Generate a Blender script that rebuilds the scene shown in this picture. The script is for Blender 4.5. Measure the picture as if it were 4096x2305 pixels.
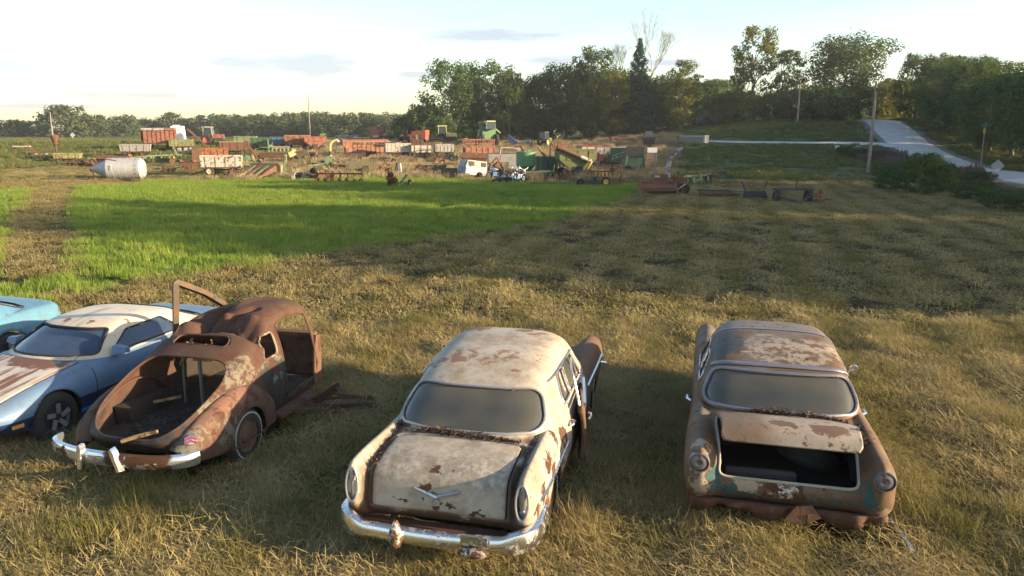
import bpy, bmesh, math, random
import numpy as np
from mathutils import Vector, Matrix, Euler, noise as mnoise

for o in list(bpy.data.objects):
    bpy.data.objects.remove(o)
R = math.radians
scene = bpy.context.scene
COL = scene.collection

# ------------------------------------------------------------------ camera
CAM_H, FPX, HOR = 3.884, 3037.0, 525.0            # height in m, focal length and horizon row in photo pixels (4096 wide)
PITCH = math.atan((1152.5 - HOR) / FPX)
cam_d = bpy.data.cameras.new('camera')
cam_d.sensor_width = 36.0
cam_d.lens = 36.0 * FPX / 4096.0
cam_d.clip_end = 6000
cam = bpy.data.objects.new('camera', cam_d)
COL.objects.link(cam)
cam.location = (0, 0, CAM_H)
cam.rotation_euler = (R(90) - PITCH, 0, 0)
scene.camera = cam

# ------------------------------------------------------------------ sky and sun
SUN_AZ, SUN_EL = R(105), R(13.0)                  # azimuth clockwise from the view direction (+Y)
world = bpy.data.worlds.new('World')
scene.world = world
world.use_nodes = True
wn, wl = world.node_tree.nodes, world.node_tree.links
wn.clear()
w_out = wn.new('ShaderNodeOutputWorld')
w_bg = wn.new('ShaderNodeBackground')
w_sky = wn.new('ShaderNodeTexSky')
w_sky.sky_type = 'NISHITA'
w_sky.sun_disc = False
w_sky.sun_elevation = SUN_EL
w_sky.sun_rotation = SUN_AZ
w_sky.altitude = 200
w_sky.air_density = 1.0
w_sky.dust_density = 1.2
w_sky.ozone_density = 1.0
w_bg.inputs['Strength'].default_value = 0.118


def wmath(op, a, b=None, c=None):
    n = wn.new('ShaderNodeMath')
    n.operation = op
    for i, v in enumerate((a, b, c)):
        if v is None:
            continue
        if isinstance(v, (int, float)):
            n.inputs[i].default_value = v
        else:
            wl.new(v, n.inputs[i])
    return n.outputs[0]


# flat evening cloud streaks: noise on a cloud deck (direction divided by its height)
w_tc = wn.new('ShaderNodeTexCoord')
w_sep = wn.new('ShaderNodeSeparateXYZ')
wl.new(w_tc.outputs['Generated'], w_sep.inputs[0])
zz = wmath('MAXIMUM', wmath('ADD', w_sep.outputs[2], 0.05), 0.03)
w_cmb = wn.new('ShaderNodeCombineXYZ')
wl.new(wmath('DIVIDE', w_sep.outputs[0], zz), w_cmb.inputs[0])
wl.new(wmath('DIVIDE', w_sep.outputs[1], zz), w_cmb.inputs[1])
w_map = wn.new('ShaderNodeMapping')
w_map.inputs['Scale'].default_value = (0.75, 0.62, 1)
w_map.inputs['Location'].default_value = (4.3, 2.2, 0)
wl.new(w_cmb.outputs[0], w_map.inputs[0])
w_nz = wn.new('ShaderNodeTexNoise')
w_nz.inputs['Scale'].default_value = 1.0
w_nz.inputs['Detail'].default_value = 6
w_nz.inputs['Roughness'].default_value = 0.52
wl.new(w_map.outputs[0], w_nz.inputs['Vector'])
w_cr = wn.new('ShaderNodeValToRGB')
w_cr.color_ramp.elements[0].position = 0.57
w_cr.color_ramp.elements[1].position = 0.68
wl.new(w_nz.outputs[0], w_cr.inputs[0])
w_fade = wn.new('ShaderNodeMapRange')
w_fade.inputs[1].default_value = 0.0
w_fade.inputs[2].default_value = 0.08
wl.new(w_sep.outputs[2], w_fade.inputs[0])
w_az = wmath('ARCTAN2', w_sep.outputs[0], w_sep.outputs[1])
w_bank = None
for (cpx, cpy, cw, ch) in ((1180, 258, 330, 52), (1000, 250, 160, 26), (530, 380, 230, 20), (90, 258, 170, 30), (1960, 140, 300, 26), (2250, 240, 160, 22), (220, 425, 200, 12), (1700, 300, 130, 14), (2650, 250, 160, 16)):
    a0 = math.atan((cpx - 2048) / FPX)
    e0 = math.sin(math.atan((1152.5 - cpy) / FPX) - PITCH) * math.cos(a0)
    da = wmath('DIVIDE', wmath('SUBTRACT', w_az, a0), cw / FPX)
    de = wmath('DIVIDE', wmath('SUBTRACT', w_sep.outputs[2], e0), ch / FPX)
    q = wmath('SUBTRACT', 1.0, wmath('ADD', wmath('MULTIPLY', da, da), wmath('MULTIPLY', de, de)))
    w_bank = q if w_bank is None else wmath('MAXIMUM', w_bank, q)
w_map2 = wn.new('ShaderNodeMapping')
w_map2.inputs['Scale'].default_value = (9, 9, 46)
wl.new(w_tc.outputs['Generated'], w_map2.inputs[0])
w_nz2 = wn.new('ShaderNodeTexNoise')
w_nz2.inputs['Scale'].default_value = 1.6
w_nz2.inputs['Detail'].default_value = 6
w_nz2.inputs['Roughness'].default_value = .6
wl.new(w_map2.outputs[0], w_nz2.inputs['Vector'])
w_bk = wn.new('ShaderNodeMapRange')
w_bk.interpolation_type = 'SMOOTHSTEP'
w_bk.inputs[1].default_value = .25
w_bk.inputs[2].default_value = 1.25
wl.new(wmath('ADD', wmath('MAXIMUM', w_bank, -1.0), wmath('MULTIPLY', wmath('SUBTRACT', w_nz2.outputs[0], .30), 2.2)), w_bk.inputs[0])
w_cov = wmath('MAXIMUM', wmath('MULTIPLY', wmath('MULTIPLY', w_cr.outputs[0], w_fade.outputs[0]), 0.2), wmath('MULTIPLY', w_bk.outputs[0], .66))
w_mul = wn.new('ShaderNodeMixRGB')
w_mul.blend_type = 'MIX'
w_mul.inputs[2].default_value = (1.78, 1.76, 2.28, 1)     # grey-violet cloud undersides, in the units of the sky texture
wl.new(w_cov, w_mul.inputs[0])
wl.new(w_sky.outputs[0], w_mul.inputs[1])
wl.new(w_mul.outputs[0], w_bg.inputs['Color'])
wl.new(w_bg.outputs[0], w_out.inputs['Surface'])

sun_d = bpy.data.lights.new('sun', 'SUN')
sun_d.energy = 5.0
sun_d.angle = R(0.55)
sun_d.color = (1.0, 0.77, 0.49)
sun = bpy.data.objects.new('sun', sun_d)
COL.objects.link(sun)
SUN_DIR = Vector((math.sin(SUN_AZ) * math.cos(SUN_EL), math.cos(SUN_AZ) * math.cos(SUN_EL), math.sin(SUN_EL)))
sun.rotation_euler = SUN_DIR.to_track_quat('Z', 'Y').to_euler()
sun.location = SUN_DIR * 60

vs = scene.view_settings
vs.view_transform = 'Standard'
vs.look = 'None'
vs.exposure = 1.56
vs.gamma = 1.0
vs.use_curve_mapping = False

scene.cycles.max_bounces = 4
scene.cycles.diffuse_bounces = 2
scene.cycles.glossy_bounces = 2
scene.cycles.transmission_bounces = 2
scene.cycles.transparent_max_bounces = 4
scene.cycles.caustics_reflective = False
scene.cycles.caustics_refractive = False

rng = np.random.default_rng(7)
random.seed(7)


# ------------------------------------------------------------------ terrain height
def sst(a, b, x):
    t = np.clip((np.asarray(x, float) - a) / (b - a), 0, 1)
    return t * t * (3 - 2 * t)


def gz(x, y):
    x = np.asarray(x, float)
    y = np.asarray(y, float)
    yy = np.clip(y, -1000, 128)
    z = np.where(yy > 75, 0.0007 * (yy - 75) ** 2, 0.0)
    z = z + 3.9 * sst(75, 142, y) * sst(8, 52, x) * (1 - 0.7 * sst(150, 330, y))
    z = z + 0.55 * sst(60, 95, x) * sst(20, 60, y)
    z = z + 0.10 * np.sin(x * .21 + 1.0) * np.sin(y * .17 + .4) * sst(12, 30, y)
    near = 1 - sst(30, 70, y)
    a = x * .965 - y * .26                       # across the mown swaths
    b = x * .26 + y * .965
    z = z + near * (0.040 * np.sin(a * 4.1 + 0.6 * np.sin(b * .5)) + 0.038 * np.sin(x * 7.3 + 1.3 * np.sin(y * 2.1)) * np.sin(y * 6.1 + x * 1.7)
                    + 0.028 * np.sin(x * 2.3 + y * 1.1 + 2) + 0.024 * np.sin(x * 13.1 + y * 5.3) * np.sin(y * 11.7 - x * 3.1)) - near * .02
    return z


def gpix(px, py):
    """world point where the ray through photo pixel (px, py) meets the terrain"""
    cp, sp = math.cos(PITCH), math.sin(PITCH)
    a, b = (px - 2048) / FPX, (py - 1152.5) / FPX
    d = np.array([a, cp - b * sp, -sp - b * cp])
    t = np.arange(3, 420, 0.2)
    X, Y, Z = d[0] * t, d[1] * t, CAM_H + d[2] * t
    hit = np.where(Z <= gz(X, Y))[0]
    i = hit[0] if len(hit) else len(t) - 1
    return float(X[i]), float(Y[i]), float(gz(X[i], Y[i]))


def ray_at(px, py, Y):
    """world point on the ray through a pixel at ground distance Y"""
    cp, sp = math.cos(PITCH), math.sin(PITCH)
    a, b = (px - 2048) / FPX, (py - 1152.5) / FPX
    t = Y / (cp - b * sp)
    return (a * t, Y, CAM_H + (-sp - b * cp) * t)


# ------------------------------------------------------------------ materials
class NT:
    def __init__(s, name):
        s.m = bpy.data.materials.new(name)
        s.m.use_nodes = True
        s.n, s.l = s.m.node_tree.nodes, s.m.node_tree.links
        s.b = s.n['Principled BSDF']

    def new(s, t, **k):
        n = s.n.new(t)
        for a, v in k.items():
            setattr(n, a, v)
        return n

    def put(s, n, i, v):
        if hasattr(v, 'is_linked') or isinstance(v, bpy.types.NodeSocket):
            s.l.new(v, n.inputs[i])
        elif v is not None:
            n.inputs[i].default_value = v

    def math(s, op, a, b=None, c=None, clamp=False):
        n = s.new('ShaderNodeMath', operation=op, use_clamp=clamp)
        for i, v in enumerate((a, b, c)):
            s.put(n, i, v)
        return n.outputs[0]

    def noise(s, vec, scale, detail=4, rough=.55, dist=0):
        n = s.new('ShaderNodeTexNoise')
        s.put(n, 'Vector', vec)
        s.put(n, 'Scale', scale)
        s.put(n, 'Detail', detail)
        s.put(n, 'Roughness', rough)
        s.put(n, 'Distortion', dist)
        return n.outputs[0]

    def ramp(s, f, stops, interp='LINEAR'):
        n = s.new('ShaderNodeValToRGB')
        e = n.color_ramp.elements
        n.color_ramp.interpolation = interp
        while len(e) < len(stops):
            e.new(0.5)
        for i, (p, c) in enumerate(stops):
            e[i].position = p
            e[i].color = (c, c, c, 1) if isinstance(c, (int, float)) else (*c, 1)
        s.put(n, 0, f)
        return n.outputs[0]

    def step(s, f, a, b):
        n = s.new('ShaderNodeMapRange', interpolation_type='SMOOTHSTEP')
        s.put(n, 0, f)
        n.inputs[1].default_value = a
        n.inputs[2].default_value = b
        return n.outputs[0]

    def mix(s, f, a, b, mode='MIX'):
        n = s.new('ShaderNodeMixRGB', blend_type=mode)
        s.put(n, 0, f)
        for i, c in ((1, a), (2, b)):
            s.put(n, i, (*c, 1) if isinstance(c, tuple) and len(c) == 3 else c)
        return n.outputs[0]

    def coord(s, which='Object'):
        return s.new('ShaderNodeTexCoord').outputs[which]

    def pos(s):
        return s.new('ShaderNodeNewGeometry').outputs['Position']

    def sep(s, v):
        n = s.new('ShaderNodeSeparateXYZ')
        s.put(n, 0, v)
        return n.outputs

    def scale(s, v, k):
        n = s.new('ShaderNodeMapping')
        s.put(n, 0, v)
        n.inputs['Scale'].default_value = k
        return n.outputs[0]

    def bump(s, h, strength=.3, dist=.02):
        n = s.new('ShaderNodeBump')
        n.inputs['Strength'].default_value = strength
        n.inputs['Distance'].default_value = dist
        s.put(n, 'Height', h)
        s.l.new(n.outputs[0], s.b.inputs['Normal'])

    def set(s, **k):
        for a, v in k.items():
            s.put(s.b, {'col': 'Base Color', 'rough': 'Roughness', 'metal': 'Metallic', 'spec': 'Specular IOR Level'}.get(a, a),
                  (*v, 1) if isinstance(v, tuple) and len(v) == 3 else v)
        return s.m


MATS = {}


def worn(name, col, rust=(.10, .046, .024), amount=.35, scale=3.0, rough=.6, dirt=.3):
    """farm machinery paint: faded, with rust blotches and dust"""
    if name in MATS:
        return MATS[name]
    t = NT(name)
    o = t.coord()
    rnd = t.new('ShaderNodeObjectInfo').outputs['Random']
    v = t.new('ShaderNodeVectorMath', operation='ADD')
    t.put(v, 0, o)
    k = t.math('MULTIPLY', rnd, 37.0)
    t.l.new(k, v.inputs[1])
    o = v.outputs[0]
    n1 = t.noise(o, scale, 6, .65)
    n2 = t.noise(o, scale * .5, 3)
    n3 = t.noise(t.scale(o, (8, 8, 1.2)), 1.6, 4)
    mask = t.step(t.math('ADD', n1, t.math('MULTIPLY', n3, .35)), .86 - .5 * amount, .95 - .5 * amount)
    c = t.mix(n2, tuple(x * .72 for x in col), tuple(min(1, x * 1.15) for x in col))
    c = t.mix(t.math('MULTIPLY', n3, dirt), c, (.22, .17, .11))
    c = t.mix(mask, c, t.mix(n1, tuple(x * .6 for x in rust), tuple(x * 1.7 for x in rust)))
    t.bump(n1, .25, .01)
    MATS[name] = t.set(col=c, rough=t.math('ADD', t.math('MULTIPLY', mask, .25), rough))
    return MATS[name]


def plain(name, col, rough=.7, metal=0.0, var=.25, scale=5.0):
    if name in MATS:
        return MATS[name]
    t = NT(name)
    n = t.noise(t.coord(), scale, 5)
    c = t.mix(n, tuple(x * (1 - var) for x in col), tuple(min(1, x * (1 + var)) for x in col))
    t.bump(n, .15, .01)
    MATS[name] = t.set(col=c, rough=rough, metal=metal)
    return MATS[name]


# ------------------------------------------------------------------ mesh helpers
class MB:
    """collects shapes and links them as ONE mesh object"""

    def __init__(s):
        s.v, s.f = [], []

    def add(s, v, f):
        k = len(s.v)
        s.v += [tuple(map(float, p)) for p in v]
        s.f += [tuple(int(i) + k for i in q) for q in f]
        return s

    def box(s, c, d, rot=(0, 0, 0), taper=(1, 1), shift=(0, 0)):
        """box centred at c with size d; the top is scaled by taper and moved by shift"""
        m = Euler(rot).to_matrix()
        P = []
        for z in (-.5, .5):
            kx, ky = (taper if z > 0 else (1, 1))
            sx, sy = (shift if z > 0 else (0, 0))
            for x, y in ((-.5, -.5), (.5, -.5), (.5, .5), (-.5, .5)):
                p = m @ Vector((x * d[0] * kx + sx, y * d[1] * ky + sy, z * d[2]))
                P.append((c[0] + p.x, c[1] + p.y, c[2] + p.z))
        return s.add(P, [(3, 2, 1, 0), (4, 5, 6, 7), (0, 1, 5, 4), (1, 2, 6, 5), (2, 3, 7, 6), (3, 0, 4, 7)])

    def bar(s, a, b, w, h=None, up=(0, 0, 1)):
        """square bar from a to b"""
        a, b = Vector(a), Vector(b)
        d = (b - a)
        L = d.length
        d.normalize()
        u = Vector(up)
        if abs(d.dot(u)) > .95:
            u = Vector((1, 0, 0))
        r = d.cross(u).normalized()
        u = r.cross(d)
        h = h or w
        P = []
        for q in (a, b):
            for i, j in ((-.5, -.5), (.5, -.5), (.5, .5), (-.5, .5)):
                P.append(q + r * (i * w) + u * (j * h))
        return s.add(P, [(0, 1, 2, 3), (7, 6, 5, 4), (0, 4, 5, 1), (1, 5, 6, 2), (2, 6, 7, 3), (3, 7, 4, 0)])

    def tube(s, pts, r, n=8, cap=True, closed=False):
        pts = [Vector(p) for p in pts]
        rs = r if hasattr(r, '__len__') else [r] * len(pts)
        P, F = [], []
        N = len(pts)
        u = None
        for i, p in enumerate(pts):
            if closed:
                d = pts[(i + 1) % N] - pts[i - 1]
            else:
                d = pts[min(i + 1, N - 1)] - pts[max(i - 1, 0)]
            if d.length < 1e-9:
                d = Vector((0, 0, 1))
            d.normalize()
            if u is None:
                u = d.orthogonal().normalized()
            u = (u - d * u.dot(d))
            if u.length < 1e-6:
                u = d.orthogonal()
            u.normalize()
            w = d.cross(u)
            for k in range(n):
                a = 2 * math.pi * k / n
                P.append(p + (u * math.cos(a) + w * math.sin(a)) * rs[i])
        m = N if closed else N - 1
        for i in range(m):
            j = (i + 1) % N
            for k in range(n):
                F.append((i * n + k, i * n + (k + 1) % n, j * n + (k + 1) % n, j * n + k))
        if cap and not closed:
            F.append(tuple(range(n - 1, -1, -1)))
            F.append(tuple((N - 1) * n + k for k in range(n)))
        return s.add(P, F)

    def lathe(s, prof, c=(0, 0, 0), axis=(1, 0, 0), n=20, cap=False):
        """revolve (along, radius) profile about an axis through c"""
        ax = Vector(axis).normalized()
        u = ax.orthogonal().normalized()
        if abs(ax.z) < .9:
            u = (Vector((0, 0, 1)) - ax * ax.z).normalized()
        w = ax.cross(u)
        c = Vector(c)
        P, F = [], []
        for t, r in prof:
            for k in range(n):
                a = 2 * math.pi * k / n
                P.append(c + ax * t + (u * math.cos(a) + w * math.sin(a)) * r)
        for i in range(len(prof) - 1):
            for k in range(n):
                F.append((i * n + k, i * n + (k + 1) % n, (i + 1) * n + (k + 1) % n, (i + 1) * n + k))
        if cap:
            F.append(tuple(range(n - 1, -1, -1)))
            F.append(tuple((len(prof) - 1) * n + k for k in range(n)))
        return s.add(P, F)

    def prism(s, poly, x0, x1, axis=0):
        """polygon given in the two other axes, extruded from x0 to x1 along axis"""
        n = len(poly)
        P = []
        for x in (x0, x1):
            for a, b in poly:
                P.append({0: (x, a, b), 1: (a, x, b), 2: (a, b, x)}[axis])
        F = [tuple(range(n - 1, -1, -1)), tuple(range(n, 2 * n))]
        for i in range(n):
            j = (i + 1) % n
            F.append((i, j, n + j, n + i))
        return s.add(P, F)

    def hull(s, bot, top):
        """closed loft between two loops of 3-D points"""
        n = len(bot)
        F = [tuple(range(n - 1, -1, -1)), tuple(range(n, 2 * n))]
        for i in range(n):
            j = (i + 1) % n
            F.append((i, j, n + j, n + i))
        return s.add(list(bot) + list(top), F)

    def build(s, name, mat, parent=None, smooth=35, loc=None, rot=None, thick=0, fixn=True):
        me = bpy.data.meshes.new(name)
        me.from_pydata(s.v, [], s.f)
        if fixn:
            bm = bmesh.new()
            bm.from_mesh(me)
            bmesh.ops.recalc_face_normals(bm, faces=bm.faces)
            bm.to_mesh(me)
            bm.free()
        me.validate()
        if smooth:
            me.polygons.foreach_set('use_smooth', [True] * len(me.polygons))
            me.set_sharp_from_angle(angle=R(smooth))
        me.materials.append(mat)
        o = bpy.data.objects.new(name, me)
        COL.objects.link(o)
        if parent:
            o.parent = parent
        if loc:
            o.location = loc
        if rot:
            o.rotation_euler = rot
        if thick:
            md = o.modifiers.new('thickness', 'SOLIDIFY')
            md.thickness = thick
            md.offset = -1
        return o


def tag(o, label=None, cat=None, group=None, kind=None):
    for k, v in (('label', label), ('category', cat), ('group', group), ('kind', kind)):
        if v:
            o[k] = v
    return o


def thing(name, label, cat, loc=(0, 0, 0), rz=0.0, group=None, rot=None):
    o = bpy.data.objects.new(name, None)
    o.empty_display_size = .2
    COL.objects.link(o)
    o.location = loc
    o.rotation_euler = rot or (0, 0, rz)
    return tag(o, label, cat, group)


def copy_tree(o, parent=None):
    c = o.copy()
    COL.objects.link(c)
    c.parent = parent
    for ch in list(o.children):
        copy_tree(ch, c)
    return c


def part(mb, name, mat, parent, **k):
    return mb.build(name, mat, parent, **k)
# ------------------------------------------------------------------ ground, road, driveway
def poly_mask(px, poly):
    """signed-ish inside test for arrays of points"""
    x, y = px
    ins = np.zeros(x.shape, bool)
    n = len(poly)
    for i in range(n):
        x0, y0 = poly[i]
        x1, y1 = poly[(i + 1) % n]
        c = ((y0 > y) != (y1 > y)) & (x < (x1 - x0) * (y - y0) / (y1 - y0 + 1e-12) + x0)
        ins ^= c
    return ins


def poly_dist(px, poly, closed=True):
    x, y = px
    d = np.full(x.shape, 1e9)
    n = len(poly)
    for i in range(n if closed else n - 1):
        x0, y0 = poly[i]
        x1, y1 = poly[(i + 1) % n]
        L = (x1 - x0) ** 2 + (y1 - y0) ** 2 + 1e-12
        t = np.clip(((x - x0) * (x1 - x0) + (y - y0) * (y1 - y0)) / L, 0, 1)
        d = np.minimum(d, np.hypot(x - x0 - t * (x1 - x0), y - y0 - t * (y1 - y0)))
    return d


def soft(px, poly, w):
    d = poly_dist(px, poly)
    s = np.where(poly_mask(px, poly), d, -d)
    return sst(-w, w, s)


def G2(pts):
    return [gpix(*p)[:2] for p in pts]


# outline of the green field, read off the photo and laid on the ground
FIELD = G2([(-250, 1300), (300, 1170), (700, 1115), (1150, 1045), (1500, 985), (1900, 935), (2120, 905), (2300, 870), (2420, 825), (2540, 770),
            (2600, 745), (2200, 738), (1900, 722), (1700, 712), (1450, 692), (1250, 668), (1000, 650), (720, 642), (640, 662), (650, 715), (560, 740), (280, 752), (-250, 770)])
TRACK = G2([(205, 752), (185, 800), (150, 900), (140, 1010), (150, 1110)])          # two-track lane beside the field
ROAD = [(30, 10), (34, 32), (39, 50), (44, 66), (48.5, 85), (53, 102), (58, 118), (61.5, 130), (63.5, 142), (64, 160), (62, 200)]
DRIVE = G2([(3600, 585), (3480, 577), (3300, 573), (3100, 571), (2960, 570), (2830, 566), (2740, 560)])
DRYBAND = G2([(0, 745), (500, 745), (900, 700), (700, 650), (300, 660), (0, 680)])


def bands(x, y):
    """where tall dry grass stands between the machines: 0..1"""
    b = sst(58, 64, y) * (1 - sst(128, 140, y)) * sst(-30, -22, x + (y - 60) * .18) * (1 - sst(9, 17, x - (y - 60) * .22))
    return b


xs = np.unique(np.concatenate([np.arange(-12, 12, .16), np.arange(-45, 60, .8), np.arange(-160, 160, 4), np.linspace(-3000, 3000, 61)]))
ys = np.unique(np.concatenate([np.arange(3, 20, .16), np.arange(20, 60, .5), np.arange(60, 150, 1.2), np.arange(-60, 260, 5), np.linspace(-600, 5000, 57)]))
GX, GY = np.meshgrid(xs, ys)
GZ = gz(GX, GY)
nx, ny = len(xs), len(ys)
gv = np.c_[GX.ravel(), GY.ravel(), GZ.ravel()]
ii = (np.arange(ny - 1)[:, None] * nx + np.arange(nx - 1)[None]).ravel()
gf = np.c_[ii, ii + 1, ii + nx + 1, ii + nx]
gm = bpy.data.meshes.new('ground')
gm.vertices.add(len(gv))
gm.vertices.foreach_set('co', gv.ravel())
gm.loops.add(gf.size)
gm.loops.foreach_set('vertex_index', gf.ravel().astype(np.int32))
gm.polygons.add(len(gf))
gm.polygons.foreach_set('loop_start', np.arange(0, gf.size, 4, dtype=np.int32))
gm.polygons.foreach_set('use_smooth', np.ones(len(gf), bool))
gm.update(calc_edges=True)
gp_ = (gv[:, 0], gv[:, 1])
green = soft(gp_, FIELD, 1.6)
green = sst(.30, .70, green + .35 * np.sin(gv[:, 0] * 2.1 + np.sin(gv[:, 1] * 1.3)) * np.sin(gv[:, 1] * 1.7) * (green < .99))
trk = 1 - sst(.9, 1.5, poly_dist(gp_, TRACK, False))
green = green * (1 - trk)
dry = bands(*gp_)
shoulder = 1 - sst(3.0, 4.6, poly_dist(gp_, ROAD, False))
far_g = sst(60, 72, gv[:, 1]) * (1 - dry)
for nm, arr in (('green', green), ('dry', dry), ('shoulder', shoulder), ('far', far_g)):
    a = gm.attributes.new(nm, 'FLOAT', 'POINT')
    a.data.foreach_set('value', arr.astype(np.float32))

t = NT('meadow_ground')


def attr(t, n):
    return t.new('ShaderNodeAttribute', attribute_name=n).outputs['Fac']


p = t.pos()
n_big = t.noise(p, .22, 4, .6)
n_mid = t.noise(p, 1.4, 5, .62)
n_fine = t.noise(t.scale(p, (1, 1, 1)), 14, 6, .7)
n_straw = t.noise(t.scale(p, (9, 30, 9)), 2.2, 5, .75, 1.5)
hay = t.ramp(n_mid, [(.3, (.016, .014, .007)), (.5, (.045, .037, .015)), (.72, (.10, .082, .036))])
hay = t.mix(t.math('MULTIPLY', t.step(n_straw, .45, .7), .6), hay, (.27, .21, .10))
hay = t.mix(t.math('MULTIPLY', t.step(n_big, .42, .66), .65), hay, (.060, .078, .018))
hay = t.mix(t.step(n_fine, .62, .42), hay, (.030, .026, .012))
rows = t.new('ShaderNodeTexWave', wave_type='BANDS', bands_direction='X')          # mower swaths running away from the cars
rows.inputs['Scale'].default_value = .19
rows.inputs['Distortion'].default_value = 5.0
rows.inputs['Detail'].default_value = 2
rows.inputs['Detail Scale'].default_value = .35
rmp = t.new('ShaderNodeMapping')
rmp.inputs['Rotation'].default_value = (0, 0, R(15))
t.l.new(p, rmp.inputs[0])
t.l.new(rmp.outputs[0], rows.inputs[0])
hay = t.mix(t.math('MULTIPLY', t.step(rows.outputs['Fac'], .35, .85), .25), hay, (.045, .052, .016))
grn = t.ramp(n_fine, [(.3, (.05, .085, .016)), (.7, (.12, .175, .03))])
grn = t.mix(t.math('MULTIPLY', n_big, .4), grn, (.085, .125, .022))
farc = t.ramp(t.noise(p, .35, 5, .65), [(.35, (.048, .066, .022)), (.65, (.105, .112, .042))])
dryc = t.ramp(t.noise(p, .5, 5, .65), [(.35, (.10, .085, .038)), (.65, (.18, .145, .07))])
c = t.mix(attr(t, 'far'), hay, farc)
c = t.mix(attr(t, 'dry'), c, dryc)
c = t.mix(attr(t, 'green'), c, grn)
c = t.mix(attr(t, 'shoulder'), c, t.mix(n_fine, (.10, .095, .08), (.26, .25, .22)))
t.bump(t.math('ADD', n_straw, n_fine), .7, .03)
t.set(col=c, rough=.95, spec=.1)
gm.materials.append(t.m)
ground = bpy.data.objects.new('ground', gm)
COL.objects.link(ground)
tag(ground, 'mown hay meadow with a green field rising to the farm yard', 'ground', kind='structure')


def ribbon(name, path, w, mat, lift=.05, n_across=7, seg=1.2, label=None, crown=.08, jag=.25):
    path = [Vector((x, y, 0)) for x, y in path]
    pts = []
    for i in range(len(path) - 1):
        p0, p1, p2, p3 = path[max(i - 1, 0)], path[i], path[i + 1], path[min(i + 2, len(path) - 1)]
        k = max(2, int((p2 - p1).length / seg))
        for j in range(k):
            s = j / k
            pts.append(.5 * ((2 * p1) + (p2 - p0) * s + (2 * p0 - 5 * p1 + 4 * p2 - p3) * s * s + (3 * p1 - p0 - 3 * p2 + p3) * s ** 3))
    pts.append(path[-1])
    mb = MB()
    V, F = [], []
    for i, q in enumerate(pts):
        d = (pts[min(i + 1, len(pts) - 1)] - pts[max(i - 1, 0)]).normalized()
        nrm = Vector((d.y, -d.x, 0))
        ww = w(i / len(pts)) if callable(w) else w
        jl, jr = [1 + jag * (mnoise.noise((i * .7, k, 3)) * .4) for k in (0, 9)]
        for k in range(n_across):
            s = -1 + 2 * k / (n_across - 1)
            e = q + nrm * (s * ww / 2 * (jl if s < 0 else jr))
            V.append((e.x, e.y, float(gz(e.x, e.y)) + lift + crown * (1 - s * s) - (.10 if abs(s) == 1 else 0)))
    for i in range(len(pts) - 1):
        for k in range(n_across - 1):
            a = i * n_across + k
            F.append((a, a + 1, a + n_across + 1, a + n_across))
    mb.add(V, F)
    o = mb.build(name, mat, None, smooth=60)
    tag(o, label, name.replace('_', ' '), kind='structure')
    return o


t = NT('gravel')
p = t.pos()
ng = t.noise(p, 22, 6, .75)
nl = t.noise(p, .8, 4, .6)
wheel = t.noise(t.scale(p, (1.3, .12, 1)), 1.2, 3)
c = t.mix(ng, (.30, .29, .275), (.56, .545, .515))
c = t.mix(t.math('MULTIPLY', t.step(nl, .45, .75), .5), c, (.36, .335, .29))
c = t.mix(t.math('MULTIPLY', t.step(wheel, .5, .7), .35), c, (.60, .59, .57))
t.bump(ng, .6, .03)
gravel_m = t.set(col=c, rough=.95, spec=.15)
ribbon('road', ROAD, 5.9, gravel_m, lift=.07, label='pale gravel county road curving up over the hill', crown=.12)
ribbon('driveway', DRIVE, lambda s: 4.2 - 3.1 * min(1, s * 3), gravel_m, lift=.06, label='white gravel driveway branching from the road')
# ------------------------------------------------------------------ grass: instanced tufts (stuff nobody could count)
def blade_mat(name, cols, trans=.25, rows=0.0):
    t = NT(name)
    g = t.new('ShaderNodeAttribute', attribute_name='hue').outputs['Fac']
    rnd = t.new('ShaderNodeObjectInfo').outputs['Random']
    p = t.pos()
    big = t.noise(p, .33, 3, .6)
    f = t.math('ADD', t.math('ADD', t.math('MULTIPLY', g, .62), t.math('MULTIPLY', rnd, .16)), t.math('MULTIPLY', t.math('SUBTRACT', big, .565), .85), clamp=True)
    if rows:                                              # mower swaths: straw on the windrows, regrowth between them
        wv = t.new('ShaderNodeTexWave', wave_type='BANDS', bands_direction='X')
        for kk, vv in (('Scale', .19), ('Distortion', 5.0), ('Detail', 2), ('Detail Scale', .35)):
            wv.inputs[kk].default_value = vv
        rmp = t.new('ShaderNodeMapping')
        rmp.inputs['Rotation'].default_value = (0, 0, R(15))
        t.l.new(p, rmp.inputs[0])
        t.l.new(rmp.outputs[0], wv.inputs[0])
        f = t.math('ADD', f, t.math('MULTIPLY', t.math('SUBTRACT', wv.outputs['Fac'], .45), rows), clamp=True)
    c = t.ramp(f, [(i / (len(cols) - 1), k) for i, k in enumerate(cols)])
    d = t.new('ShaderNodeBsdfDiffuse')
    tr = t.new('ShaderNodeBsdfTranslucent')
    t.put(d, 0, c)
    t.put(tr, 0, c)
    mx = t.new('ShaderNodeMixShader')
    mx.inputs[0].default_value = trans
    t.l.new(d.outputs[0], mx.inputs[1])
    t.l.new(tr.outputs[0], mx.inputs[2])
    out = [n for n in t.n if n.type == 'OUTPUT_MATERIAL'][0]
    t.l.new(mx.outputs[0], out.inputs[0])
    return t.m


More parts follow.
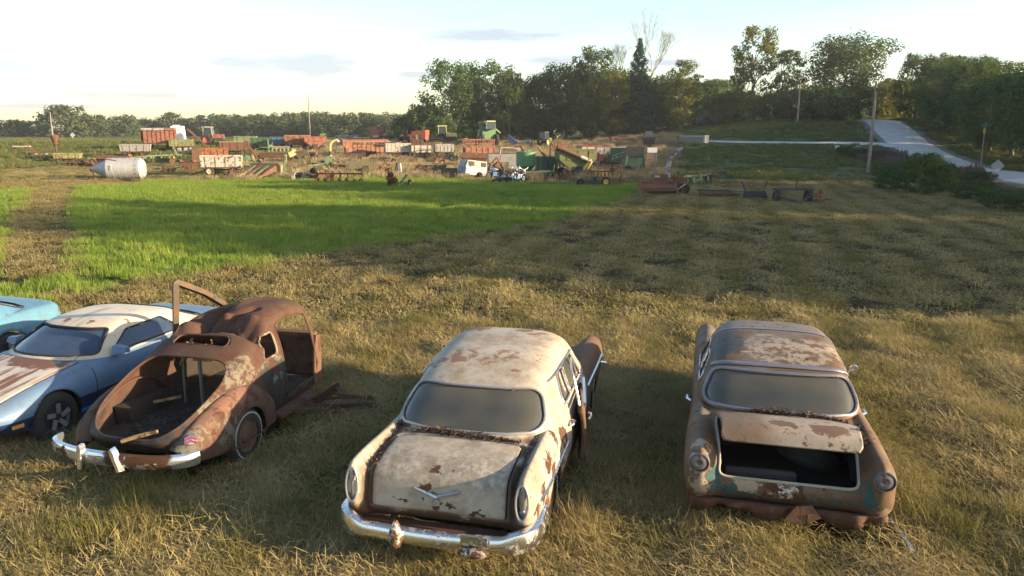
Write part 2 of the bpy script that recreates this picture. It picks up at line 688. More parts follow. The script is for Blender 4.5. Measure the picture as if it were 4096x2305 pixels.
def tuft(name, n, rad, h, w, lean, mat, hue=(0, 1), curl=.5, seed=0, flat=0.0, head=0):
    """a patch of n bent blades; flat = share of strands lying on the ground"""
    r = np.random.default_rng(seed)
    V, F, H = [], [], []
    for i in range(n):
        a = r.uniform(0, 2 * np.pi)
        q = rad * np.sqrt(r.uniform())
        bx, by = q * np.cos(a), q * np.sin(a)
        L = h * r.uniform(.45, 1.25)
        d = r.uniform(0, 2 * np.pi)
        dx, dy = np.cos(d), np.sin(d)
        px, py = -dy, dx
        ww = w * r.uniform(.6, 1.3)
        if r.uniform() < flat:
            z0 = r.uniform(.0, .07)
            L *= 1.6
            dz = r.normal(0, .10)
            pts = [(bx, by, z0), (bx + dx * L * .5 + px * L * .1 * r.normal(), by + dy * L * .5, z0 + .03 + dz * L * .4), (bx + dx * L, by + dy * L, max(z0 + dz * L, -.02))]
            hv = hue[0] * r.uniform(0, .5)
        else:
            l1 = lean * r.uniform(.1, 1)
            l2 = l1 + curl * r.uniform(.1, 1)
            m = (bx + dx * np.sin(l1) * L * .55, by + dy * np.sin(l1) * L * .55, np.cos(l1) * L * .55)
            e = (m[0] + dx * np.sin(l2) * L * .5, m[1] + dy * np.sin(l2) * L * .5, m[2] + np.cos(l2) * L * .5)
            pts = [(bx, by, -.02), m, e]
            hv = r.uniform(*hue)
        k = len(V)
        for (x, y, z), s in ((pts[0], .5), (pts[1], .42)):
            V += [(x - px * ww * s, y - py * ww * s, z), (x + px * ww * s, y + py * ww * s, z)]
        V.append(pts[2])
        F += [(k, k + 1, k + 3, k + 2), (k + 2, k + 3, k + 4)]
        H += [hv] * 5
        if head and r.uniform() < .6:                      # seed head
            k = len(V)
            x, y, z = pts[2]
            hw = head * .22
            V += [(x, y, z - head * .6), (x + hw, y, z), (x, y, z + head * .5), (x - hw, y + hw * .5, z)]
            F.append((k, k + 1, k + 2, k + 3))
            H += [hv * .6] * 4
    me = bpy.data.meshes.new(name)
    me.from_pydata(V, [], F)
    a = me.attributes.new('hue', 'FLOAT', 'POINT')
    a.data.foreach_set('value', np.array(H, np.float32))
    me.materials.append(mat)
    return bpy.data.objects.new(name, me)


def scatter(name, pts, objs, smin, smax, label, cat, tilt=.12, seed=1, zs=1.0):
    r = np.random.default_rng(seed)
    n = len(pts)
    me = bpy.data.meshes.new(name)
    me.vertices.add(n)
    me.vertices.foreach_set('co', np.asarray(pts, np.float32).ravel())
    rot = np.c_[r.normal(0, tilt, n), r.normal(0, tilt, n), r.uniform(0, 2 * np.pi, n)].astype(np.float32)
    s = r.uniform(smin, smax, n)
    sc = np.c_[s, s, s * r.uniform(.7, 1.25, n) * zs].astype(np.float32)
    for nm, tp, arr in (('rot', 'FLOAT_VECTOR', rot), ('scl', 'FLOAT_VECTOR', sc)):
        a = me.attributes.new(nm, tp, 'POINT')
        a.data.foreach_set('vector', arr.ravel())
    a = me.attributes.new('pick', 'INT', 'POINT')
    a.data.foreach_set('value', r.integers(0, len(objs), n).astype(np.int32))
    o = bpy.data.objects.new(name, me)
    COL.objects.link(o)
    cc = bpy.data.collections.new(name + '_tufts')
    for q in objs:
        cc.objects.link(q)
    ng = bpy.data.node_groups.new(name, 'GeometryNodeTree')
    ng.interface.new_socket('Geometry', in_out='INPUT', socket_type='NodeSocketGeometry')
    ng.interface.new_socket('Geometry', in_out='OUTPUT', socket_type='NodeSocketGeometry')
    N, L = ng.nodes, ng.links
    gi, go = N.new('NodeGroupInput'), N.new('NodeGroupOutput')
    ci = N.new('GeometryNodeCollectionInfo')
    ci.inputs[0].default_value = cc
    ci.inputs[1].default_value = True
    ip = N.new('GeometryNodeInstanceOnPoints')
    ip.inputs['Pick Instance'].default_value = True

    def at(nm, tp):
        q = N.new('GeometryNodeInputNamedAttribute')
        q.data_type = tp
        q.inputs[0].default_value = nm
        return q.outputs[0]
    L.new(gi.outputs[0], ip.inputs['Points'])
    L.new(ci.outputs[0], ip.inputs['Instance'])
    L.new(at('pick', 'INT'), ip.inputs['Instance Index'])
    e2r = N.new('FunctionNodeEulerToRotation')
    L.new(at('rot', 'FLOAT_VECTOR'), e2r.inputs[0])
    L.new(e2r.outputs[0], ip.inputs['Rotation'])
    L.new(at('scl', 'FLOAT_VECTOR'), ip.inputs['Scale'])
    L.new(ip.outputs[0], go.inputs[0])
    md = o.modifiers.new('scatter', 'NODES')
    md.node_group = ng
    return tag(o, label, cat, kind='stuff')


def wedge(n, y0, y1, pad=1.5, seed=0, power=1.0):
    """random ground points inside the camera's view wedge between two distances"""
    r = np.random.default_rng(seed)
    y = np.sqrt(r.uniform(y0 ** 2, y1 ** 2, n * 2))
    x = r.uniform(-1, 1, n * 2) * (y * .74 + pad)
    k = r.permutation(n * 2)[:n]
    return x[k], y[k]


m_hay = blade_mat('hay_blades', [(.40, .315, .15), (.24, .20, .08), (.148, .138, .044), (.122, .135, .030), (.074, .10, .020)], rows=.20)
m_lush = blade_mat('lush_blades', [(.27, .30, .07), (.195, .275, .050), (.145, .235, .038), (.095, .18, .027)], .35)
m_tall = blade_mat('dry_stalks', [(.34, .265, .16), (.27, .21, .115), (.20, .165, .08), (.13, .13, .05)], .2)
m_weed = blade_mat('weed_leaves', [(.20, .175, .07), (.135, .155, .05), (.085, .12, .034), (.055, .09, .026)], .3)
m_purple = blade_mat('purple_seedheads', [(.15, .11, .095), (.115, .09, .07), (.085, .08, .05)], .2)

hay_n = [tuft('hay_tuft', 190, .36, .12, .0055, 1.1, m_hay, (0, 1), .7, 10 + i, flat=.70) for i in range(4)]
grass_n = [tuft('grass_tuft', 120, .20, .15, .0055, .55, m_hay, (.28, .9), .7, 20 + i, flat=.2) for i in range(4)]
hay_f = [tuft('hay_patch', 190, .60, .14, .013, 1.1, m_hay, (0, 1), .6, 30 + i, flat=.6) for i in range(4)]
lush_f = [tuft('lush_patch', 200, .50, .20, .013, .45, m_lush, (0, 1), .5, 40 + i) for i in range(4)]
tall_f = [tuft('tall_tuft', 80, .60, .46, .020, .3, m_tall, (0, .85), .35, 50 + i, head=.10) for i in range(4)]
weed_f = [tuft('weed_tuft', 100, .60, .38, .05, .7, m_weed, (0, 1), .6, 60 + i) for i in range(4)]
purp_f = [tuft('purple_tuft', 80, .45, .75, .024, .35, m_purple, (0, 1), .4, 70 + i, head=.2) for i in range(2)]

CARPOS = [(-.70, 6.18, .233, 4.9), (2.58, 6.57, .253, 4.9), (-4.30, 7.78, .235, 3.2)]


def off_cars(x, y, m=.05):
    k = np.ones(x.shape, bool)
    for X, Y, th, L in CARPOS:
        a = (x - X) * math.cos(th) - (y - Y) * math.sin(th)
        b = (x - X) * math.sin(th) + (y - Y) * math.cos(th)
        k &= ~((np.abs(a) < .8 + m) & (b > .22 - m) & (b < L))
    return k


def pnoise(x, y, s, seed=0.0):
    """cheap smooth value noise for patchiness, 0..1"""
    a = np.sin(x * s + seed) * np.cos(y * s * 1.13 - seed * .7) + .6 * np.sin(x * s * 2.3 + y * s * 1.7 + seed * 2) + .4 * np.sin(y * s * 3.9 - x * s * 2.9 + seed)
    return np.clip(.5 + a / 3.2, 0, 1)


def laid(x, y, dz=0.0):
    return np.c_[x, y, gz(x, y) + dz]


RUTS = [G2(q) for q in ([(1940, 745), (2010, 790), (2090, 830), (2190, 870)], [(2020, 745), (2080, 785), (2160, 825), (2260, 862)], [(288, 752), (270, 800), (262, 870), (290, 930), (350, 990)], [(10, 780), (40, 830), (60, 880)], [(1180, 735), (1300, 770), (1330, 800)])]
fieldmask = lambda x, y: (soft((x, y), FIELD, 1.5) * (1 - (1 - sst(.9, 1.3, poly_dist((x, y), TRACK, False)))))
x, y = wedge(6200, 3.6, 15, seed=1)
k = off_cars(x, y)
scatter('hay_litter', laid(x[k], y[k], .005), hay_n, .7, 1.35, 'cut hay lying over the meadow around the old cars', 'hay', seed=2)
x, y = wedge(3200, 3.6, 15, seed=3)
k = off_cars(x, y, .1) & (pnoise(x, y, 1.1, 2.0) > .54)
scatter('short_grass', laid(x[k], y[k]), grass_n, .55, 1.5, 'regrowing grass tufts standing among the cut hay', 'grass', seed=4)
x, y = wedge(13000, 14, 60, seed=5)
k = (fieldmask(x, y) < .6) & (x < 30)
scatter('mown_meadow', laid(x[k], y[k]), hay_f, .6, 1.2, 'mown straw coloured meadow beyond the old cars', 'hay', seed=6)
x, y = wedge(17000, 15, 62, seed=7)
k = fieldmask(x, y) > np.random.default_rng(77).uniform(.15, .85, len(x))
for q in RUTS:
    k &= poly_dist((x, y), q, False) > .30
scatter('green_field', laid(x[k], y[k]), lush_f, .55, 1.15, 'bright green field of short lush grass', 'grass', seed=8, tilt=.08)
# tall dry grass between the machines
x, y = wedge(12000, 58, 140, seed=9)
k = (bands(x, y) * (.30 + .9 * pnoise(x, y, .16, 1.0)) > np.random.default_rng(5).uniform(.25, .95, len(x)))
scatter('tall_dry_grass', laid(x[k], y[k]), tall_f, .6, 1.15, 'tall dry tan grass standing between the farm machines', 'grass', seed=10)
# green weeds on the far left, right slope and road banks
x, y = wedge(20000, 56, 175, seed=11)
b = bands(x, y)
k = (b < .45) & (poly_dist((x, y), ROAD, False) > 3.9) & (poly_dist((x, y), DRIVE, False) > 2.2) & (fieldmask(x, y) < .2)
k &= (poly_dist((x, y), DRYBAND) > 0) & ~poly_mask((x, y), DRYBAND)
k &= ~((y < 92) & (x > -6) & (x < 30) & (pnoise(x, y, .2, 4) < .35))
bank = (x > 26) & (y < 78)
zz_ = laid(x[k & bank], y[k & bank])
scatter('bank_grass', zz_, weed_f, .25, .55, 'low rough grass on the bank below the gravel road', 'grass', seed=17, zs=.7)
zz_ = laid(x[k & ~bank], y[k & ~bank])
scatter('green_weeds', zz_, weed_f, .45, 1.15, 'rank green weeds along the slope and the road bank', 'weeds', seed=12)
# purple seed heads on the bank beside the road
r_ = np.random.default_rng(13)
y = r_.uniform(64, 95, 800)
rx = np.interp(y, [p[1] for p in ROAD], [p[0] for p in ROAD])
x = rx - r_.uniform(4.2, 9.5, 800)
k = pnoise(x, y, .35, 3) > .5
scatter('purple_weeds', laid(x[k], y[k]), purp_f, .6, 1.2, 'dull purple seed heads on the road bank', 'weeds', seed=14)
# dry stubble strip on the left by the silo
x, y = wedge(6000, 56, 90, seed=15)
k = poly_mask((x, y), DRYBAND)
scatter('left_stubble', laid(x[k], y[k]), hay_f, .7, 1.2, 'tan stubble on the bare ground around the silver silo', 'stubble', seed=16)
# a few taller clumps standing up in front of the cars, where the mower missed
tall_n = [tuft('clump', 110, .24, .34, .006, .5, m_hay, (.15, .85), .6, 80 + i) for i in range(3)]
cl = []
rc = np.random.default_rng(31)
for px, py, n_, sp in ((2230, 2120, 26, .35), (2150, 2230, 14, .3), (1880, 2150, 6, .25), (720, 2080, 40, .55), (560, 2160, 24, .4), (300, 2000, 10, .3), (1250, 2120, 26, .4), (1080, 2230, 14, .3), (3750, 2150, 34, .5), (3600, 2060, 14, .3),
                       (3350, 2180, 12, .35), (2980, 2200, 20, .45), (2900, 1270, 22, .4), (2400, 1330, 18, .5), (3300, 1250, 10, .5), (3900, 1700, 24, .5), (3700, 1560, 16, .5), (1400, 1380, 12, .4), (2580, 1500, 14, .4), (3850, 1350, 20, .6), (100, 1120, 18, .7), (150, 2200, 12, .3)):
    X, Y, Z = gpix(px, py)
    for _ in range(int(n_ * .45)):
        cl.append((X + rc.normal() * sp, Y + rc.normal() * sp * .6))
cl = np.array(cl)
k = off_cars(cl[:, 0], cl[:, 1], .12)
scatter('grass_clumps', laid(cl[k, 0], cl[k, 1]), tall_n, .45, 1.0, 'taller uncut grass clumps around the old cars', 'grass', seed=32)
# ------------------------------------------------------------------ trees
def leaf_mat(name, c0, c1, c2, trans=.38):
    t = NT(name)
    g = t.new('ShaderNodeAttribute', attribute_name='hue').outputs['Fac']
    rnd = t.new('ShaderNodeObjectInfo').outputs['Random']
    nz = t.noise(t.pos(), .35, 3)
    f = t.math('ADD', t.math('ADD', t.math('MULTIPLY', g, .6), t.math('MULTIPLY', rnd, .25)), t.math('MULTIPLY', t.math('SUBTRACT', nz, .4), .6), clamp=True)
    c = t.ramp(f, [(0, c0), (.5, c1), (1, c2)])
    d, tr = t.new('ShaderNodeBsdfDiffuse'), t.new('ShaderNodeBsdfTranslucent')
    t.put(d, 0, c)
    t.put(tr, 0, c)
    mx = t.new('ShaderNodeMixShader')
    mx.inputs[0].default_value = trans
    t.l.new(d.outputs[0], mx.inputs[1])
    t.l.new(tr.outputs[0], mx.inputs[2])
    t.l.new(mx.outputs[0], [n for n in t.n if n.type == 'OUTPUT_MATERIAL'][0].inputs[0])
    return t.m


LEAF = {
    'dark': leaf_mat('leaves_dark', (.038, .068, .028), (.070, .118, .038), (.13, .175, .050)),
    'olive': leaf_mat('leaves_olive', (.050, .076, .024), (.090, .122, .034), (.15, .17, .046)),
    'gold': leaf_mat('leaves_gold', (.085, .105, .026), (.15, .16, .034), (.28, .225, .04)),
    'spruce': leaf_mat('needles', (.020, .050, .032), (.034, .076, .046), (.058, .10, .055), .15),
    'far': leaf_mat('leaves_far', (.055, .078, .038), (.082, .108, .046), (.12, .135, .054)),
    'rust': leaf_mat('dead_leaves', (.12, .05, .025), (.2, .085, .04), (.26, .12, .05)),
}
BARK = plain('bark', (.105, .082, .06), .95, 0, .4, 6)
DEADBARK = plain('dead_bark', (.19, .175, .16), .95, 0, .25, 6)


def leaf_cloud(centers, radii, n, size, seed, squash=.8, name='crown', mat=None, droop=.0):
    r = np.random.default_rng(seed)
    C = np.asarray(centers, float)
    Q = np.asarray(radii, float)
    pr = Q ** 2 / np.sum(Q ** 2)
    k = r.choice(len(C), n, p=pr)
    d = r.normal(size=(n, 3))
    d /= np.linalg.norm(d, axis=1)[:, None]
    rad = r.uniform(.35, 1.0, n) ** .5 * (1 + .12 * r.normal(size=n))
    P = C[k] + d * (Q[k] * rad)[:, None] * np.array([1, 1, squash])
    s = size * r.uniform(.55, 1.35, n)
    # leaf normal: roughly outward and up, with scatter
    nv = d * 1.25 + np.array([0, 0, .35]) + r.normal(size=(n, 3)) * .38
    nv /= np.linalg.norm(nv, axis=1)[:, None]
    a = np.cross(nv, r.normal(size=(n, 3)))
    a /= np.linalg.norm(a, axis=1)[:, None]
    b = np.cross(nv, a)
    a *= s[:, None]
    b *= (s * .62)[:, None]
    V = np.stack([P - a * .5, P + b * .45 + a * .05 - np.array([0, 0, 1]) * (s * .12)[:, None], P + a * .6 - np.array([0, 0, 1]) * (s * droop)[:, None],
                  P - b * .45 + a * .05 - np.array([0, 0, 1]) * (s * .12)[:, None]], 1).reshape(-1, 3)
    idx = np.arange(n * 4, dtype=np.int32)
    me = bpy.data.meshes.new(name)
    me.vertices.add(n * 4)
    me.vertices.foreach_set('co', V.astype(np.float32).ravel())
    me.loops.add(n * 4)
    me.loops.foreach_set('vertex_index', idx)
    me.polygons.add(n)
    me.polygons.foreach_set('loop_start', np.arange(0, n * 4, 4, dtype=np.int32))
    me.update(calc_edges=True)
    h = np.clip(r.normal(.5, .2, n) + (r.uniform(size=len(C))[k] - .5) * .5, 0, 1)
    at = me.attributes.new('hue', 'FLOAT', 'POINT')
    at.data.foreach_set('value', np.repeat(h, 4).astype(np.float32))
    me.materials.append(mat)
    return me


def limb(mb, a, b, r0, r1, rr, k=5, wob=.06):
    a, b = Vector(a), Vector(b)
    L = (b - a).length
    pts = [a + (b - a) * (i / k) + Vector((rr.normal(), rr.normal(), rr.normal() * .5)) * L * wob * math.sin(math.pi * i / k) for i in range(k + 1)]
    mb.tube(pts, [r0 + (r1 - r0) * i / k for i in range(k + 1)], 6)
    return pts


def make_tree(H, W, leaf, n, seed, trunk_h=.25, lsize=.42, shape='round', dense=1.0, nb=26, squash=.8, bare=0, label='', group=None, name='broadleaf_tree', cat='tree'):
    rr = np.random.default_rng(seed)
    root = thing(name, label, cat, (0, 0, 0), 0, group)
    mb = MB()
    tr = max(.09, H * .021)
    top = (rr.normal() * W * .05, rr.normal() * W * .05, H * .72)
    tp = limb(mb, (0, 0, -.3), top, tr * 1.25, tr * .35, rr, 7, .03)
    C, Q = [], []
    for i in range(nb):
        t = (i + .5) / nb
        hh = trunk_h + (1 - trunk_h) * t
        if shape == 'round':
            e = math.sqrt(max(.02, 1 - (2 * (t - .42) / 1.22) ** 2))
        elif shape == 'vase':
            e = .45 + .65 * t if t < .75 else 1.05 - 1.6 * (t - .75)
        elif shape == 'column':
            e = .75 * math.sqrt(max(.03, 1 - (2 * (t - .5) / 1.1) ** 2)) + .1
        else:
            e = 1 - t * .85
        a = i * 2.399 + rr.uniform(-.5, .5)
        q = W * .5 * e * rr.uniform(.50, .98)
        rad = W * rr.uniform(.11, .20) * (.72 + .5 * e)
        c = (math.cos(a) * q, math.sin(a) * q, min(H * hh, H - rad * squash * .9))
        s = tp[min(7, max(1, int(hh * 6)))]
        if i % 2 == 0:
            limb(mb, s, c, tr * .33, tr * .07, rr, 4, .08)
        if rr.uniform() < bare:
            for _ in range(5):
                e2 = Vector(c) + Vector((rr.normal(), rr.normal(), abs(rr.normal()) + .3)) * rad * .8
                limb(mb, c, e2, tr * .08, .015, rr, 3, .1)
            continue
        C.append(c)
        Q.append(rad)
        for _ in range(2):                                   # satellite clumps make the outline uneven
            dv = rr.normal(size=3)
            dv /= np.linalg.norm(dv)
            C.append((c[0] + dv[0] * rad * .95, c[1] + dv[1] * rad * .95, min(c[2] + dv[2] * rad * .7, H)))
            Q.append(rad * rr.uniform(.35, .6))
    part(mb, 'trunk', BARK, root, smooth=60)
    me = leaf_cloud(C, Q, int(n * dense), lsize, seed + 1, squash, 'crown', LEAF[leaf])
    o = bpy.data.objects.new('crown', me)
    COL.objects.link(o)
    o.parent = root
    return root


def make_spruce(H, W, n, seed, label):
    rr = np.random.default_rng(seed)
    root = thing('spruce_tree', label, 'tree')
    mb = MB()
    limb(mb, (0, 0, -.3), (0, 0, H * .98), H * .02, .03, rr, 8, .01)
    C, Q = [], []
    for i in range(70):
        t = (i + .5) / 70
        e = (1 - t) ** .85
        for k in range(3):
            a = i * 2.399 + k * 2.1
            q = W * .5 * e * rr.uniform(.35, .95)
            C.append((math.cos(a) * q, math.sin(a) * q, H * (.06 + .93 * t) - q * .18))
            Q.append(W * .10 * (.45 + e))
    part(mb, 'trunk', BARK, root, smooth=60)
    o = bpy.data.objects.new('crown', leaf_cloud(C, Q, n, .38, seed, .55, 'crown', LEAF['spruce'], droop=.35))
    COL.objects.link(o)
    o.parent = root
    return root


def make_dead(H, W, seed, label):
    rr = np.random.default_rng(seed)
    root = thing('bare_dead_tree', label, 'tree', group='bare dead trees')
    mb, tw = MB(), MB()

    def grow(p, d, L, r, lv):
        e = p + d * L
        (mb if lv < 2 else tw).tube([p, p + d * L * .5 + Vector(rr.normal(size=3)) * L * .04, e], [max(r, .022), max(r * .8, .018), max(r * .6, .014)], 5 if lv < 2 else 3)
        if lv >= 6:
            return
        for _ in range(3 if lv < 4 else 2):
            nd = (d + Vector(rr.normal(size=3)) * (.26 if lv else .20) + Vector((0, 0, .12))).normalized()
            grow(e, nd, L * rr.uniform(.62, .82), r * .58, lv + 1)
    grow(Vector((0, 0, -.3)), Vector((0, 0, 1)), H * .33, H * .013, 0)
    part(mb, 'trunk', DEADBARK, root, smooth=60)
    part(tw, 'twigs', DEADBARK, root, smooth=0, fixn=False)
    return root


def put(root, px, depth, rz=0.0, s=1.0, sz=None, dz=0.0):
    X = (px - 2048) / FPX * (depth * math.cos(PITCH) + .0) / math.cos(PITCH)
    X = (px - 2048) / FPX * (depth * math.cos(PITCH) + (CAM_H - float(gz(0, depth))) * math.sin(PITCH))
    root.location = (X, depth, float(gz(X, depth)) + dz)
    root.rotation_euler = (0, 0, rz)
    root.scale = (s, s, sz or s)
    return root


NEAR_D = 'dense dark green broadleaf tree in the grove behind the combines'
GRV = 'dark trees of the grove behind the combines'
P_dark = [make_tree(15, 12, 'dark', 9500, 101, .10, .46, 'round', nb=34, label=NEAR_D, group=GRV),
          make_tree(15, 10, 'dark', 8000, 111, .12, .46, 'vase', nb=30, label=NEAR_D, group=GRV)]
P_olive = [make_tree(15, 10, 'olive', 7500, 121, .12, .44, 'round', nb=30, bare=.12, label='x', group=GRV),
           make_tree(13, 8, 'olive', 6000, 131, .14, .42, 'column', nb=26, bare=.1, label='x')]
P_gold = make_tree(16, 9, 'gold', 6800, 141, .12, .42, 'column', nb=28, bare=.12, label='x')
P_scrub = make_tree(6, 7, 'dark', 4200, 151, .02, .40, 'round', nb=20, label='x', name='bushy_tree')
used = set()


def place(proto, px, depth, rz, s, sz, label, group=None, leaf=None, name=None, dz=0.0):
    if proto.name in used:
        o = copy_tree(proto)
    else:
        used.add(proto.name)
        o = proto
    o['label'] = label
    if group:
        o['group'] = group
    elif 'group' in o.keys():
        del o['group']
    if name:
        o.name = name
    put(o, px, depth, rz, s, sz, dz)
    if leaf:
        for ch in o.children:
            if ch.name.startswith('crown'):
                ch.data = ch.data.copy()
                ch.data.materials[0] = LEAF[leaf]
    return o


# the grove in the middle distance (pixel column, distance, height in metres against a 15 m prototype)
for px, dp, rz, s, sz, k in ((1810, 150, .3, 1.0, 1.02, 0), (1945, 154, 2.1, .98, 1.02, 0), (2075, 150, 1.2, .82, .80, 1), (2170, 156, 4.0, .92, .88, 0),
                             (2260, 150, .9, .95, .98, 1), (2440, 158, 5.1, .9, .92, 0), (2620, 152, 2.7, .8, .72, 1), (1900, 166, 5.0, 1.0, .85, 1),
                             (2120, 168, 3.3, 1.1, .80, 0), (2540, 166, .2, 1.1, .78, 0), (2340, 168, 1.9, 1.1, .95, 1), (2690, 164, 2.2, .9, .62, 0), (2770, 172, 3.9, .9, .66, 1), (2880, 168, .7, 1.0, .60, 0)):
    place(P_dark[k], px, dp, rz, s, sz, NEAR_D, GRV)
place(P_olive[0], 2030, 147, .5, .72, .86, 'thinning brownish tree with some bare twigs in the grove', None)
place(P_olive[0], 2385, 146, 2.2, 1.02, 1.12, 'tallest yellow green tree of the grove beside the spruce', None)
place(P_gold, 2460, 143, 1.0, .75, .74, 'yellowing tree in front of the spruce in the grove', None)
place(P_scrub, 1690, 148, .3, 1.15, 1.15, 'low bushy tree at the open end of the grove', None)
place(P_scrub, 1640, 152, 2.3, .9, .8, 'small bush beyond the last tree of the grove', None)
place(P_scrub, 1770, 140, 3.3, .8, .75, 'leafy bush behind the yellow tractor', None)
sp = make_spruce(19, 8.6, 12000, 161, 'tall pointed dark spruce standing above the grove')
put(sp, 2548, 144, 0, 1, .92)
d1 = make_dead(21, 8, 171, 'bare dead tree rising behind the spruce, the lower of two')
put(d1, 2470, 166, 0, .9, .90)
d2 = make_dead(23, 8, 181, 'bare dead tree rising behind the spruce, the higher of two')
put(d2, 2568, 163, 1, .9, .93)
# trees on the slope between the grove and the road
place(P_gold, 2722, 138, 2.0, .80, .76, 'sunlit tree with pale bare trunk beside the weedy slope', None)
place(P_olive[1], 2640, 150, 0, .9, .72, 'slender olive tree between the spruce and the pale trunked tree', None)
place(P_gold, 3010, 140, .6, 1.02, 1.02, 'tall leaning tree with yellow leaf patches and a bare top', None)
place(P_olive[1], 3128, 146, 1.5, .9, .98, 'narrow olive tree next to the yellow patched tree', None)
big = make_tree(16, 15, 'olive', 11500, 191, .30, .46, 'vase', nb=34, label='huge spreading tree with open branches beside the utility pole')
put(big, 3350, 136, .4, 1.0, .86)
sl = 'dense bush at the foot of the trees beside the driveway'
for px, dp, rz, s, sz in ((2900, 146, 1, 1.1, .95), (2960, 150, 2, 1.2, 1.0), (3090, 138, 3, .95, .75), (3190, 134, 4, 1.15, .85), (3270, 132, 5, 1.2, .95), (3345, 130, .5, 1.0, .8),
                          (3400, 140, 2.5, 1.1, 1.0), (2830, 158, 1.5, 1.2, 1.25)):
    place(P_scrub, px, dp, rz, s, sz, sl, 'bushes at the foot of the slope trees')
place(P_olive[1], 2790, 170, 3, 1.0, .72, 'pale olive tree far behind the parked blue car', None)
place(P_olive[0], 2870, 190, 1, 1.0, .72, 'rounded olive tree far behind the slope', None)
for px, dp, rz, s, sz, lab in ((3530, 150, 1, 1.2, 1.15, 'bushy tree beyond the crest of the road'), (3610, 158, 2, 1.3, 1.3, 'bushy tree beyond the crest of the road'),
                               (3570, 190, 3, 1.7, 1.7, 'large bushy tree far beyond the crest of the road')):
    place(P_scrub, px, dp, rz, s, sz, lab, 'bushy trees beyond the road crest', leaf='gold' if dp < 160 else 'olive')
# the treeline along the far side of the road; it runs on out of the frame and shades the meadow
RL = 'dark roadside tree in the dense treeline across the gravel road'
RG = 'trees lining the far side of the road'
rr_ = np.random.default_rng(3)
row = []
for y in np.arange(134, 58, -6.0):
    row.append((float(np.interp(y, [p[1] for p in ROAD], [p[0] for p in ROAD])) + 7.5 + rr_.uniform(-.5, 2.0), y, rr_.uniform(.66, .80), rr_.uniform(.62, .76)))
for y in np.arange(130, 58, -9.0):
    row.append((float(np.interp(y, [p[1] for p in ROAD], [p[0] for p in ROAD])) + 15 + rr_.uniform(-1, 2.0), y, rr_.uniform(.85, 1.0), rr_.uniform(.84, .98) * (.72 if y > 100 else 1)))
row += [(53, 52, .8, .82), (51, 45, .8, .85), (50, 38, .75, .72), (49, 31.5, .8, .92), (53, 29, .8, .98), (58, 41, 1.0, 1.0), (57, 34, .7, .62),
        (46, 15.5, .72, .90), (44, 11, .72, .90), (53, 13, .85, 1.25), (50, 19, .6, .8), (48, 8.5, .6, .85), (70, 15, .9, 1.5), (56, 36, .9, 1.2)]
for i, (X, Y, s, sz) in enumerate(row):
    pr = (P_dark[0], P_dark[1], P_olive[0])[i % 3]
    o = place(pr, 2048, 100, i * 1.3, s, sz, RL, RG, leaf=None)
    o.location = (X, Y, float(gz(X, Y)))
# the far woods on the left skyline
FW = 'distant round headed tree on the left skyline'
far_p = [make_tree(9.5, 12, 'far', 2200, 300 + i, -.02, .85, 'round', nb=20, label=FW, group='trees of the distant left skyline') for i in range(3)]
for i, (px, dp, s, sz) in enumerate(((250, 262, 1.35, 1.12), (320, 275, 1.0, .85), (370, 270, 1.0, .80), (40, 270, 1.2, .62), (130, 275, 1.1, .6), (490, 285, 1.1, .82), (560, 300, 1.2, .7), (690, 300, .9, .98), (770, 310, 1.4, .75),
                                     (880, 300, 1.6, .88), (985, 330, 1.5, .95), (1090, 320, 1.5, .92), (1185, 300, 1.5, .95), (1250, 330, 1.4, 1.08), (1340, 300, 1.5, .92), (1430, 290, 1.3, .95),
                                     (1500, 300, 1.4, .88), (1580, 280, 1.3, .85), (1650, 300, 1.5, .9), (1030, 270, 1.2, .72), (1140, 268, 1.2, .74), (1290, 262, 1.2, .75), (1400, 262, 1.2, .72), (930, 280, 1.3, .7), (1520, 262, 1.2, .72))):
    place(far_p[i % 3], px, dp, i * 1.7, s, sz, FW, 'trees of the distant left skyline')
rr_ = np.random.default_rng(21)
C, Q = [], []
for i in range(230):
    X = rr_.uniform(-240, 10)
    Y = 300 + rr_.uniform(0, 40) - X * .02
    hh = 5.6 + 1.3 * math.sin(X * .07) + rr_.uniform(-.8, .8)
    C.append((X, Y, float(gz(X, Y)) + hh * .5))
    Q.append(hh * .62)
for i in range(150):
    X = rr_.uniform(-20, 130)
    Y = 215 + rr_.uniform(0, 60)
    hh = 9 + rr_.uniform(-1.5, 1.5)
    C.append((X, Y, float(gz(X, Y)) + hh * .5))
    Q.append(hh * .62)
fw = bpy.data.objects.new('far_woods', leaf_cloud(C, Q, 42000, 1.05, 22, .9, 'far_woods', LEAF['far']))
COL.objects.link(fw)
tag(fw, 'unbroken band of distant woods along the skyline', 'woods', kind='stuff')
# brush on the bank between meadow and road
BL = 'leafy green bush on the bank between meadow and road'
for i, (px, py, s, sz) in enumerate(((3680, 775, .42, .42), (3760, 770, .36, .30), (3560, 760, .30, .25), (3880, 800, .26, .15), (3980, 820, .30, .14), (4060, 850, .34, .16), (3520, 700, .22, .2), (3440, 640, .30, .22), (3380, 625, .3, .2), (4090, 810, .26, .12))):
    X, Y, Z = gpix(px, py)
    o = place(P_scrub, 2048, 50, i * 1.1, s, sz, BL, 'bushes on the road bank')
    o.location = (X, Y, Z)
HL = 'low brownish scrub of the ragged hedge below the gravel road'
for i, y in enumerate(np.arange(50, 78, 2.6)):
    X = float(np.interp(y, [p[1] for p in ROAD], [p[0] for p in ROAD])) - 8.5 - 1.5 * math.sin(i * 2.3)
    o = place(P_scrub, 2048, 50, i * 1.9, .30, .13 + .04 * (i % 3), HL, 'scrub of the ragged roadside hedge', leaf='olive' if i % 2 else 'far')
    o.location = (X, y, float(gz(X, y)) - .05)
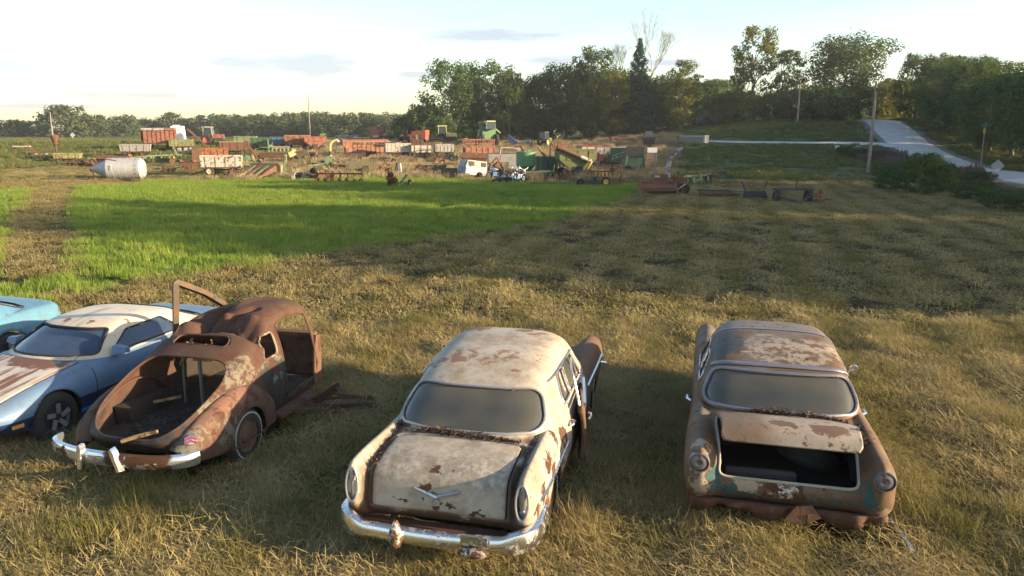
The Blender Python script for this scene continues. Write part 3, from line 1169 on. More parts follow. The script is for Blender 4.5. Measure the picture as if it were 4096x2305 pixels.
# ------------------------------------------------------------------ car body toolkit
def layered(name, base, layers, rough=.55, metal=0.0, bump=.25, spec=.4, grime=.35):
    """paint built up of layers: (colour or (dark, light), masks, roughness); masks are ('noise',scale,lo,hi) ('blob',[(x,y,z,r)..]) ('axis',i,lo,hi,wobble)"""
    t = NT(name)
    o = t.coord()
    nz3 = t.new('ShaderNodeTexNoise')
    t.put(nz3, 'Vector', o)
    nz3.inputs['Scale'].default_value = 7
    nz3.inputs['Detail'].default_value = 5
    nz3.inputs['Roughness'].default_value = .65
    sub = t.new('ShaderNodeVectorMath', operation='SUBTRACT')
    t.l.new(nz3.outputs['Color'], sub.inputs[0])
    sub.inputs[1].default_value = (.5, .5, .5)
    scl = t.new('ShaderNodeVectorMath', operation='SCALE')
    t.l.new(sub.outputs[0], scl.inputs[0])
    scl.inputs['Scale'].default_value = .30
    add = t.new('ShaderNodeVectorMath', operation='ADD')
    t.l.new(o, add.inputs[0])
    t.l.new(scl.outputs[0], add.inputs[1])
    wob = add.outputs[0]
    n0 = t.noise(o, 2.2, 5, .6)
    nf = t.noise(o, 26, 5, .7)

    def two(c):
        if isinstance(c[0], tuple):
            return t.mix(t.math('MULTIPLY', t.math('ADD', n0, nf), .5), c[0], c[1])
        return t.mix(t.math('MULTIPLY', t.math('ADD', n0, nf), .5), tuple(x * .72 for x in c), tuple(min(1, x * 1.22) for x in c))
    c = two(base)
    rg = None
    bh = nf
    for col, masks, lr in layers:
        m = None
        for mk in masks:
            if mk[0] == 'noise':
                q = t.step(t.noise(o, mk[1], 7, .68), mk[2], mk[3])
            elif mk[0] == 'streak':
                q = t.step(t.noise(t.scale(o, mk[1]), 1.0, 5, .6), mk[2], mk[3])
            elif mk[0] == 'axis':
                w = mk[4] if len(mk) > 4 else 0.0
                s = t.sep(o)[mk[1]]
                if w:
                    s = t.math('ADD', s, t.math('MULTIPLY', t.math('SUBTRACT', n0, .5), w))
                q = t.step(s, mk[2], mk[3])
            else:
                q = None
                for b in mk[1]:
                    d = t.new('ShaderNodeVectorMath', operation='DISTANCE')
                    if len(b) > 4:
                        mp = t.scale(wob, b[4])
                        t.l.new(mp, d.inputs[0])
                        d.inputs[1].default_value = tuple(b[i] * b[4][i] for i in range(3))
                    else:
                        t.l.new(wob, d.inputs[0])
                        d.inputs[1].default_value = b[:3]
                    s = t.step(d.outputs['Value'], b[3], b[3] * .86)
                    q = s if q is None else t.math('MAXIMUM', q, s)
            m = q if m is None else t.math('MULTIPLY', m, q)
        c = t.mix(m, c, two(col))
        if rg is None:
            rg = rough
        rg = t.mix(m, (rg, rg, rg) if isinstance(rg, float) else rg, (lr, lr, lr))
        bh = t.math('ADD', bh, t.math('MULTIPLY', m, -.5))
    if grime:
        c = t.mix(t.math('MULTIPLY', t.step(t.noise(o, 4.5, 6, .7), .42, .72), grime), c, (.10, .075, .05))
    t.bump(bh, bump, .006)
    return t.set(col=c, rough=rg if rg is not None else rough, metal=metal, spec=spec)


RUST = ((.072, .038, .023), (.165, .090, .052))
RUSTD = ((.045, .020, .014), (.10, .042, .026))
t = NT('chrome')
o_ = t.coord()
m_ = t.step(t.noise(o_, 11, 7, .75), .54, .66)
CHROME = t.set(col=t.mix(m_, (.78, .79, .82), (.16, .085, .05)), metal=t.math('SUBTRACT', 1.0, m_), rough=t.math('ADD', t.math('MULTIPLY', m_, .6), .24))
t = NT('dull_chrome')
o_ = t.coord()
m_ = t.step(t.noise(o_, 12, 6, .7), .50, .62)
DULL = t.set(col=t.mix(m_, (.55, .56, .60), (.20, .13, .09)), metal=t.math('SUBTRACT', 1.0, m_), rough=.38)
t = NT('dusty_glass')
o_ = t.coord()
nd = t.noise(o_, 3.0, 5, .6)
nb_ = t.noise(t.scale(o_, (.9, .9, 1.6)), 1.3, 2, .5)
sp_ = t.step(t.noise(o_, 60, 3, .6), .66, .72)
gcol = t.ramp(nb_, [(.30, (.018, .030, .034)), (.52, (.060, .058, .046)), (.72, (.125, .105, .075))])
gcol = t.mix(t.math('MULTIPLY', nd, .5), gcol, (.11, .10, .08))
gcol = t.mix(t.math('MULTIPLY', sp_, .5), gcol, (.22, .20, .16))
DUSTY = t.set(col=gcol, rough=t.math('ADD', t.math('MULTIPLY', nd, .30), .04), spec=.6)
t = NT('blue_reflecting_glass')
BLUEGLASS = t.set(col=t.mix(t.noise(t.coord(), 3.5, 5), (.012, .020, .040), (.05, .075, .12)), rough=.12, spec=.7)
RUBBER = plain('tyre_rubber', (.028, .026, .024), .9, 0, .4, 12)
HUB = layered('rusty_hub', RUST, [], .8)
RUSTM = layered('bare_rust', RUST, [(RUSTD, [('noise', 5, .5, .62)], .9)], .85, bump=.5)
DARKIN = plain('dark_interior', (.030, .022, .017), .95, 0, .5, 9)
SEAL = plain('black_seal', (.02, .02, .02), .7)


class Surf:
    """smooth sheet through a net of control points (Catmull-Rom both ways); half sections run from the centre line outwards and are mirrored"""

    def __init__(s, net, mirror=True, warp=None):
        N = [[tuple(p) for p in r] for r in net]
        if mirror:
            N = [[(-x, y, z) for x, y, z in reversed(r[1:])] + list(r) for r in N]
        A = np.array(N, float)
        s.J = A.shape[1] // 2 if mirror else 0
        A = np.concatenate([2 * A[:1] - A[1:2], A, 2 * A[-1:] - A[-2:-1]], 0)
        A = np.concatenate([2 * A[:, :1] - A[:, 1:2], A, 2 * A[:, -1:] - A[:, -2:-1]], 1)
        s.A, s.nu, s.nv, s.warp = A, A.shape[0] - 2, A.shape[1] - 2, warp

    def ev(s, u, v):
        u = np.asarray(u, float)
        v = np.asarray(v, float) + s.J
        iu = np.clip(np.floor(u).astype(int), 0, s.nu - 2)
        iv = np.clip(np.floor(v).astype(int), 0, s.nv - 2)
        fu, fv = u - iu, v - iv

        def W(f):
            return (.5 * (-f + 2 * f * f - f ** 3), .5 * (2 - 5 * f * f + 3 * f ** 3), .5 * (f + 4 * f * f - 3 * f ** 3), .5 * (-f * f + f ** 3))
        wu, wv = W(fu), W(fv)
        P = 0
        for a in range(4):
            for b in range(4):
                P = P + (wu[a] * wv[b])[..., None] * s.A[iu + a, iv + b]
        if s.warp is not None:
            P = s.warp(P)
        return P

    def normal(s, u, v):
        e = 1e-3
        a = s.ev(u + e, v) - s.ev(u - e, v)
        b = s.ev(u, v + e) - s.ev(u, v - e)
        n = np.cross(b, a)
        return n / (np.linalg.norm(n, axis=-1)[..., None] + 1e-12)

    def inv(s, pts, axes, cond=None, side=0):
        """uv of points given in two axes, on the part of the sheet where cond(P) holds"""
        U, V = np.meshgrid(np.linspace(0, s.nu - 1, 260), np.linspace(-s.J, s.nv - 1 - s.J, 260), indexing='ij')
        P = s.ev(U, V)
        ok = np.ones(U.shape, bool)
        if cond is not None:
            ok &= cond(P)
        if side:
            ok &= (V * side > 0)
        out = []
        for p in pts:
            d = (P[..., axes[0]] - p[0]) ** 2 + (P[..., axes[1]] - p[1]) ** 2
            d = np.where(ok, d, 1e9)
            k = np.unravel_index(np.argmin(d), d.shape)
            u, v = U[k], V[k]
            for _ in range(6):
                e = 1e-4
                q = s.ev(u, v)[list(axes)]
                J = np.c_[(s.ev(u + e, v)[list(axes)] - q) / e, (s.ev(u, v + e)[list(axes)] - q) / e]
                if abs(np.linalg.det(J)) < 1e-5:
                    break
                dd = np.linalg.solve(J, np.array(p) - q)
                if np.abs(dd).max() > .3:
                    break
                u, v = u + dd[0], v + dd[1]
            out.append((float(np.clip(u, 0, s.nu - 1)), float(np.clip(v, -s.J, s.nv - 1 - s.J))))
        return out

    def mesh(s, nu, nv, keep=None, holes=(), off=0.0, ur=None, vr=None):
        u0, u1 = ur or (0, s.nu - 1)
        v0, v1 = vr or (-s.J, s.nv - 1 - s.J)
        if keep is not None:
            k = np.array(keep)
            u0, u1 = k[:, 0].min(), k[:, 0].max()
            v0, v1 = k[:, 1].min(), k[:, 1].max()
        du, dv = (u1 - u0) / nu, (v1 - v0) / nv
        U, V = np.meshgrid(np.linspace(u0, u1, nu + 1), np.linspace(v0, v1, nv + 1), indexing='ij')
        a, b = U / du, V / dv
        for poly in list(holes) + ([keep] if keep is not None else []):
            q = np.array(poly) / np.array([du, dv])
            best = np.full(a.shape, 1e9)
            na, nb = a.copy(), b.copy()
            for i in range(len(q)):
                p0, p1 = q[i], q[(i + 1) % len(q)]
                L = ((p1 - p0) ** 2).sum() + 1e-12
                tt = np.clip(((a - p0[0]) * (p1[0] - p0[0]) + (b - p0[1]) * (p1[1] - p0[1])) / L, 0, 1)
                ca, cb = p0[0] + tt * (p1[0] - p0[0]), p0[1] + tt * (p1[1] - p0[1])
                d = np.hypot(a - ca, b - cb)
                m = d < best
                best = np.where(m, d, best)
                na, nb = np.where(m, ca, na), np.where(m, cb, nb)
            m = best < .62
            a, b = np.where(m, na, a), np.where(m, nb, b)
        U, V = a * du, b * dv
        P = s.ev(U, V)
        if off:
            P = P + s.normal(U, V) * off
        ca = (U[:-1, :-1] + U[1:, :-1] + U[1:, 1:] + U[:-1, 1:]) / 4
        cb = (V[:-1, :-1] + V[1:, :-1] + V[1:, 1:] + V[:-1, 1:]) / 4
        ok = np.ones(ca.shape, bool)
        for h in holes:
            ok &= ~poly_mask((ca, cb), h)
        if keep is not None:
            ok &= poly_mask((ca, cb), keep)
        mb = MB()
        I, Jx = np.where(ok)
        w = nv + 1
        mb.v = [tuple(p) for p in P.reshape(-1, 3)]
        mb.f = [(i * w + j, i * w + j + 1, (i + 1) * w + j + 1, (i + 1) * w + j) for i, j in zip(I.tolist(), Jx.tolist())]
        use = sorted({k for f in mb.f for k in f})
        rm = {k: n for n, k in enumerate(use)}
        mb.v = [mb.v[k] for k in use]
        mb.f = [tuple(rm[k] for k in f) for f in mb.f]
        return mb

    def line(s, poly, off=0.0):
        q = np.array(poly)
        P = s.ev(q[:, 0], q[:, 1])
        if off:
            P = P + s.normal(q[:, 0], q[:, 1]) * off
        return [tuple(p) for p in P]


def rpoly(pts, r, n=5):
    """polygon with rounded corners and extra points along the edges"""
    out = []
    N = len(pts)
    for i in range(N):
        p0, p1, p2 = (np.array(pts[i - 1], float), np.array(pts[i], float), np.array(pts[(i + 1) % N], float))
        a, b = p0 - p1, p2 - p1
        rr = min(r, np.linalg.norm(a) * .48, np.linalg.norm(b) * .48)
        a, b = p1 + a / np.linalg.norm(a) * rr, p1 + b / np.linalg.norm(b) * rr
        for k in range(n + 1):
            q = k / n
            out.append(tuple((1 - q) ** 2 * a + 2 * q * (1 - q) * p1 + q * q * b))
        c = p2 + (p1 - p2) / np.linalg.norm(p1 - p2) * min(r, np.linalg.norm(p2 - p1) * .48)
        L = np.linalg.norm(c - np.array(out[-1]))
        for k in range(1, 6):
            out.append(tuple(np.array(out[-1]) * 0 + b + (c - b) * k / 6))
    return out


def circ(c, r, n=28, a0=0, a1=2 * math.pi):
    return [(c[0] + r * math.cos(a0 + (a1 - a0) * k / n), c[1] + r * math.sin(a0 + (a1 - a0) * k / n)) for k in range(n)]


def mir(poly):
    return [(u, -v) for u, v in reversed(poly)]


def sweep(path, prof, scale=None, closed_prof=True):
    """sweep an (out, up) profile along a path lying roughly in a horizontal plane"""
    path = [Vector(p) for p in path]
    V, F = [], []
    n = len(prof)
    for i, p in enumerate(path):
        d = path[min(i + 1, len(path) - 1)] - path[max(i - 1, 0)]
        d.z = 0
        d.normalize()
        o = Vector((d.y, -d.x, 0))
        k = scale[i] if scale else (1, 1)
        for a, b in prof:
            V.append(p + o * (a * k[0]) + Vector((0, 0, b * k[1])))
    for i in range(len(path) - 1):
        for k in range(n):
            F.append((i * n + k, i * n + (k + 1) % n, (i + 1) * n + (k + 1) % n, (i + 1) * n + k))
    F.append(tuple(range(n - 1, -1, -1)))
    F.append(tuple((len(path) - 1) * n + k for k in range(n)))
    return MB().add(V, F)


def smooth_path(pts, k=6):
    pts = [np.array(p, float) for p in pts]
    out = []
    for i in range(len(pts) - 1):
        p0, p1, p2, p3 = pts[max(i - 1, 0)], pts[i], pts[i + 1], pts[min(i + 2, len(pts) - 1)]
        for j in range(k):
            s = j / k
            out.append(tuple(.5 * ((2 * p1) + (p2 - p0) * s + (2 * p0 - 5 * p1 + 4 * p2 - p3) * s * s + (3 * p1 - p0 - 3 * p2 + p3) * s ** 3)))
    out.append(tuple(pts[-1]))
    return out


def car_wheel(parent, x, y, z, r, w=.2, white=False, rim_mat=None, side=1, name='wheel'):
    """tyre with rim and hub as sub-parts"""
    ty = MB().lathe([(-w / 2, r * .62), (-w / 2, r * .80), (-w * .42, r * .93), (-w * .22, r), (w * .22, r), (w * .42, r * .93), (w / 2, r * .80), (w / 2, r * .62)], (0, 0, 0), (1, 0, 0), 32)
    o = ty.build(name, RUBBER, parent, loc=(x, y, z))
    s = side
    rm = MB().lathe([(s * w * .40, r * .64), (s * w * .36, r * .58), (s * w * .22, r * .52), (s * w * .25, r * .30), (s * w * .36, r * .26), (s * w * .40, r * .16), (s * w * .40, .005)], (0, 0, 0), (1, 0, 0), 28)
    part(rm, 'rim', rim_mat or HUB, o)
    if white:
        part(MB().lathe([(s * (w / 2 + .004), r * .80), (s * (w / 2 + .006), r * .845), (s * (w / 2 + .002), r * .86)], (0, 0, 0), (1, 0, 0), 32), 'whitewall', plain('old_whitewall', (.34, .33, .30), .8, 0, .6, 7), o)
    return o


def debris(name, label, boxes, n, mat, seed, parent_rot=None, cat='leaves'):
    """a heap of fallen leaves and twigs spread over given curves: boxes = list of (x,y,z, rx, ry, rz)"""
    r = np.random.default_rng(seed)
    mb = MB()
    for i in range(n):
        b = boxes[r.integers(len(boxes))]
        q = np.clip(r.normal(size=3) * .5, -1, 1)
        p = Vector((b[0] + b[3] * q[0], b[1] + b[4] * q[1], b[2] + b[5] * abs(q[2]) * (1 - .7 * abs(q[0]))))
        if r.uniform() < .7:
            e = Euler((r.normal() * .6, r.normal() * .6, r.uniform(0, 6.28))).to_matrix()
            s = r.uniform(.012, .032)
            P = [p + e @ Vector(v) for v in ((-s, 0, 0), (0, -s * .5, s * .2), (s, 0, .0), (0, s * .5, s * .2))]
            mb.add(P, [(0, 1, 2, 3)])
        else:
            d = Vector((r.normal(), r.normal(), r.normal() * .25)).normalized() * r.uniform(.05, .16)
            mb.tube([p - d * .5, p + Vector(r.normal(size=3)) * .006, p + d * .5], [.004, .003, .002], 3, cap=False)
    return mb
LITTER = plain('leaf_litter', (.075, .045, .026), .95, 0, .7, 30)


def text_mesh(name, cu, parent):
    """turn a text curve into a plain mesh part"""
    to = bpy.data.objects.new(name + '_tmp', cu)
    COL.objects.link(to)
    lm_ = bpy.data.meshes.new_from_object(to.evaluated_get(bpy.context.evaluated_depsgraph_get()))
    bpy.data.objects.remove(to)
    o = bpy.data.objects.new(name, lm_)
    COL.objects.link(o)
    o.parent = parent
    return o
# ------------------------------------------------------------------ cream sedan with tail fins (middle)
def pose(X, Y, th):
    return (X, Y, 0), -th


def lower_mesh(S, nu, nv, holes, mat, parent, name='body', thick=.02):
    return S.mesh(nu, nv, holes=holes).build(name, mat, parent, smooth=50, thick=thick)


def window(S, poly, parent, glass, trim, tr=.016, name='window', nu=18, nv=18, off=-.012):
    g = S.mesh(nu, nv, keep=poly, off=off).build(name, glass, parent, smooth=60)
    if trim:
        part(MB().tube(S.line(poly, .004), tr, 6, closed=True), 'trim', trim, g)
    return g


cream = ((.32, .278, .222), (.45, .40, .33))
roof_b = [(-.30, 1.95, 1.45, .17), (-.52, 1.82, 1.35, .14), (.18, 2.0, 1.50, .16), (.42, 2.75, 1.45, .20), (.20, 2.95, 1.49, .14), (-.40, 2.95, 1.45, .22), (.35, 1.72, 1.38, .07), (.02, 1.85, 1.45, .08), (.50, 2.1, 1.42, .10)]
lid_b = [(-.10, .22, .80, .085, (1, .4, 1.8)), (-.30, .26, .86, .05), (.12, .26, .88, .06), (-.05, .28, .90, .08, (1, 1, 2)), (.0, .12, .66, .055, (1.6, 1, .6)), (.10, .12, .665, .05, (.6, 1, 2)), (.33, .12, .63, .05, (.5, 1, 2)), (.42, .14, .60, .045),
         (-.35, .12, .66, .035, (.5, 1, 2)), (.40, .2, .80, .035), (-.15, .14, .68, .02)]
qtr_b = [(.86, .75, .86, .12, (1, .7, 1)), (.88, .45, .70, .10), (.9, .25, .62, .09), (.86, 1.2, .92, .09), (.92, .9, .75, .13), (.80, .4, .93, .07), (.9, 1.5, .72, .22), (.92, .6, .52, .12), (.85, .2, .48, .1), (-.84, .5, .75, .1), (.72, .9, .93, .10, (2, .5, 1)), (-.70, .7, .92, .08, (2, .4, 1)), (-.66, 1.1, .96, .12, (1, .7, 1))]
M2 = layered('cream_paint_rusting', cream, [
    (((.25, .20, .145), (.36, .29, .21)), [('noise', 2.6, .46, .62)], .6),
    (RUST, [('noise', 11, .66, .70)], .85),
    (((.17, .095, .065), (.27, .17, .115)), [('blob', roof_b), ('noise', 5, .36, .52)], .75),
    (((.20, .175, .145), (.30, .26, .21)), [('axis', 1, .95, .20, .5), ('axis', 2, .74, .88, .1), ('noise', 14, .40, .58)], .6),
    (RUSTD, [('blob', lid_b)], .9),
    (RUSTD, [('blob', qtr_b), ('noise', 7, .44, .5)], .85),
    (((.035, .022, .015), (.11, .065, .04)), [('axis', 0, .585, .665, .05), ('axis', 0, .775, .70, .05), ('axis', 1, 1.15, .95), ('noise', 5, .30, .48)], .9),
    (((.035, .022, .015), (.11, .065, .04)), [('axis', 0, -.585, -.665, .05), ('axis', 0, -.775, -.70, .05), ('axis', 1, 1.15, .95), ('noise', 5, .30, .48)], .9),
    (RUST, [('axis', 2, .60, .55, .05), ('axis', 1, .45, .30), ('noise', 6, .34, .5)], .85),
    (RUST, [('axis', 2, .52, .40, .25)], .85),
    (RUST, [('axis', 1, 3.22, 3.30)], .7)], .60, bump=.35, grime=.5, spec=.25)

body2 = [
    [(0, .24, .44), (.35, .24, .44), (.62, .22, .44), (.70, .20, .44), (.79, .17, .44), (.87, .2, .44), (.885, .3, .42), (.885, .4, .38), (.87, .5, .33)],
    [(0, .15, .56), (.36, .13, .56), (.655, .13, .56), (.72, .14, .56), (.81, .08, .56), (.885, .12, .56), (.91, .24, .53), (.91, .36, .46), (.88, .5, .33)],
    [(0, .135, .72), (.37, .135, .72), (.66, .145, .72), (.72, .15, .72), (.815, .075, .76), (.89, .12, .73), (.915, .26, .62), (.92, .42, .5), (.89, .55, .33)],
    [(0, .185, .885), (.37, .185, .885), (.66, .20, .875), (.72, .21, .84), (.815, .085, .975), (.895, .16, .88), (.925, .34, .70), (.93, .5, .53), (.90, .6, .32)],
    [(0, .40, .965), (.37, .40, .962), (.66, .41, .945), (.73, .40, .905), (.82, .36, 1.015), (.90, .42, .90), (.94, .58, .72), (.94, .7, .53), (.90, .75, .31)],
    [(0, 1.0, 1.01), (.37, 1.0, 1.01), (.66, 1.0, .985), (.73, 1.0, .965), (.82, .98, 1.0), (.91, 1.0, .90), (.945, 1.05, .72), (.945, 1.1, .5), (.90, 1.15, .30)],
    [(0, 1.7, 1.0), (.37, 1.7, 1.0), (.67, 1.7, .985), (.75, 1.7, .98), (.84, 1.7, .985), (.915, 1.7, .90), (.945, 1.7, .72), (.94, 1.7, .5), (.90, 1.7, .28)],
    [(0, 2.6, .98), (.37, 2.6, .98), (.67, 2.6, .98), (.76, 2.6, .98), (.85, 2.6, .975), (.92, 2.6, .89), (.945, 2.6, .72), (.94, 2.6, .5), (.90, 2.6, .27)],
    [(0, 3.45, 1.02), (.37, 3.42, 1.02), (.63, 3.4, .995), (.70, 3.4, .97), (.82, 3.4, 1.01), (.915, 3.4, .90), (.945, 3.4, .72), (.94, 3.4, .5), (.90, 3.4, .28)],
    [(0, 4.1, 1.03), (.36, 4.1, 1.02), (.57, 4.1, .96), (.64, 4.1, .90), (.79, 4.1, 1.02), (.905, 4.1, .90), (.945, 4.1, .72), (.94, 4.1, .5), (.90, 4.1, .3)],
    [(0, 4.6, .97), (.36, 4.6, .96), (.55, 4.6, .90), (.63, 4.65, .86), (.78, 4.7, 1.01), (.90, 4.7, .88), (.935, 4.7, .70), (.93, 4.7, .5), (.9, 4.7, .33)],
    [(0, 4.82, .84), (.36, 4.81, .83), (.55, 4.80, .80), (.63, 4.84, .78), (.77, 4.96, .92), (.87, 4.92, .83), (.91, 4.88, .66), (.91, 4.85, .5), (.88, 4.82, .36)],
    [(0, 4.86, .5), (.36, 4.85, .5), (.55, 4.84, .5), (.63, 4.86, .5), (.77, 4.92, .6), (.85, 4.9, .55), (.88, 4.88, .5), (.88, 4.86, .42), (.86, 4.84, .36)]]
top2 = [
    [(0, 1.06, 1.00), (.38, 1.08, 1.0), (.63, 1.17, 1.0), (.76, 1.34, 1.0), (.82, 1.52, .99), (.845, 1.62, .975)],
    [(0, 1.33, 1.19), (.38, 1.35, 1.19), (.61, 1.42, 1.185), (.73, 1.55, 1.17), (.79, 1.64, 1.08), (.845, 1.68, .975)],
    [(0, 1.60, 1.375), (.37, 1.61, 1.37), (.58, 1.66, 1.35), (.68, 1.74, 1.29), (.765, 1.78, 1.12), (.845, 1.80, .975)],
    [(0, 2.0, 1.485), (.37, 2.0, 1.475), (.57, 2.0, 1.435), (.68, 2.0, 1.35), (.77, 2.0, 1.14), (.845, 2, .975)],
    [(0, 2.5, 1.52), (.37, 2.5, 1.51), (.58, 2.5, 1.465), (.69, 2.5, 1.36), (.775, 2.5, 1.14), (.845, 2.5, .975)],
    [(0, 3.0, 1.48), (.37, 2.98, 1.475), (.57, 2.95, 1.43), (.68, 2.95, 1.33), (.775, 2.98, 1.14), (.845, 3.0, .975)],
    [(0, 3.33, 1.27), (.37, 3.30, 1.27), (.58, 3.23, 1.25), (.70, 3.13, 1.2), (.78, 3.1, 1.1), (.845, 3.15, .975)],
    [(0, 3.66, 1.05), (.38, 3.62, 1.04), (.63, 3.5, 1.03), (.77, 3.33, 1.02), (.82, 3.23, 1.0), (.845, 3.2, .975)]]


def stretch_top(net, kx, ky, kz, y0=1.06, z0=.975):
    return [[(x * kx, y0 + (y - y0) * ky, z0 + (z - z0) * kz) for x, y, z in r] for r in net]


body2 = [[(x * (.975 if r[0][1] < 1.2 else .975), y, z) for x, y, z in r] for r in body2]
for r in body2[9:12]:
    for j, (nx_, dz) in ((2, (.50, 0)), (3, (.59, .07)), (4, (.75, .03)), (5, (.885, .06)), (6, (.925, .03))):
        x, y, z = r[j]
        r[j] = (nx_, y, z + dz)
top2 = stretch_top(top2, 1.03, 1.07, 1.085)
top2 = [[(x, y - s_, z - q_) for x, y, z in r] for r, s_, q_ in zip(top2, (.15, .17, .15, .06, 0, 0, 0, 0), (.005, .03, .035, .012, 0, 0, 0, 0))]


def sedan(name, label, X, Y, th, body, top, M, glass, lidu, sink=-.06):
    loc, rz = pose(X, Y, th)
    root = thing(name, label, 'car', (loc[0], loc[1], sink), rz)
    B, T = Surf(body), Surf(top)
    arches = []
    for yc in (1.10, 3.98):
        a = rpoly(circ((yc, .30), .385, 14), .05, 2) if False else circ((yc, .28), .39, 30)
        pl = B.inv(a, (1, 2), lambda P: (P[..., 2] < .86) & (P[..., 0] > .86), 1)
        arches += [pl, mir(pl)]
    return root, B, T, arches


root, B, T, arches = sedan('rusty_sedan', 'cream finned sedan with rust patches and closed boot lid', -.70, 6.18, .233, body2, top2, M2, DUSTY, None)
lid = rpoly([(1.06, -2.0), (4.74, -2.0), (4.74, 2.0), (1.06, 2.0)], .2, 6)
door = B.inv(rpoly([(1.86, .93), (2.82, .93), (2.82, .34), (1.86, .34)], .06, 2), (1, 2), lambda P: (P[..., 2] < .97) & (P[..., 0] > .85), 1)
lower_mesh(B, 130, 110, arches + [lid], M2, root, 'body')
lo = B.mesh(70, 60, keep=rpoly([(1.13, -1.93), (4.69, -1.93), (4.69, 1.93), (1.13, 1.93)], .2, 6), off=.008).build('boot_lid', M2, root, smooth=60, thick=.02)
lo['label'] = 'cream boot lid with rust scabs and a chrome vee'
# dark gutter below the lid gap
part(B.mesh(60, 40, keep=rpoly([(1.0, -2.1), (5.1, -2.1), (5.1, 2.1), (1.0, 2.1)], .3, 4), off=-.03), 'boot_gutter', DARKIN, root)
rw = T.inv(rpoly([(-.79, 1.02), (.79, 1.02), (.66, 1.335), (-.66, 1.335)], .14, 6), (0, 2), lambda P: P[..., 1] < 1.72)
ws = T.inv(rpoly([(-.72, 1.08), (.72, 1.08), (.58, 1.38), (-.58, 1.38)], .1, 5), (0, 2), lambda P: P[..., 1] > 3.02)
sw = [T.inv(rpoly(q, .06, 4), (1, 2), lambda P: (P[..., 2] > .985) & (P[..., 1] > 1.6), 1) for q in (
    [(1.92, 1.02), (2.30, 1.02), (2.30, 1.33), (2.05, 1.33)], [(2.36, 1.02), (3.08, 1.02), (2.90, 1.33), (2.36, 1.33)])]
T.mesh(110, 90, holes=[rw, ws] + sw + [mir(q) for q in sw]).build('roof', M2, root, smooth=50, thick=.025)
window(T, rw, root, DUSTY, plain('tarnished_trim', (.30, .29, .30), .45, .4), .015, 'rear_window', 30, 30)
window(T, ws, root, DUSTY, DULL, .016, 'windscreen', 24, 24)
for q in sw + [mir(q) for q in sw]:
    window(T, q, root, DUSTY, DULL, .012, 'side_window', 14, 14)
# drip rail and side trim
yy = np.linspace(1.75, 3.0, 14)
for sgn in (1, -1):
    dr = T.inv([(y, 1.345 - .03 * abs(y - 2.45)) for y in yy], (1, 2), lambda P: (P[..., 2] > 1.1) & (P[..., 1] > 1.6), sgn)
    part(MB().tube(T.line(dr, .012), .012, 5), 'drip_rail', DULL, root)
    st = B.inv([(y, .70 - .02 * (y - .3)) for y in np.linspace(.32, 1.75, 14)], (1, 2), lambda P: (P[..., 0] > .85) & (P[..., 2] < .93), sgn)
    part(MB().tube(B.line(st, .010), .013, 5), 'side_trim', CHROME, root)
    st = B.inv([(y, .78) for y in np.linspace(3.3, 4.75, 14)], (1, 2), lambda P: (P[..., 0] > .85) & (P[..., 2] < .93), sgn)
    part(MB().tube(B.line(st, .010), .017, 5), 'side_trim', CHROME, root)
# right front door hanging ajar: a panel of the side hinged at its front edge
hinge = Vector((.93, 2.98, 0))
dm = B.mesh(24, 20, keep=B.inv(rpoly([(2.0, .94), (2.97, .94), (2.97, .34), (2.0, .34)], .07, 3), (1, 2), lambda P: (P[..., 2] < .965) & (P[..., 0] > .84), 1), off=.01)
dm.v = [tuple(Vector(p) - hinge) for p in dm.v]
od = dm.build('front_door', RUSTM, root, smooth=50, thick=.05, loc=hinge, rot=(0, 0, R(9)))
od['label'] = 'rust brown front door hanging ajar'
part(MB().bar((-.02, -.93, .99), (-.02, -.05, .99), .03, .05), 'window_ledge', CHROME, od)
part(MB().tube(smooth_path([(-.08, -.92, .98), (-.13, -.86, 1.20), (-.17, -.75, 1.33), (-.17, -.28, 1.33), (-.10, -.02, .99)], 4), .015, 6), 'window_frame', DULL, od)
part(MB().tube([(.03, -.90, .82), (.055, -.86, .83), (.055, -.76, .83), (.03, -.72, .82)], .013, 6), 'handle', CHROME, od)
hd = MB().tube([(.93, 1.98, .83), (.965, 1.94, .84), (.965, 1.84, .84), (.93, 1.80, .83)], .014, 6)
part(hd, 'door_handle', CHROME, root)
part(MB().tube([(-.93, 1.98, .83), (-.98, 1.94, .85), (-.98, 1.84, .85), (-.93, 1.80, .83)], .014, 6), 'door_handle', CHROME, root)
for sx in (1, -1):
    for yc in (1.10, 3.98):
        car_wheel(root, sx * .78, yc, .32, .33, .19, True, side=sx)
# rear bumper: tall chrome blade with wrapped, raised ends
bp = smooth_path([(-.90, .52, .47), (-.91, .18, .47), (-.85, .02, .47), (-.72, -.06, .46), (-.58, -.07, .44), (0, -.09, .43), (.58, -.07, .44), (.72, -.06, .46), (.85, .02, .47), (.91, .18, .47), (.90, .52, .47)], 7)
prof = [(-.04, -.075), (.015, -.075), (.045, -.035), (.048, .015), (.03, .055), (-.01, .068), (-.04, .064)]
sc = [(1, 1 + .55 * float(sst(.60, .80, abs(p[0])))) for p in bp]
sw_ = sweep(bp, prof, sc)
part(sw_, 'rear_bumper', CHROME, root, smooth=40)
part(MB().box((0, .06, .425), (1.5, .24, .03)), 'bumper_filler', layered('filler_rust', RUSTD, [], .85), root)
CR = layered('chrome_gone_rusty', ((.55, .5, .45), (.7, .62, .5)), [(RUST, [('noise', 14, .42, .5)], .7)], .35, .6)
gd = MB().lathe([(-.02, .012), (0, .045), (.05, .06), (.12, .055), (.19, .04), (.24, .015)], (-.30, -.16, .36), (0, .12, 1), 14)
g = part(gd, 'bumper_guard', CR, root)
part(MB().lathe([(0, .03), (.012, .03), (.018, .018)], (-.30, -.205, .53), (0, -1, .15), 14, True), 'guard_knob', CR, g)
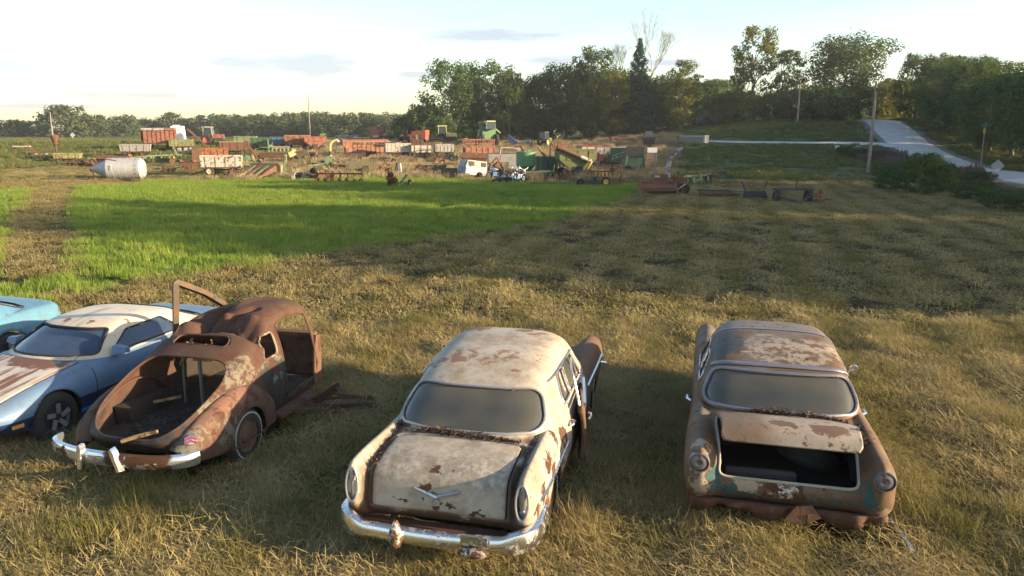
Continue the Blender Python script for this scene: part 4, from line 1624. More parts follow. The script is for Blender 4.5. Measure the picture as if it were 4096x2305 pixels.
part(MB().lathe([(-.14, .008), (-.1, .035), (0, .05), (.09, .04), (.14, .012)], (.42, -.175, .40), (1, .05, .05), 12), 'bumper_guard', CR, root)
part(MB().box((.42, -.15, .50), (.24, .02, .08)), 'bumper_plate', CHROME, root)
# tail lights: long oval bezels on the fin ends
for sx in (1, -1):
    cx, cy, cz = sx * .795, .055, .79
    el = [(cx + .056 * math.cos(a), cy - .0 + .02 * math.sin(a), cz + .155 * math.sin(a)) for a in np.linspace(0, 2 * math.pi, 28)[:-1]]
    part(MB().tube(el, .012, 7, closed=True), 'tail_light_bezel', plain('tarnished_trim', (.30, .29, .30), .45, .4), root)
    el2 = [(x, y + .03, z) for x, y, z in el]
    dish = MB()
    dish.add(el2 + [(cx, cy + .07, cz)], [(i, (i + 1) % 27, 27) for i in range(27)])
    tl = part(dish, 'tail_light', DARKIN, root)
    if sx > 0:
        part(MB().lathe([(0, .052), (-.012, .056), (-.018, .045), (-.010, .03), (-.022, .012), (-.022, .002)], (cx, cy + .055, cz + .055), (0, 1, .35), 20), 'reflector', DULL, tl)
        part(MB().lathe([(0, .026), (-.02, .024), (-.02, .002)], (cx, cy + .02, cz - .09), (0, 1, .35), 14), 'lamp_socket', DULL, tl)
    else:
        part(MB().box((cx, cy + .03, cz - .03), (.10, .02, .13)), 'lamp_backing', plain('dirty_white', (.45, .42, .38), .7), tl)
# vee emblem and lock on the lid, following its face
BV = B
def on_lid(x, z):
    (u, v), = BV.inv([(x, z)], (0, 2), lambda P: P[..., 1] < .9)
    return tuple(BV.ev(u, v) + BV.normal(u, v) * .016)
part(MB().tube([on_lid(-.215, .79), on_lid(-.1, .755), on_lid(0, .72)], [.010, .016, .020], 5).tube([on_lid(.215, .79), on_lid(.1, .755), on_lid(0, .72)], [.010, .016, .020], 5), 'vee_emblem', DULL, lo)
part(MB().lathe([(0, .03), (.015, .028), (.015, .015), (.004, .012), (.004, .002)], on_lid(0, .675), (0, -1, .1), 16), 'boot_lock', DULL, lo)
# right headlamp of the front wing peeping out
for sx in (1, -1):
    part(MB().lathe([(-.06, .10), (0, .105), (.03, .095), (.04, .05), (.045, .002)], (sx * .79, 4.93, .80), (0, 1, 0), 20), 'headlight', CHROME, root)
    part(MB().tube([(sx * .93, 4.55, .72), (sx * 1.0, 4.6, .70), (sx * 1.0, 4.80, .62)], .02, 6), 'front_bumper_end', CHROME, root)
cr_, sr_ = math.cos(-.233), math.sin(-.233)
db = debris('leaf', '', [(-.25, .90, 1.0, .35, .05, .07), (.05, .87, 1.0, .35, .05, .06), (-.62, .85, .94, .05, .3, .03), (-.65, .5, .92, .04, .25, .03), (.3, .86, 1.0, .3, .03, .03)], 900, LITTER, 5)
o = db.build('leaf_litter', LITTER, None, smooth=0, fixn=False, loc=(-.70, 6.18, -.06), rot=(0, 0, -.233))
tag(o, 'brown leaves and twigs heaped under the cream sedan rear window', 'leaves', kind='stuff')

# ------------------------------------------------------------------ brown sedan with raised boot lid (right)
body3 = [
    [(0, .20, .42), (.35, .20, .42), (.62, .18, .42), (.70, .15, .42), (.80, .10, .42), (.89, .16, .42), (.91, .3, .40), (.91, .4, .37), (.90, .5, .33)],
    [(0, .10, .55), (.36, .10, .55), (.62, .10, .55), (.69, .06, .55), (.80, .02, .56), (.92, .08, .55), (.94, .24, .52), (.94, .36, .45), (.91, .5, .33)],
    [(0, .10, .69), (.36, .10, .69), (.62, .10, .69), (.68, .08, .70), (.80, .00, .72), (.93, .08, .70), (.955, .28, .62), (.95, .42, .5), (.92, .55, .33)],
    [(0, .17, .84), (.36, .17, .84), (.61, .18, .83), (.66, .16, .84), (.80, .00, .965), (.935, .12, .85), (.96, .36, .70), (.96, .5, .53), (.92, .6, .32)],
    [(0, .45, .94), (.36, .45, .937), (.62, .46, .925), (.68, .46, .915), (.81, .40, .985), (.935, .46, .88), (.965, .58, .71), (.96, .7, .53), (.92, .75, .31)],
    [(0, 1.05, 1.0), (.36, 1.05, 1.0), (.64, 1.05, .975), (.73, 1.05, .96), (.83, 1.0, .98), (.93, 1.0, .89), (.965, 1.05, .71), (.96, 1.1, .5), (.92, 1.15, .30)]]
for r_, dx in ((body2[6], 0), (body2[7], 0), (body2[8], 0), (body2[9], 0), (body2[10], 0), (body2[11], 0), (body2[12], 0)):
    body3.append([(x * 1.02, y + .03, z * .985) for x, y, z in r_])
top3 = [
    [(0, 1.06, .985), (.40, 1.08, .985), (.66, 1.15, .985), (.80, 1.32, .985), (.86, 1.52, .975), (.87, 1.64, .96)],
    [(0, 1.30, 1.17), (.40, 1.32, 1.17), (.65, 1.37, 1.165), (.775, 1.50, 1.15), (.83, 1.62, 1.07), (.87, 1.70, .96)],
    [(0, 1.56, 1.345), (.39, 1.57, 1.34), (.62, 1.61, 1.325), (.735, 1.70, 1.26), (.80, 1.76, 1.10), (.87, 1.82, .96)],
    [(0, 2.0, 1.45), (.39, 2.0, 1.44), (.61, 2.0, 1.405), (.72, 2.0, 1.32), (.80, 2.0, 1.12), (.87, 2, .96)],
    [(0, 2.5, 1.49), (.39, 2.5, 1.48), (.61, 2.5, 1.44), (.71, 2.5, 1.34), (.80, 2.5, 1.12), (.87, 2.5, .96)],
    [(0, 3.08, 1.46), (.38, 3.06, 1.455), (.58, 3.03, 1.415), (.69, 3.0, 1.31), (.795, 3.0, 1.12), (.87, 3.02, .96)],
    [(0, 3.42, 1.25), (.38, 3.39, 1.25), (.60, 3.32, 1.23), (.72, 3.2, 1.18), (.80, 3.15, 1.08), (.87, 3.2, .96)],
    [(0, 3.74, 1.03), (.39, 3.70, 1.02), (.65, 3.58, 1.01), (.79, 3.4, 1.0), (.84, 3.28, .99), (.87, 3.24, .96)]]
pale = ((.27, .215, .16), (.40, .335, .26))
top3 = stretch_top(top3, 1.0, 1.06, 1.08, z0=.96)
teal = ((.020, .062, .072), (.038, .10, .105))
M3 = layered('brown_sedan_paint', ((.085, .050, .029), (.165, .10, .058)), [
    (((.10, .082, .06), (.19, .16, .125)), [('noise', 1.9, .46, .60)], .6),
    (pale, [('blob', [(.10, 1.95, 1.47, .38, (.7, 1, 1)), (.45, 2.1, 1.43, .28), (-.1, 2.2, 1.48, .22)]), ('noise', 9, .44, .56)], .55),
    (((.035, .045, .045), (.07, .075, .07)), [('blob', [(-.62, 2.1, 1.35, .34), (-.6, 1.75, 1.2, .2), (-.55, 2.5, 1.4, .2)]), ('noise', 4, .35, .5)], .5),
    (((.14, .115, .10), (.20, .165, .145)), [('axis', 1, 2.52, 2.56), ('axis', 2, 1.1, 1.2)], .5),
    (teal, [('blob', [(-.48, .10, .53, .14, (.5, 1, 1.6)), (.38, .10, .51, .13, (.4, 1, 2.2)), (.70, .08, .60, .11, (1.3, 1, .6)), (-.66, .1, .70, .08, (1, 1, .6))]), ('noise', 8, .40, .47)], .55),
    (pale, [('blob', [(-.80, .05, .62, .12, (1.3, 1, .6)), (-.82, .05, .50, .10), (-.2, .1, .62, .22, (.7, 1, 2)), (.86, .1, .55, .10), (-.80, .15, .92, .12)]), ('noise', 8, .43, .49)], .6),
    (((.045, .022, .014), (.10, .05, .03)), [('blob', [(-.16, .1, .60, .10), (.12, .1, .58, .07, (1.4, 1, .6)), (-.04, .1, .56, .06)]), ('noise', 9, .38, .44)], .85),
    (((.42, .44, .45), (.58, .58, .56)), [('blob', [(.02, .09, .57, .085, (1, 1, .75))]), ('noise', 16, .50, .54)], .5),
    (RUST, [('axis', 2, .56, .44, .25), ('noise', 5, .40, .5)], .85),
    (RUSTD, [('noise', 10, .57, .66)], .9)], .62, bump=.4, grime=.45, spec=.25)
M3lid = layered('boot_lid_paint', pale, [
    (((.13, .085, .055), (.22, .145, .09)), [('axis', 0, -.05, -.30, .4)], .6),
    (RUST, [('noise', 7, .56, .62)], .8),
    (((.10, .055, .035), (.17, .095, .06)), [('blob', [(-.06, .27, .88, .10, (.8, 1, 1)), (.36, .24, .86, .12, (.6, 1, 1.2)), (.1, .25, .86, .05)])], .8),
    (((.11, .075, .05), (.19, .13, .085)), [('axis', 1, .62, .80, .2)], .6),
    (RUSTD, [('noise', 13, .64, .68)], .9)], .5, bump=.3)
root, B, T, arches = sedan('open_boot_sedan', 'brown weathered sedan with raised boot lid and round tail lights', 2.58, 6.57, .253, body3, top3, M3, DUSTY, None)
lid = rpoly([(1.95, -2.05), (4.95, -2.25), (4.95, 2.25), (1.95, 2.05)], .55, 6)
lower_mesh(B, 130, 110, arches + [lid], M3, root, 'body')
rim = part(MB().tube(B.line(lid, .0), .014, 6, closed=True), 'boot_opening_rim', plain('pale_seal', (.33, .30, .25), .8), root)
# boot interior
bx = MB()
bx.box((0, .85, .42), (1.5, 1.3, .03)).box((0, 1.5, .70), (1.5, .03, .56)).box((-.76, .85, .66), (.03, 1.3, .5)).box((.76, .85, .66), (.03, 1.3, .5))
part(bx, 'boot_floor', DARKIN, root)
part(MB().lathe([(-.10, .17), (-.10, .27), (-.05, .31), (.05, .31), (.10, .27), (.10, .17)], (.30, 1.1, .58), (.3, .2, 1), 24), 'spare_wheel', RUBBER, root)
part(MB().tube([(-.55, .40, .60), (-.1, .38, .62), (.1, .42, .60)], .06, 10), 'boot_pipe', plain('grey_pipe', (.05, .048, .045), .8), root)
part(MB().box((.03, .75, .80), (.11, .02, .03), (0, 0, -.2)), 'paper_scrap', plain('paper', (.6, .45, .2), .8), root)
# the lid itself: taken from the body sheet and swung up round its front edge
hl = Vector((0, 1.02, 1.0))
lm = B.mesh(44, 44, keep=rpoly([(1.95, -2.05), (4.9, -2.25), (4.9, 2.25), (1.95, 2.05)], .55, 6), off=.01)
lm.v = [tuple(Vector(p)) for p in lm.v]
lo = lm.build('boot_lid', M3lid, root, smooth=60, thick=.035)
ang = R(-23)
lo.matrix_local = Matrix.Translation(hl) @ Matrix.Rotation(ang, 4, 'X') @ Matrix.Translation(-hl)
lo['label'] = 'pale peeling boot lid standing open'
for sx in (-1, 1):
    part(MB().tube([(sx * .60, 1.02, .97), (sx * .60, .85, .86), (sx * .60, .65, .92)], .02, 6), 'lid_hinge', RUSTM, root)
rw = T.inv(rpoly([(-.83, 1.01), (.83, 1.01), (.70, 1.325), (-.70, 1.325)], .13, 6), (0, 2), lambda P: P[..., 1] < 1.72)
ws = T.inv(rpoly([(-.74, 1.06), (.74, 1.06), (.60, 1.36), (-.60, 1.36)], .1, 5), (0, 2), lambda P: P[..., 1] > 3.1)
sw = [T.inv(rpoly(q, .06, 4), (1, 2), lambda P: (P[..., 2] > .97) & (P[..., 1] > 1.6), 1) for q in (
    [(1.98, 1.0), (2.42, 1.0), (2.42, 1.30), (2.08, 1.30)], [(2.52, 1.0), (3.12, 1.0), (2.95, 1.30), (2.52, 1.30)])]
T.mesh(110, 90, holes=[rw, ws] + sw + [mir(q) for q in sw]).build('roof', M3, root, smooth=50, thick=.025)
window(T, rw, root, DUSTY, None, .02, 'rear_window', 30, 30)
tb = T.line(rw, .006)
part(MB().tube(tb, .020, 6, closed=True), 'rear_window_trim', plain('tarnished_chrome', (.20, .19, .225), .5, .4), root)
# broad chrome header above the glass and the band over the roof
hv = np.linspace(-3.0, 3.0, 40)
V, F = [], []
for a, b in ((1.93, .014), (2.10, .014)):
    V += T.line([(a, v) for v in hv], b)
F = [(i, i + 1, 41 + i, 40 + i) for i in range(39)]
part(MB().add(V, F), 'window_header', plain('tarnished_chrome', (.20, .19, .225), .5, .4), root, thick=.006)
V = []
for a in (4.02, 4.12):
    V += T.line([(a, v) for v in np.linspace(-4.8, 4.8, 40)], .010)
part(MB().add(V, F), 'roof_band', plain('tarnished_chrome', (.20, .19, .225), .5, .4), root, thick=.006)
window(T, ws, root, DUSTY, DULL, .016, 'windscreen', 24, 24)
for q in sw + [mir(q) for q in sw]:
    window(T, q, root, DUSTY, DULL, .012, 'side_window', 14, 14)
for sx in (1, -1):
    for yc in (1.10, 3.98):
        car_wheel(root, sx * .80, yc, .32, .33, .19, False, side=sx)
    # round tail light pods
    c = (sx * .815, -.005, .845)
    pod = part(MB().lathe([(.16, .075), (.06, .098), (-.005, .100), (-.02, .093), (-.02, .084)], c, (0, 1, 0), 28), 'tail_light_bezel', plain('tarnished_bezel', (.16, .155, .16), .4, .4), root)
    part(MB().lathe([(-.006, .084), (-.020, .066), (-.025, .04), (-.014, .018), (-.018, .010), (-.018, .001)], c, (0, 1, 0), 28), 'tail_light', plain('dusty_lens', (.13, .12, .125), .3), pod)
    st = B.inv([(y, .63 + .03 * (y - .3)) for y in np.linspace(.32, 3.3, 18)], (1, 2), lambda P: (P[..., 0] > .85) & (P[..., 2] < .9), sx)
    part(MB().tube(B.line(st, .012), .012, 5), 'side_trim', DULL, root)
    part(MB().tube([(sx * .93, 2.0, .80), (sx * .985, 1.96, .82), (sx * .985, 1.86, .82), (sx * .94, 1.84, .80)], .018, 6), 'door_handle', CHROME, root)
part(MB().tube([(.93, 2.95, .93), (1.02, 2.95, 1.0)], .012, 6).lathe([(0, .05), (.03, .055), (.04, .04)], (1.03, 2.95, 1.0), (0, 1, 0), 14, True), 'door_mirror', CHROME, root)
# torn valance: crumpled strip along the tail
rg_ = np.random.default_rng(9)
V, F = [], []
nxv = 64
for i in range(nxv + 1):
    x = -.90 + 1.80 * i / nxv
    b = .10 - .02 * math.cos(x * 1.6) + .16 * max(0, abs(x) - .78) * 2
    low = .30 + .05 * math.sin(x * 9) + rg_.normal() * .014 - (.07 if .0 < x < .22 else 0)
    fold = .035 * math.sin(x * 23) * math.sin(x * 5 + 1)
    V += [(x, b - .002, .462), (x, b - .030 + fold * .5, .448 + rg_.normal() * .004), (x, b - .035 + fold, .41 + rg_.normal() * .006), (x, b - .01 + fold, low + .045)]
for i in range(nxv):
    for k in range(3):
        a = i * 4 + k
        F.append((a, a + 1, a + 5, a + 4))
MV = layered('torn_valance_rust', RUSTD, [(RUST, [('noise', 5, .52, .62)], .85), (((.10, .13, .13), (.22, .2, .17)), [('noise', 3.3, .60, .66)], .6)], .8, bump=.5)
vo = part(MB().add(V, F), 'torn_valance', MV, root, thick=.008)
vo['label'] = 'crumpled rusty strip torn along the bottom of the tail'
part(MB().prism([(.0, .28), (.10, .44), (.24, .46), (.33, .33), (.16, .24)], 0, .02, 1), 'torn_flap', RUSTM, root, loc=(-.02, .05, .06), rot=(R(8), 0, R(6)))
db = debris('leaf', '', [(.08, 1.06, .985, .46, .05, .10), (-.1, 1.05, .985, .3, .04, .09), (.3, 1.07, .985, .35, .04, .05), (.74, .75, .955, .05, .22, .05)], 1000, LITTER, 6)
o = db.build('leaf_litter', LITTER, None, smooth=0, fixn=False, loc=(2.58, 6.57, -.06), rot=(0, 0, -.253))
tag(o, 'dark leaves heaped between rear window and raised boot lid', 'leaves', kind='stuff')
# ------------------------------------------------------------------ rusted coupe shell with caved roof and open boot
def coupe_warp(P):
    P = P.copy()
    x, y, z = P[..., 0], P[..., 1], P[..., 2]
    top = sst(1.15, 1.32, z)

    def g(cx, cy, sx, sy, rot=0):
        dx, dy = x - cx, y - cy
        a = dx * math.cos(rot) + dy * math.sin(rot)
        b = -dx * math.sin(rot) + dy * math.cos(rot)
        return np.exp(-(a / sx) ** 2 - (b / sy) ** 2)
    d = -.20 * g(-.05, 1.98, .30, .20) - .10 * g(-.33, 2.05, .10, .28, .5) + .05 * g(.16, 1.92, .10, .12) - .09 * g(.38, 1.90, .16, .13) - .07 * g(-.15, 2.55, .09, .50, -.35) \
        + .05 * g(-.02, 2.5, .08, .5, -.35) - .05 * g(-.42, 2.7, .2, .3) + .03 * g(-.25, 1.82, .07, .10) - .06 * g(.12, 2.12, .05, .22, .8) + .06 * (np.abs(np.sin(x * 8 + y * 5)) - .5) * g(0, 1.98, .42, .20) - .05 * np.abs(np.sin(x * 5 - y * 7 + 1)) * g(.1, 1.9, .45, .18)

    def crease(x0, y0, x1, y1, w):
        L = (x1 - x0) ** 2 + (y1 - y0) ** 2
        s = np.clip(((x - x0) * (x1 - x0) + (y - y0) * (y1 - y0)) / L, 0, 1)
        return np.maximum(0, 1 - np.hypot(x - x0 - s * (x1 - x0), y - y0 - s * (y1 - y0)) / w)
    d = d * .6 - .19 * crease(-.52, 1.80, .10, 1.92, .19) - .17 * crease(.10, 1.92, .58, 1.86, .17) + .10 * crease(-.05, 2.12, .22, 1.97, .11) - .13 * crease(-.28, 2.0, -.02, 3.05, .11) - .11 * crease(-.05, 1.98, .30, 2.3, .09) + .07 * crease(.28, 1.84, .42, 2.05, .09) - .08 * crease(-.5, 2.15, -.2, 2.4, .10)
    d = d - .07 * sst(.02, -.12, x + .10 * (y - 2.4)) * sst(1.85, 2.1, y)          # the left half of the roof has sunk
    P[..., 2] = z + d * top
    return P


coupe = [
    [(0, .20, .42), (.30, .21, .42), (.50, .26, .42), (.62, .36, .42), (.68, .48, .42), (.70, .55, .40), (.70, .6, .36)],
    [(0, .10, .58), (.32, .12, .58), (.55, .20, .58), (.67, .34, .58), (.71, .5, .55), (.72, .58, .48), (.71, .65, .36)],
    [(0, .22, .75), (.33, .25, .745), (.56, .32, .72), (.69, .44, .67), (.735, .58, .60), (.74, .65, .5), (.72, .7, .36)],
    [(0, .45, .93), (.33, .48, .92), (.58, .54, .87), (.715, .64, .78), (.755, .75, .66), (.755, .8, .52), (.73, .85, .34)],
    [(0, .85, 1.09), (.33, .87, 1.08), (.59, .92, 1.03), (.73, .98, .91), (.77, 1.02, .75), (.77, 1.05, .55), (.74, 1.05, .33)],
    [(0, 1.25, 1.21), (.34, 1.26, 1.20), (.59, 1.30, 1.15), (.725, 1.32, 1.04), (.775, 1.35, .86), (.775, 1.35, .6), (.74, 1.35, .32)],
    [(0, 1.58, 1.36), (.34, 1.59, 1.35), (.58, 1.62, 1.30), (.70, 1.64, 1.18), (.77, 1.65, .97), (.78, 1.65, .65), (.74, 1.65, .32)],
    [(0, 2.0, 1.54), (.35, 2.0, 1.53), (.57, 2.0, 1.48), (.66, 2.0, 1.34), (.75, 2.0, 1.02), (.78, 2.0, .65), (.74, 2, .32)],
    [(0, 2.5, 1.62), (.35, 2.5, 1.61), (.56, 2.5, 1.55), (.645, 2.5, 1.41), (.74, 2.5, 1.04), (.78, 2.5, .65), (.74, 2.5, .32)],
    [(0, 2.95, 1.60), (.35, 2.95, 1.59), (.55, 2.95, 1.53), (.635, 2.95, 1.39), (.73, 2.97, 1.04), (.77, 3, .65), (.73, 3.0, .32)],
    [(0, 3.12, 1.54), (.34, 3.12, 1.53), (.53, 3.10, 1.48), (.615, 3.10, 1.36), (.72, 3.14, 1.03), (.76, 3.2, .65), (.72, 3.2, .32)]]
blk = ((.016, .020, .021), (.036, .044, .044))
M1 = layered('coupe_rust', ((.052, .029, .020), (.102, .058, .039)), [
    (((.060, .028, .021), (.10, .046, .033)), [('noise', 2.2, .46, .6)], .8),
    (((.13, .115, .085), (.20, .175, .13)), [('blob', [(.70, 1.3, 1.05, .26), (.62, 1.1, 1.06, .17), (.74, 2.0, .95, .13, (1, .5, 1)), (.74, 1.8, .93, .2, (1, .7, 2)), (.72, .75, .82, .24)]), ('noise', 9, .46, .54)], .7),
    (blk, [('blob', [(.80, 1.95, .62, .42, (1, .7, 1)), (.78, 1.45, .70, .18), (.78, 2.0, .80, .20, (1, .5, 1))]), ('noise', 5, .30, .40)], .45),
    (((.10, .17, .145), (.16, .23, .19)), [('blob', [(.78, 2.0, .78, .10, (1, .7, 2)), (.78, 1.9, .55, .05)]), ('noise', 12, .5, .56)], .5),
    (((.028, .034, .040), (.06, .066, .072)), [('blob', [(.25, .15, .62, .3, (1, 1, 1.2)), (-.3, .2, .5, .25), (-.55, .3, .7, .2), (.5, .3, .55, .25)]), ('noise', 6, .42, .52)], .5),
    (((.016, .017, .022), (.045, .040, .042)), [('axis', 2, .82, .60, .3), ('noise', 3.2, .36, .50)], .45),  # dark patches low on the body, with the cream sedan's shade painted in
    (RUSTD, [('noise', 4, .48, .64)], .9),
    (RUSTD, [('noise', 12, .62, .68)], .9)], .78, bump=.5, grime=.4, spec=.25)
MF = layered('coupe_wing_paint', ((.062, .034, .023), (.12, .068, .046)), [
    (((.15, .12, .085), (.23, .185, .13)), [('blob', [(.8, .25, .60, .2), (.82, .5, .7, .2)]), ('noise', 8, .46, .54)], .6),
    (((.15, .072, .05), (.21, .105, .074)), [('blob', [(.80, .55, .78, .2), (.82, .9, .86, .2, (1, .6, 1)), (.86, .6, .66, .12)]), ('noise', 6, .42, .5)], .65),
    (((.10, .105, .085), (.17, .17, .14)), [('blob', [(.7, .2, .52, .18), (.86, .7, .55, .18)]), ('noise', 9, .46, .52)], .6),
    (RUSTD, [('noise', 4, .52, .64)], .9), (RUSTD, [('noise', 10, .6, .66)], .9)], .72, bump=.45, spec=.25)
CX, CY, CT = -4.30, 7.78, .235
root = thing('rusted_coupe', 'rust brown old coupe shell with caved roof and gaping boot', 'car', (CX, CY, -.05), -CT)
S = Surf(coupe, warp=coupe_warp)
boot = rpoly([(1.12, -1.15), (2.0, -2.05), (3.2, -2.42), (4.35, -2.38), (5.02, -1.6), (5.02, 1.6), (4.35, 2.38), (3.2, 2.42), (2.0, 2.05), (1.12, 1.15)], .5, 4)
rwin = S.inv(rpoly([(-.40, 1.47), (.40, 1.47), (.36, 1.66), (-.36, 1.66)], .10, 6), (0, 1), lambda P: P[..., 2] > 1.1)
sidec = lambda P: (np.abs(P[..., 0]) > .60) & (P[..., 2] < 1.47)
qwin = S.inv(rpoly([(1.74, 1.06), (2.10, 1.06), (2.10, 1.37), (1.90, 1.33)], .08, 5), (1, 2), sidec, 1)
dopen = S.inv(rpoly([(2.20, .42), (3.08, .42), (3.02, 1.40), (2.55, 1.46), (2.20, 1.42)], .09, 5), (1, 2), sidec, 1)
S.mesh(150, 120, holes=[boot, rwin, qwin, mir(qwin), dopen, mir(dopen)]).build('body', M1, root, smooth=40, thick=.02)
part(MB().tube(S.line(boot, -.004), .016, 6, closed=True), 'boot_opening_rim', M1, root)
part(MB().tube(S.line(rwin, -.006), .014, 6, closed=True), 'rear_window_rim', M1, root)
for q in (qwin, mir(qwin), dopen, mir(dopen)):
    part(MB().tube(S.line(q, -.004), .015, 6, closed=True), 'window_rim', layered('rim_cream', ((.20, .17, .12), (.30, .27, .20)), [(RUST, [('noise', 6, .45, .55)], .8)], .7) if q is qwin else M1, root)
# lip of the lid channel hanging below the rear window
# floor, firewall, cowl and inner panels
fl = MB().box((0, 1.75, .44), (1.36, 2.7, .03)).box((0, .55, .46), (1.05, .55, .03))
part(fl, 'floor_pan', DARKIN, root)
part(MB().box((0, 3.18, .72), (1.40, .04, .66)).box((0, 3.22, 1.03), (1.36, .14, .05)), 'firewall', RUSTM, root)
for sx in (-1, 1):
    part(MB().box((sx * .60, 1.15, .55), (.20, .75, .24)), 'inner_wing', DARKIN, root)  # near-black colour paints in the shade inside the boot
part(MB().bar((-.05, 1.55, .46), (-.05, 1.55, 1.25), .035).bar((-.35, 1.6, .46), (-.33, 1.6, 1.20), .02), 'seat_brace', plain('grey_brace', (.16, .15, .14), .8), root)
wd = layered('rotten_wood', ((.25, .15, .07), (.45, .29, .13)), [(RUSTD, [('noise', 9, .5, .6)], .9)], .9)
part(MB().box((-.18, 2.05, 1.03), (.55, .12, .26), (R(-12), 0, .08)).box((.30, 2.1, .96), (.25, .10, .24), (R(-20), 0, -.2)), 'seat_back', wd, root)
for i, (a, b, w) in enumerate((((-.45, 1.75, .98), (.1, 1.5, 1.30), .022), ((.05, 1.7, 1.2), (.22, 1.45, 1.38), .016), ((.33, 1.6, .9), (.40, 1.75, 1.32), .03), ((-.3, 1.5, 1.0), (-.28, 1.8, 1.34), .025), ((-.5, 1.2, .60), (-.18, 1.3, .66), .03))):
    part(MB().bar(a, b, w), 'broken_slat', wd, root)
dbm = debris('x', '', [(-.1, .75, .47, .5, .35, .07), (.1, 1.1, .47, .5, .4, .09), (0, .5, .47, .35, .15, .04)], 900, LITTER, 8)
o = dbm.build('leaf_litter', plain('grey_litter', (.075, .058, .045), .95, 0, .6, 30), None, smooth=0, fixn=False, loc=(CX, CY, -.05), rot=(0, 0, -CT))
tag(o, 'grey brown leaf and straw litter lying in the coupe boot', 'leaves', kind='stuff')
# rear wings
wing = [
    [(.50, .16, .50), (.57, .12, .51), (.64, .11, .49), (.67, .12, .44), (.66, .16, .37)],
    [(.58, .34, .68), (.67, .31, .69), (.78, .29, .63), (.82, .30, .52), (.81, .34, .33)],
    [(.64, .70, .84), (.74, .69, .86), (.85, .68, .78), (.895, .69, .60), (.885, .70, .29)],
    [(.68, 1.10, .905), (.77, 1.10, .915), (.87, 1.10, .81), (.91, 1.10, .6), (.90, 1.1, .27)],
    [(.71, 1.48, .83), (.79, 1.49, .82), (.86, 1.5, .72), (.89, 1.5, .54), (.88, 1.5, .26)],
    [(.73, 1.74, .62), (.77, 1.76, .60), (.82, 1.78, .53), (.84, 1.78, .43), (.84, 1.78, .24)],
    [(.73, 1.82, .40), (.75, 1.84, .38), (.77, 1.86, .34), (.78, 1.86, .30), (.78, 1.86, .23)]]
for sx in (1, -1):
    W = Surf([[(sx * x, y, z) for x, y, z in r] for r in wing], mirror=False)
    ar = W.inv(circ((1.12, .30), .375, 30), (1, 2), lambda P: (np.abs(P[..., 0]) > .76))
    W.mesh(60, 30, holes=[ar]).build('rear_wing', MF, root, smooth=60, thick=.015)
    part(MB().tube(W.line(ar, 0)[2:-2] if False else [p for p in W.line(ar, 0)], .012, 5, closed=True), 'wing_lip', MF, root)
    car_wheel(root, sx * .79, 1.12, .32, .335, .16, True, side=sx)
    if sx < 0:
        continue                                             # the left lamp is gone
    # chevron tail light
    (u, v), = W.inv([(sx * .74, .60)], (0, 2), lambda P: P[..., 1] < .6)
    pc, nn = Vector(W.ev(u, v)), Vector(W.normal(u, v))
    if nn.y > 0:
        nn = -nn
    up = (Vector((0, 0, 1)) - nn * nn.z).normalized()
    rt = up.cross(nn) * -1
    chp = thing_part = MB()
    sh = [(-.07, .035), (0, .065), (.07, .035), (.07, -.035), (0, -.055), (-.07, -.035)]
    chp.hull([pc + rt * a + up * b + nn * .006 for a, b in sh], [pc + rt * a * .9 + up * b * .9 + nn * .03 for a, b in sh])
    tl = part(chp, 'tail_light', CHROME, root, smooth=20)
    for k in (.018, -.018):
        stp = [(-.062, k - .008), (0, k + .016), (.062, k - .008), (.062, k + .010), (0, k + .034), (-.062, k + .010)]
        part(MB().hull([pc + rt * a + up * (b - .014) + nn * .028 for a, b in stp], [pc + rt * a + up * (b - .014) + nn * .036 for a, b in stp]), 'lens', plain('red_lens', (.30, .018, .022), .25), tl, smooth=20)
    if sx > 0:
        part(MB().box((.79, 2.35, .27), (.20, 1.0, .04)), 'running_board', RUSTM, root)
# frame rails reaching forward without wings or bonnet
for sx in (-1, 1):
    part(MB().bar((sx * .36, .3, .34), (sx * .36, 3.9, .34), .06, .12), 'frame_rail', RUSTM, root)
# left door swung open
dr = MB()
def dshape(t0):
    return [(0, .42), (0, 1.02), (-.08, 1.42), (-.50, 1.50), (-.84, 1.45), (-.88, 1.02), (-.86, .42)]
outer = rpoly(dshape(0), .06, 4)
inner = rpoly([(-.09, 1.08), (-.14, 1.38), (-.50, 1.44), (-.79, 1.39), (-.82, 1.08)], .06, 4)
lowp = rpoly([(0, .42), (0, 1.05), (-.88, 1.05), (-.86, .42)], .05, 3)
ld = thing('x', '', '') if False else None
dl = MB().prism([(a, b) for a, b in lowp], -.025, .025, 0)
hx = Vector((-.73, 3.10, 0))
dob = dl.build('left_door', DARKIN, root, smooth=40, loc=hx, rot=(0, 0, R(-9)))  # panel coloured near-black; the shade seen through the door opening is painted on
MDF = layered('door_frame_paint', ((.045, .038, .026), (.10, .078, .05)), [(RUST, [('noise', 6, .42, .55)], .8), (blk, [('noise', 3, .55, .62)], .5)], .7)
ring = [(0, a, b) for a, b in rpoly([(-.02, 1.03), (-.04, 1.46), (-.40, 1.72), (-.89, 1.98), (-.96, 1.03)], .03, 3)]
part(MB().tube(ring, .052, 4, closed=True), 'window_frame', MDF, dob)
dob.rotation_euler = (R(2), R(4), R(-9))
# right A pillar lower panel, ragged
part(MB().prism([(2.98, .35), (3.20, .35), (3.24, 1.0), (3.10, 1.05), (3.03, .8)], .735, .765, 0), 'cowl_side', RUSTM, root)
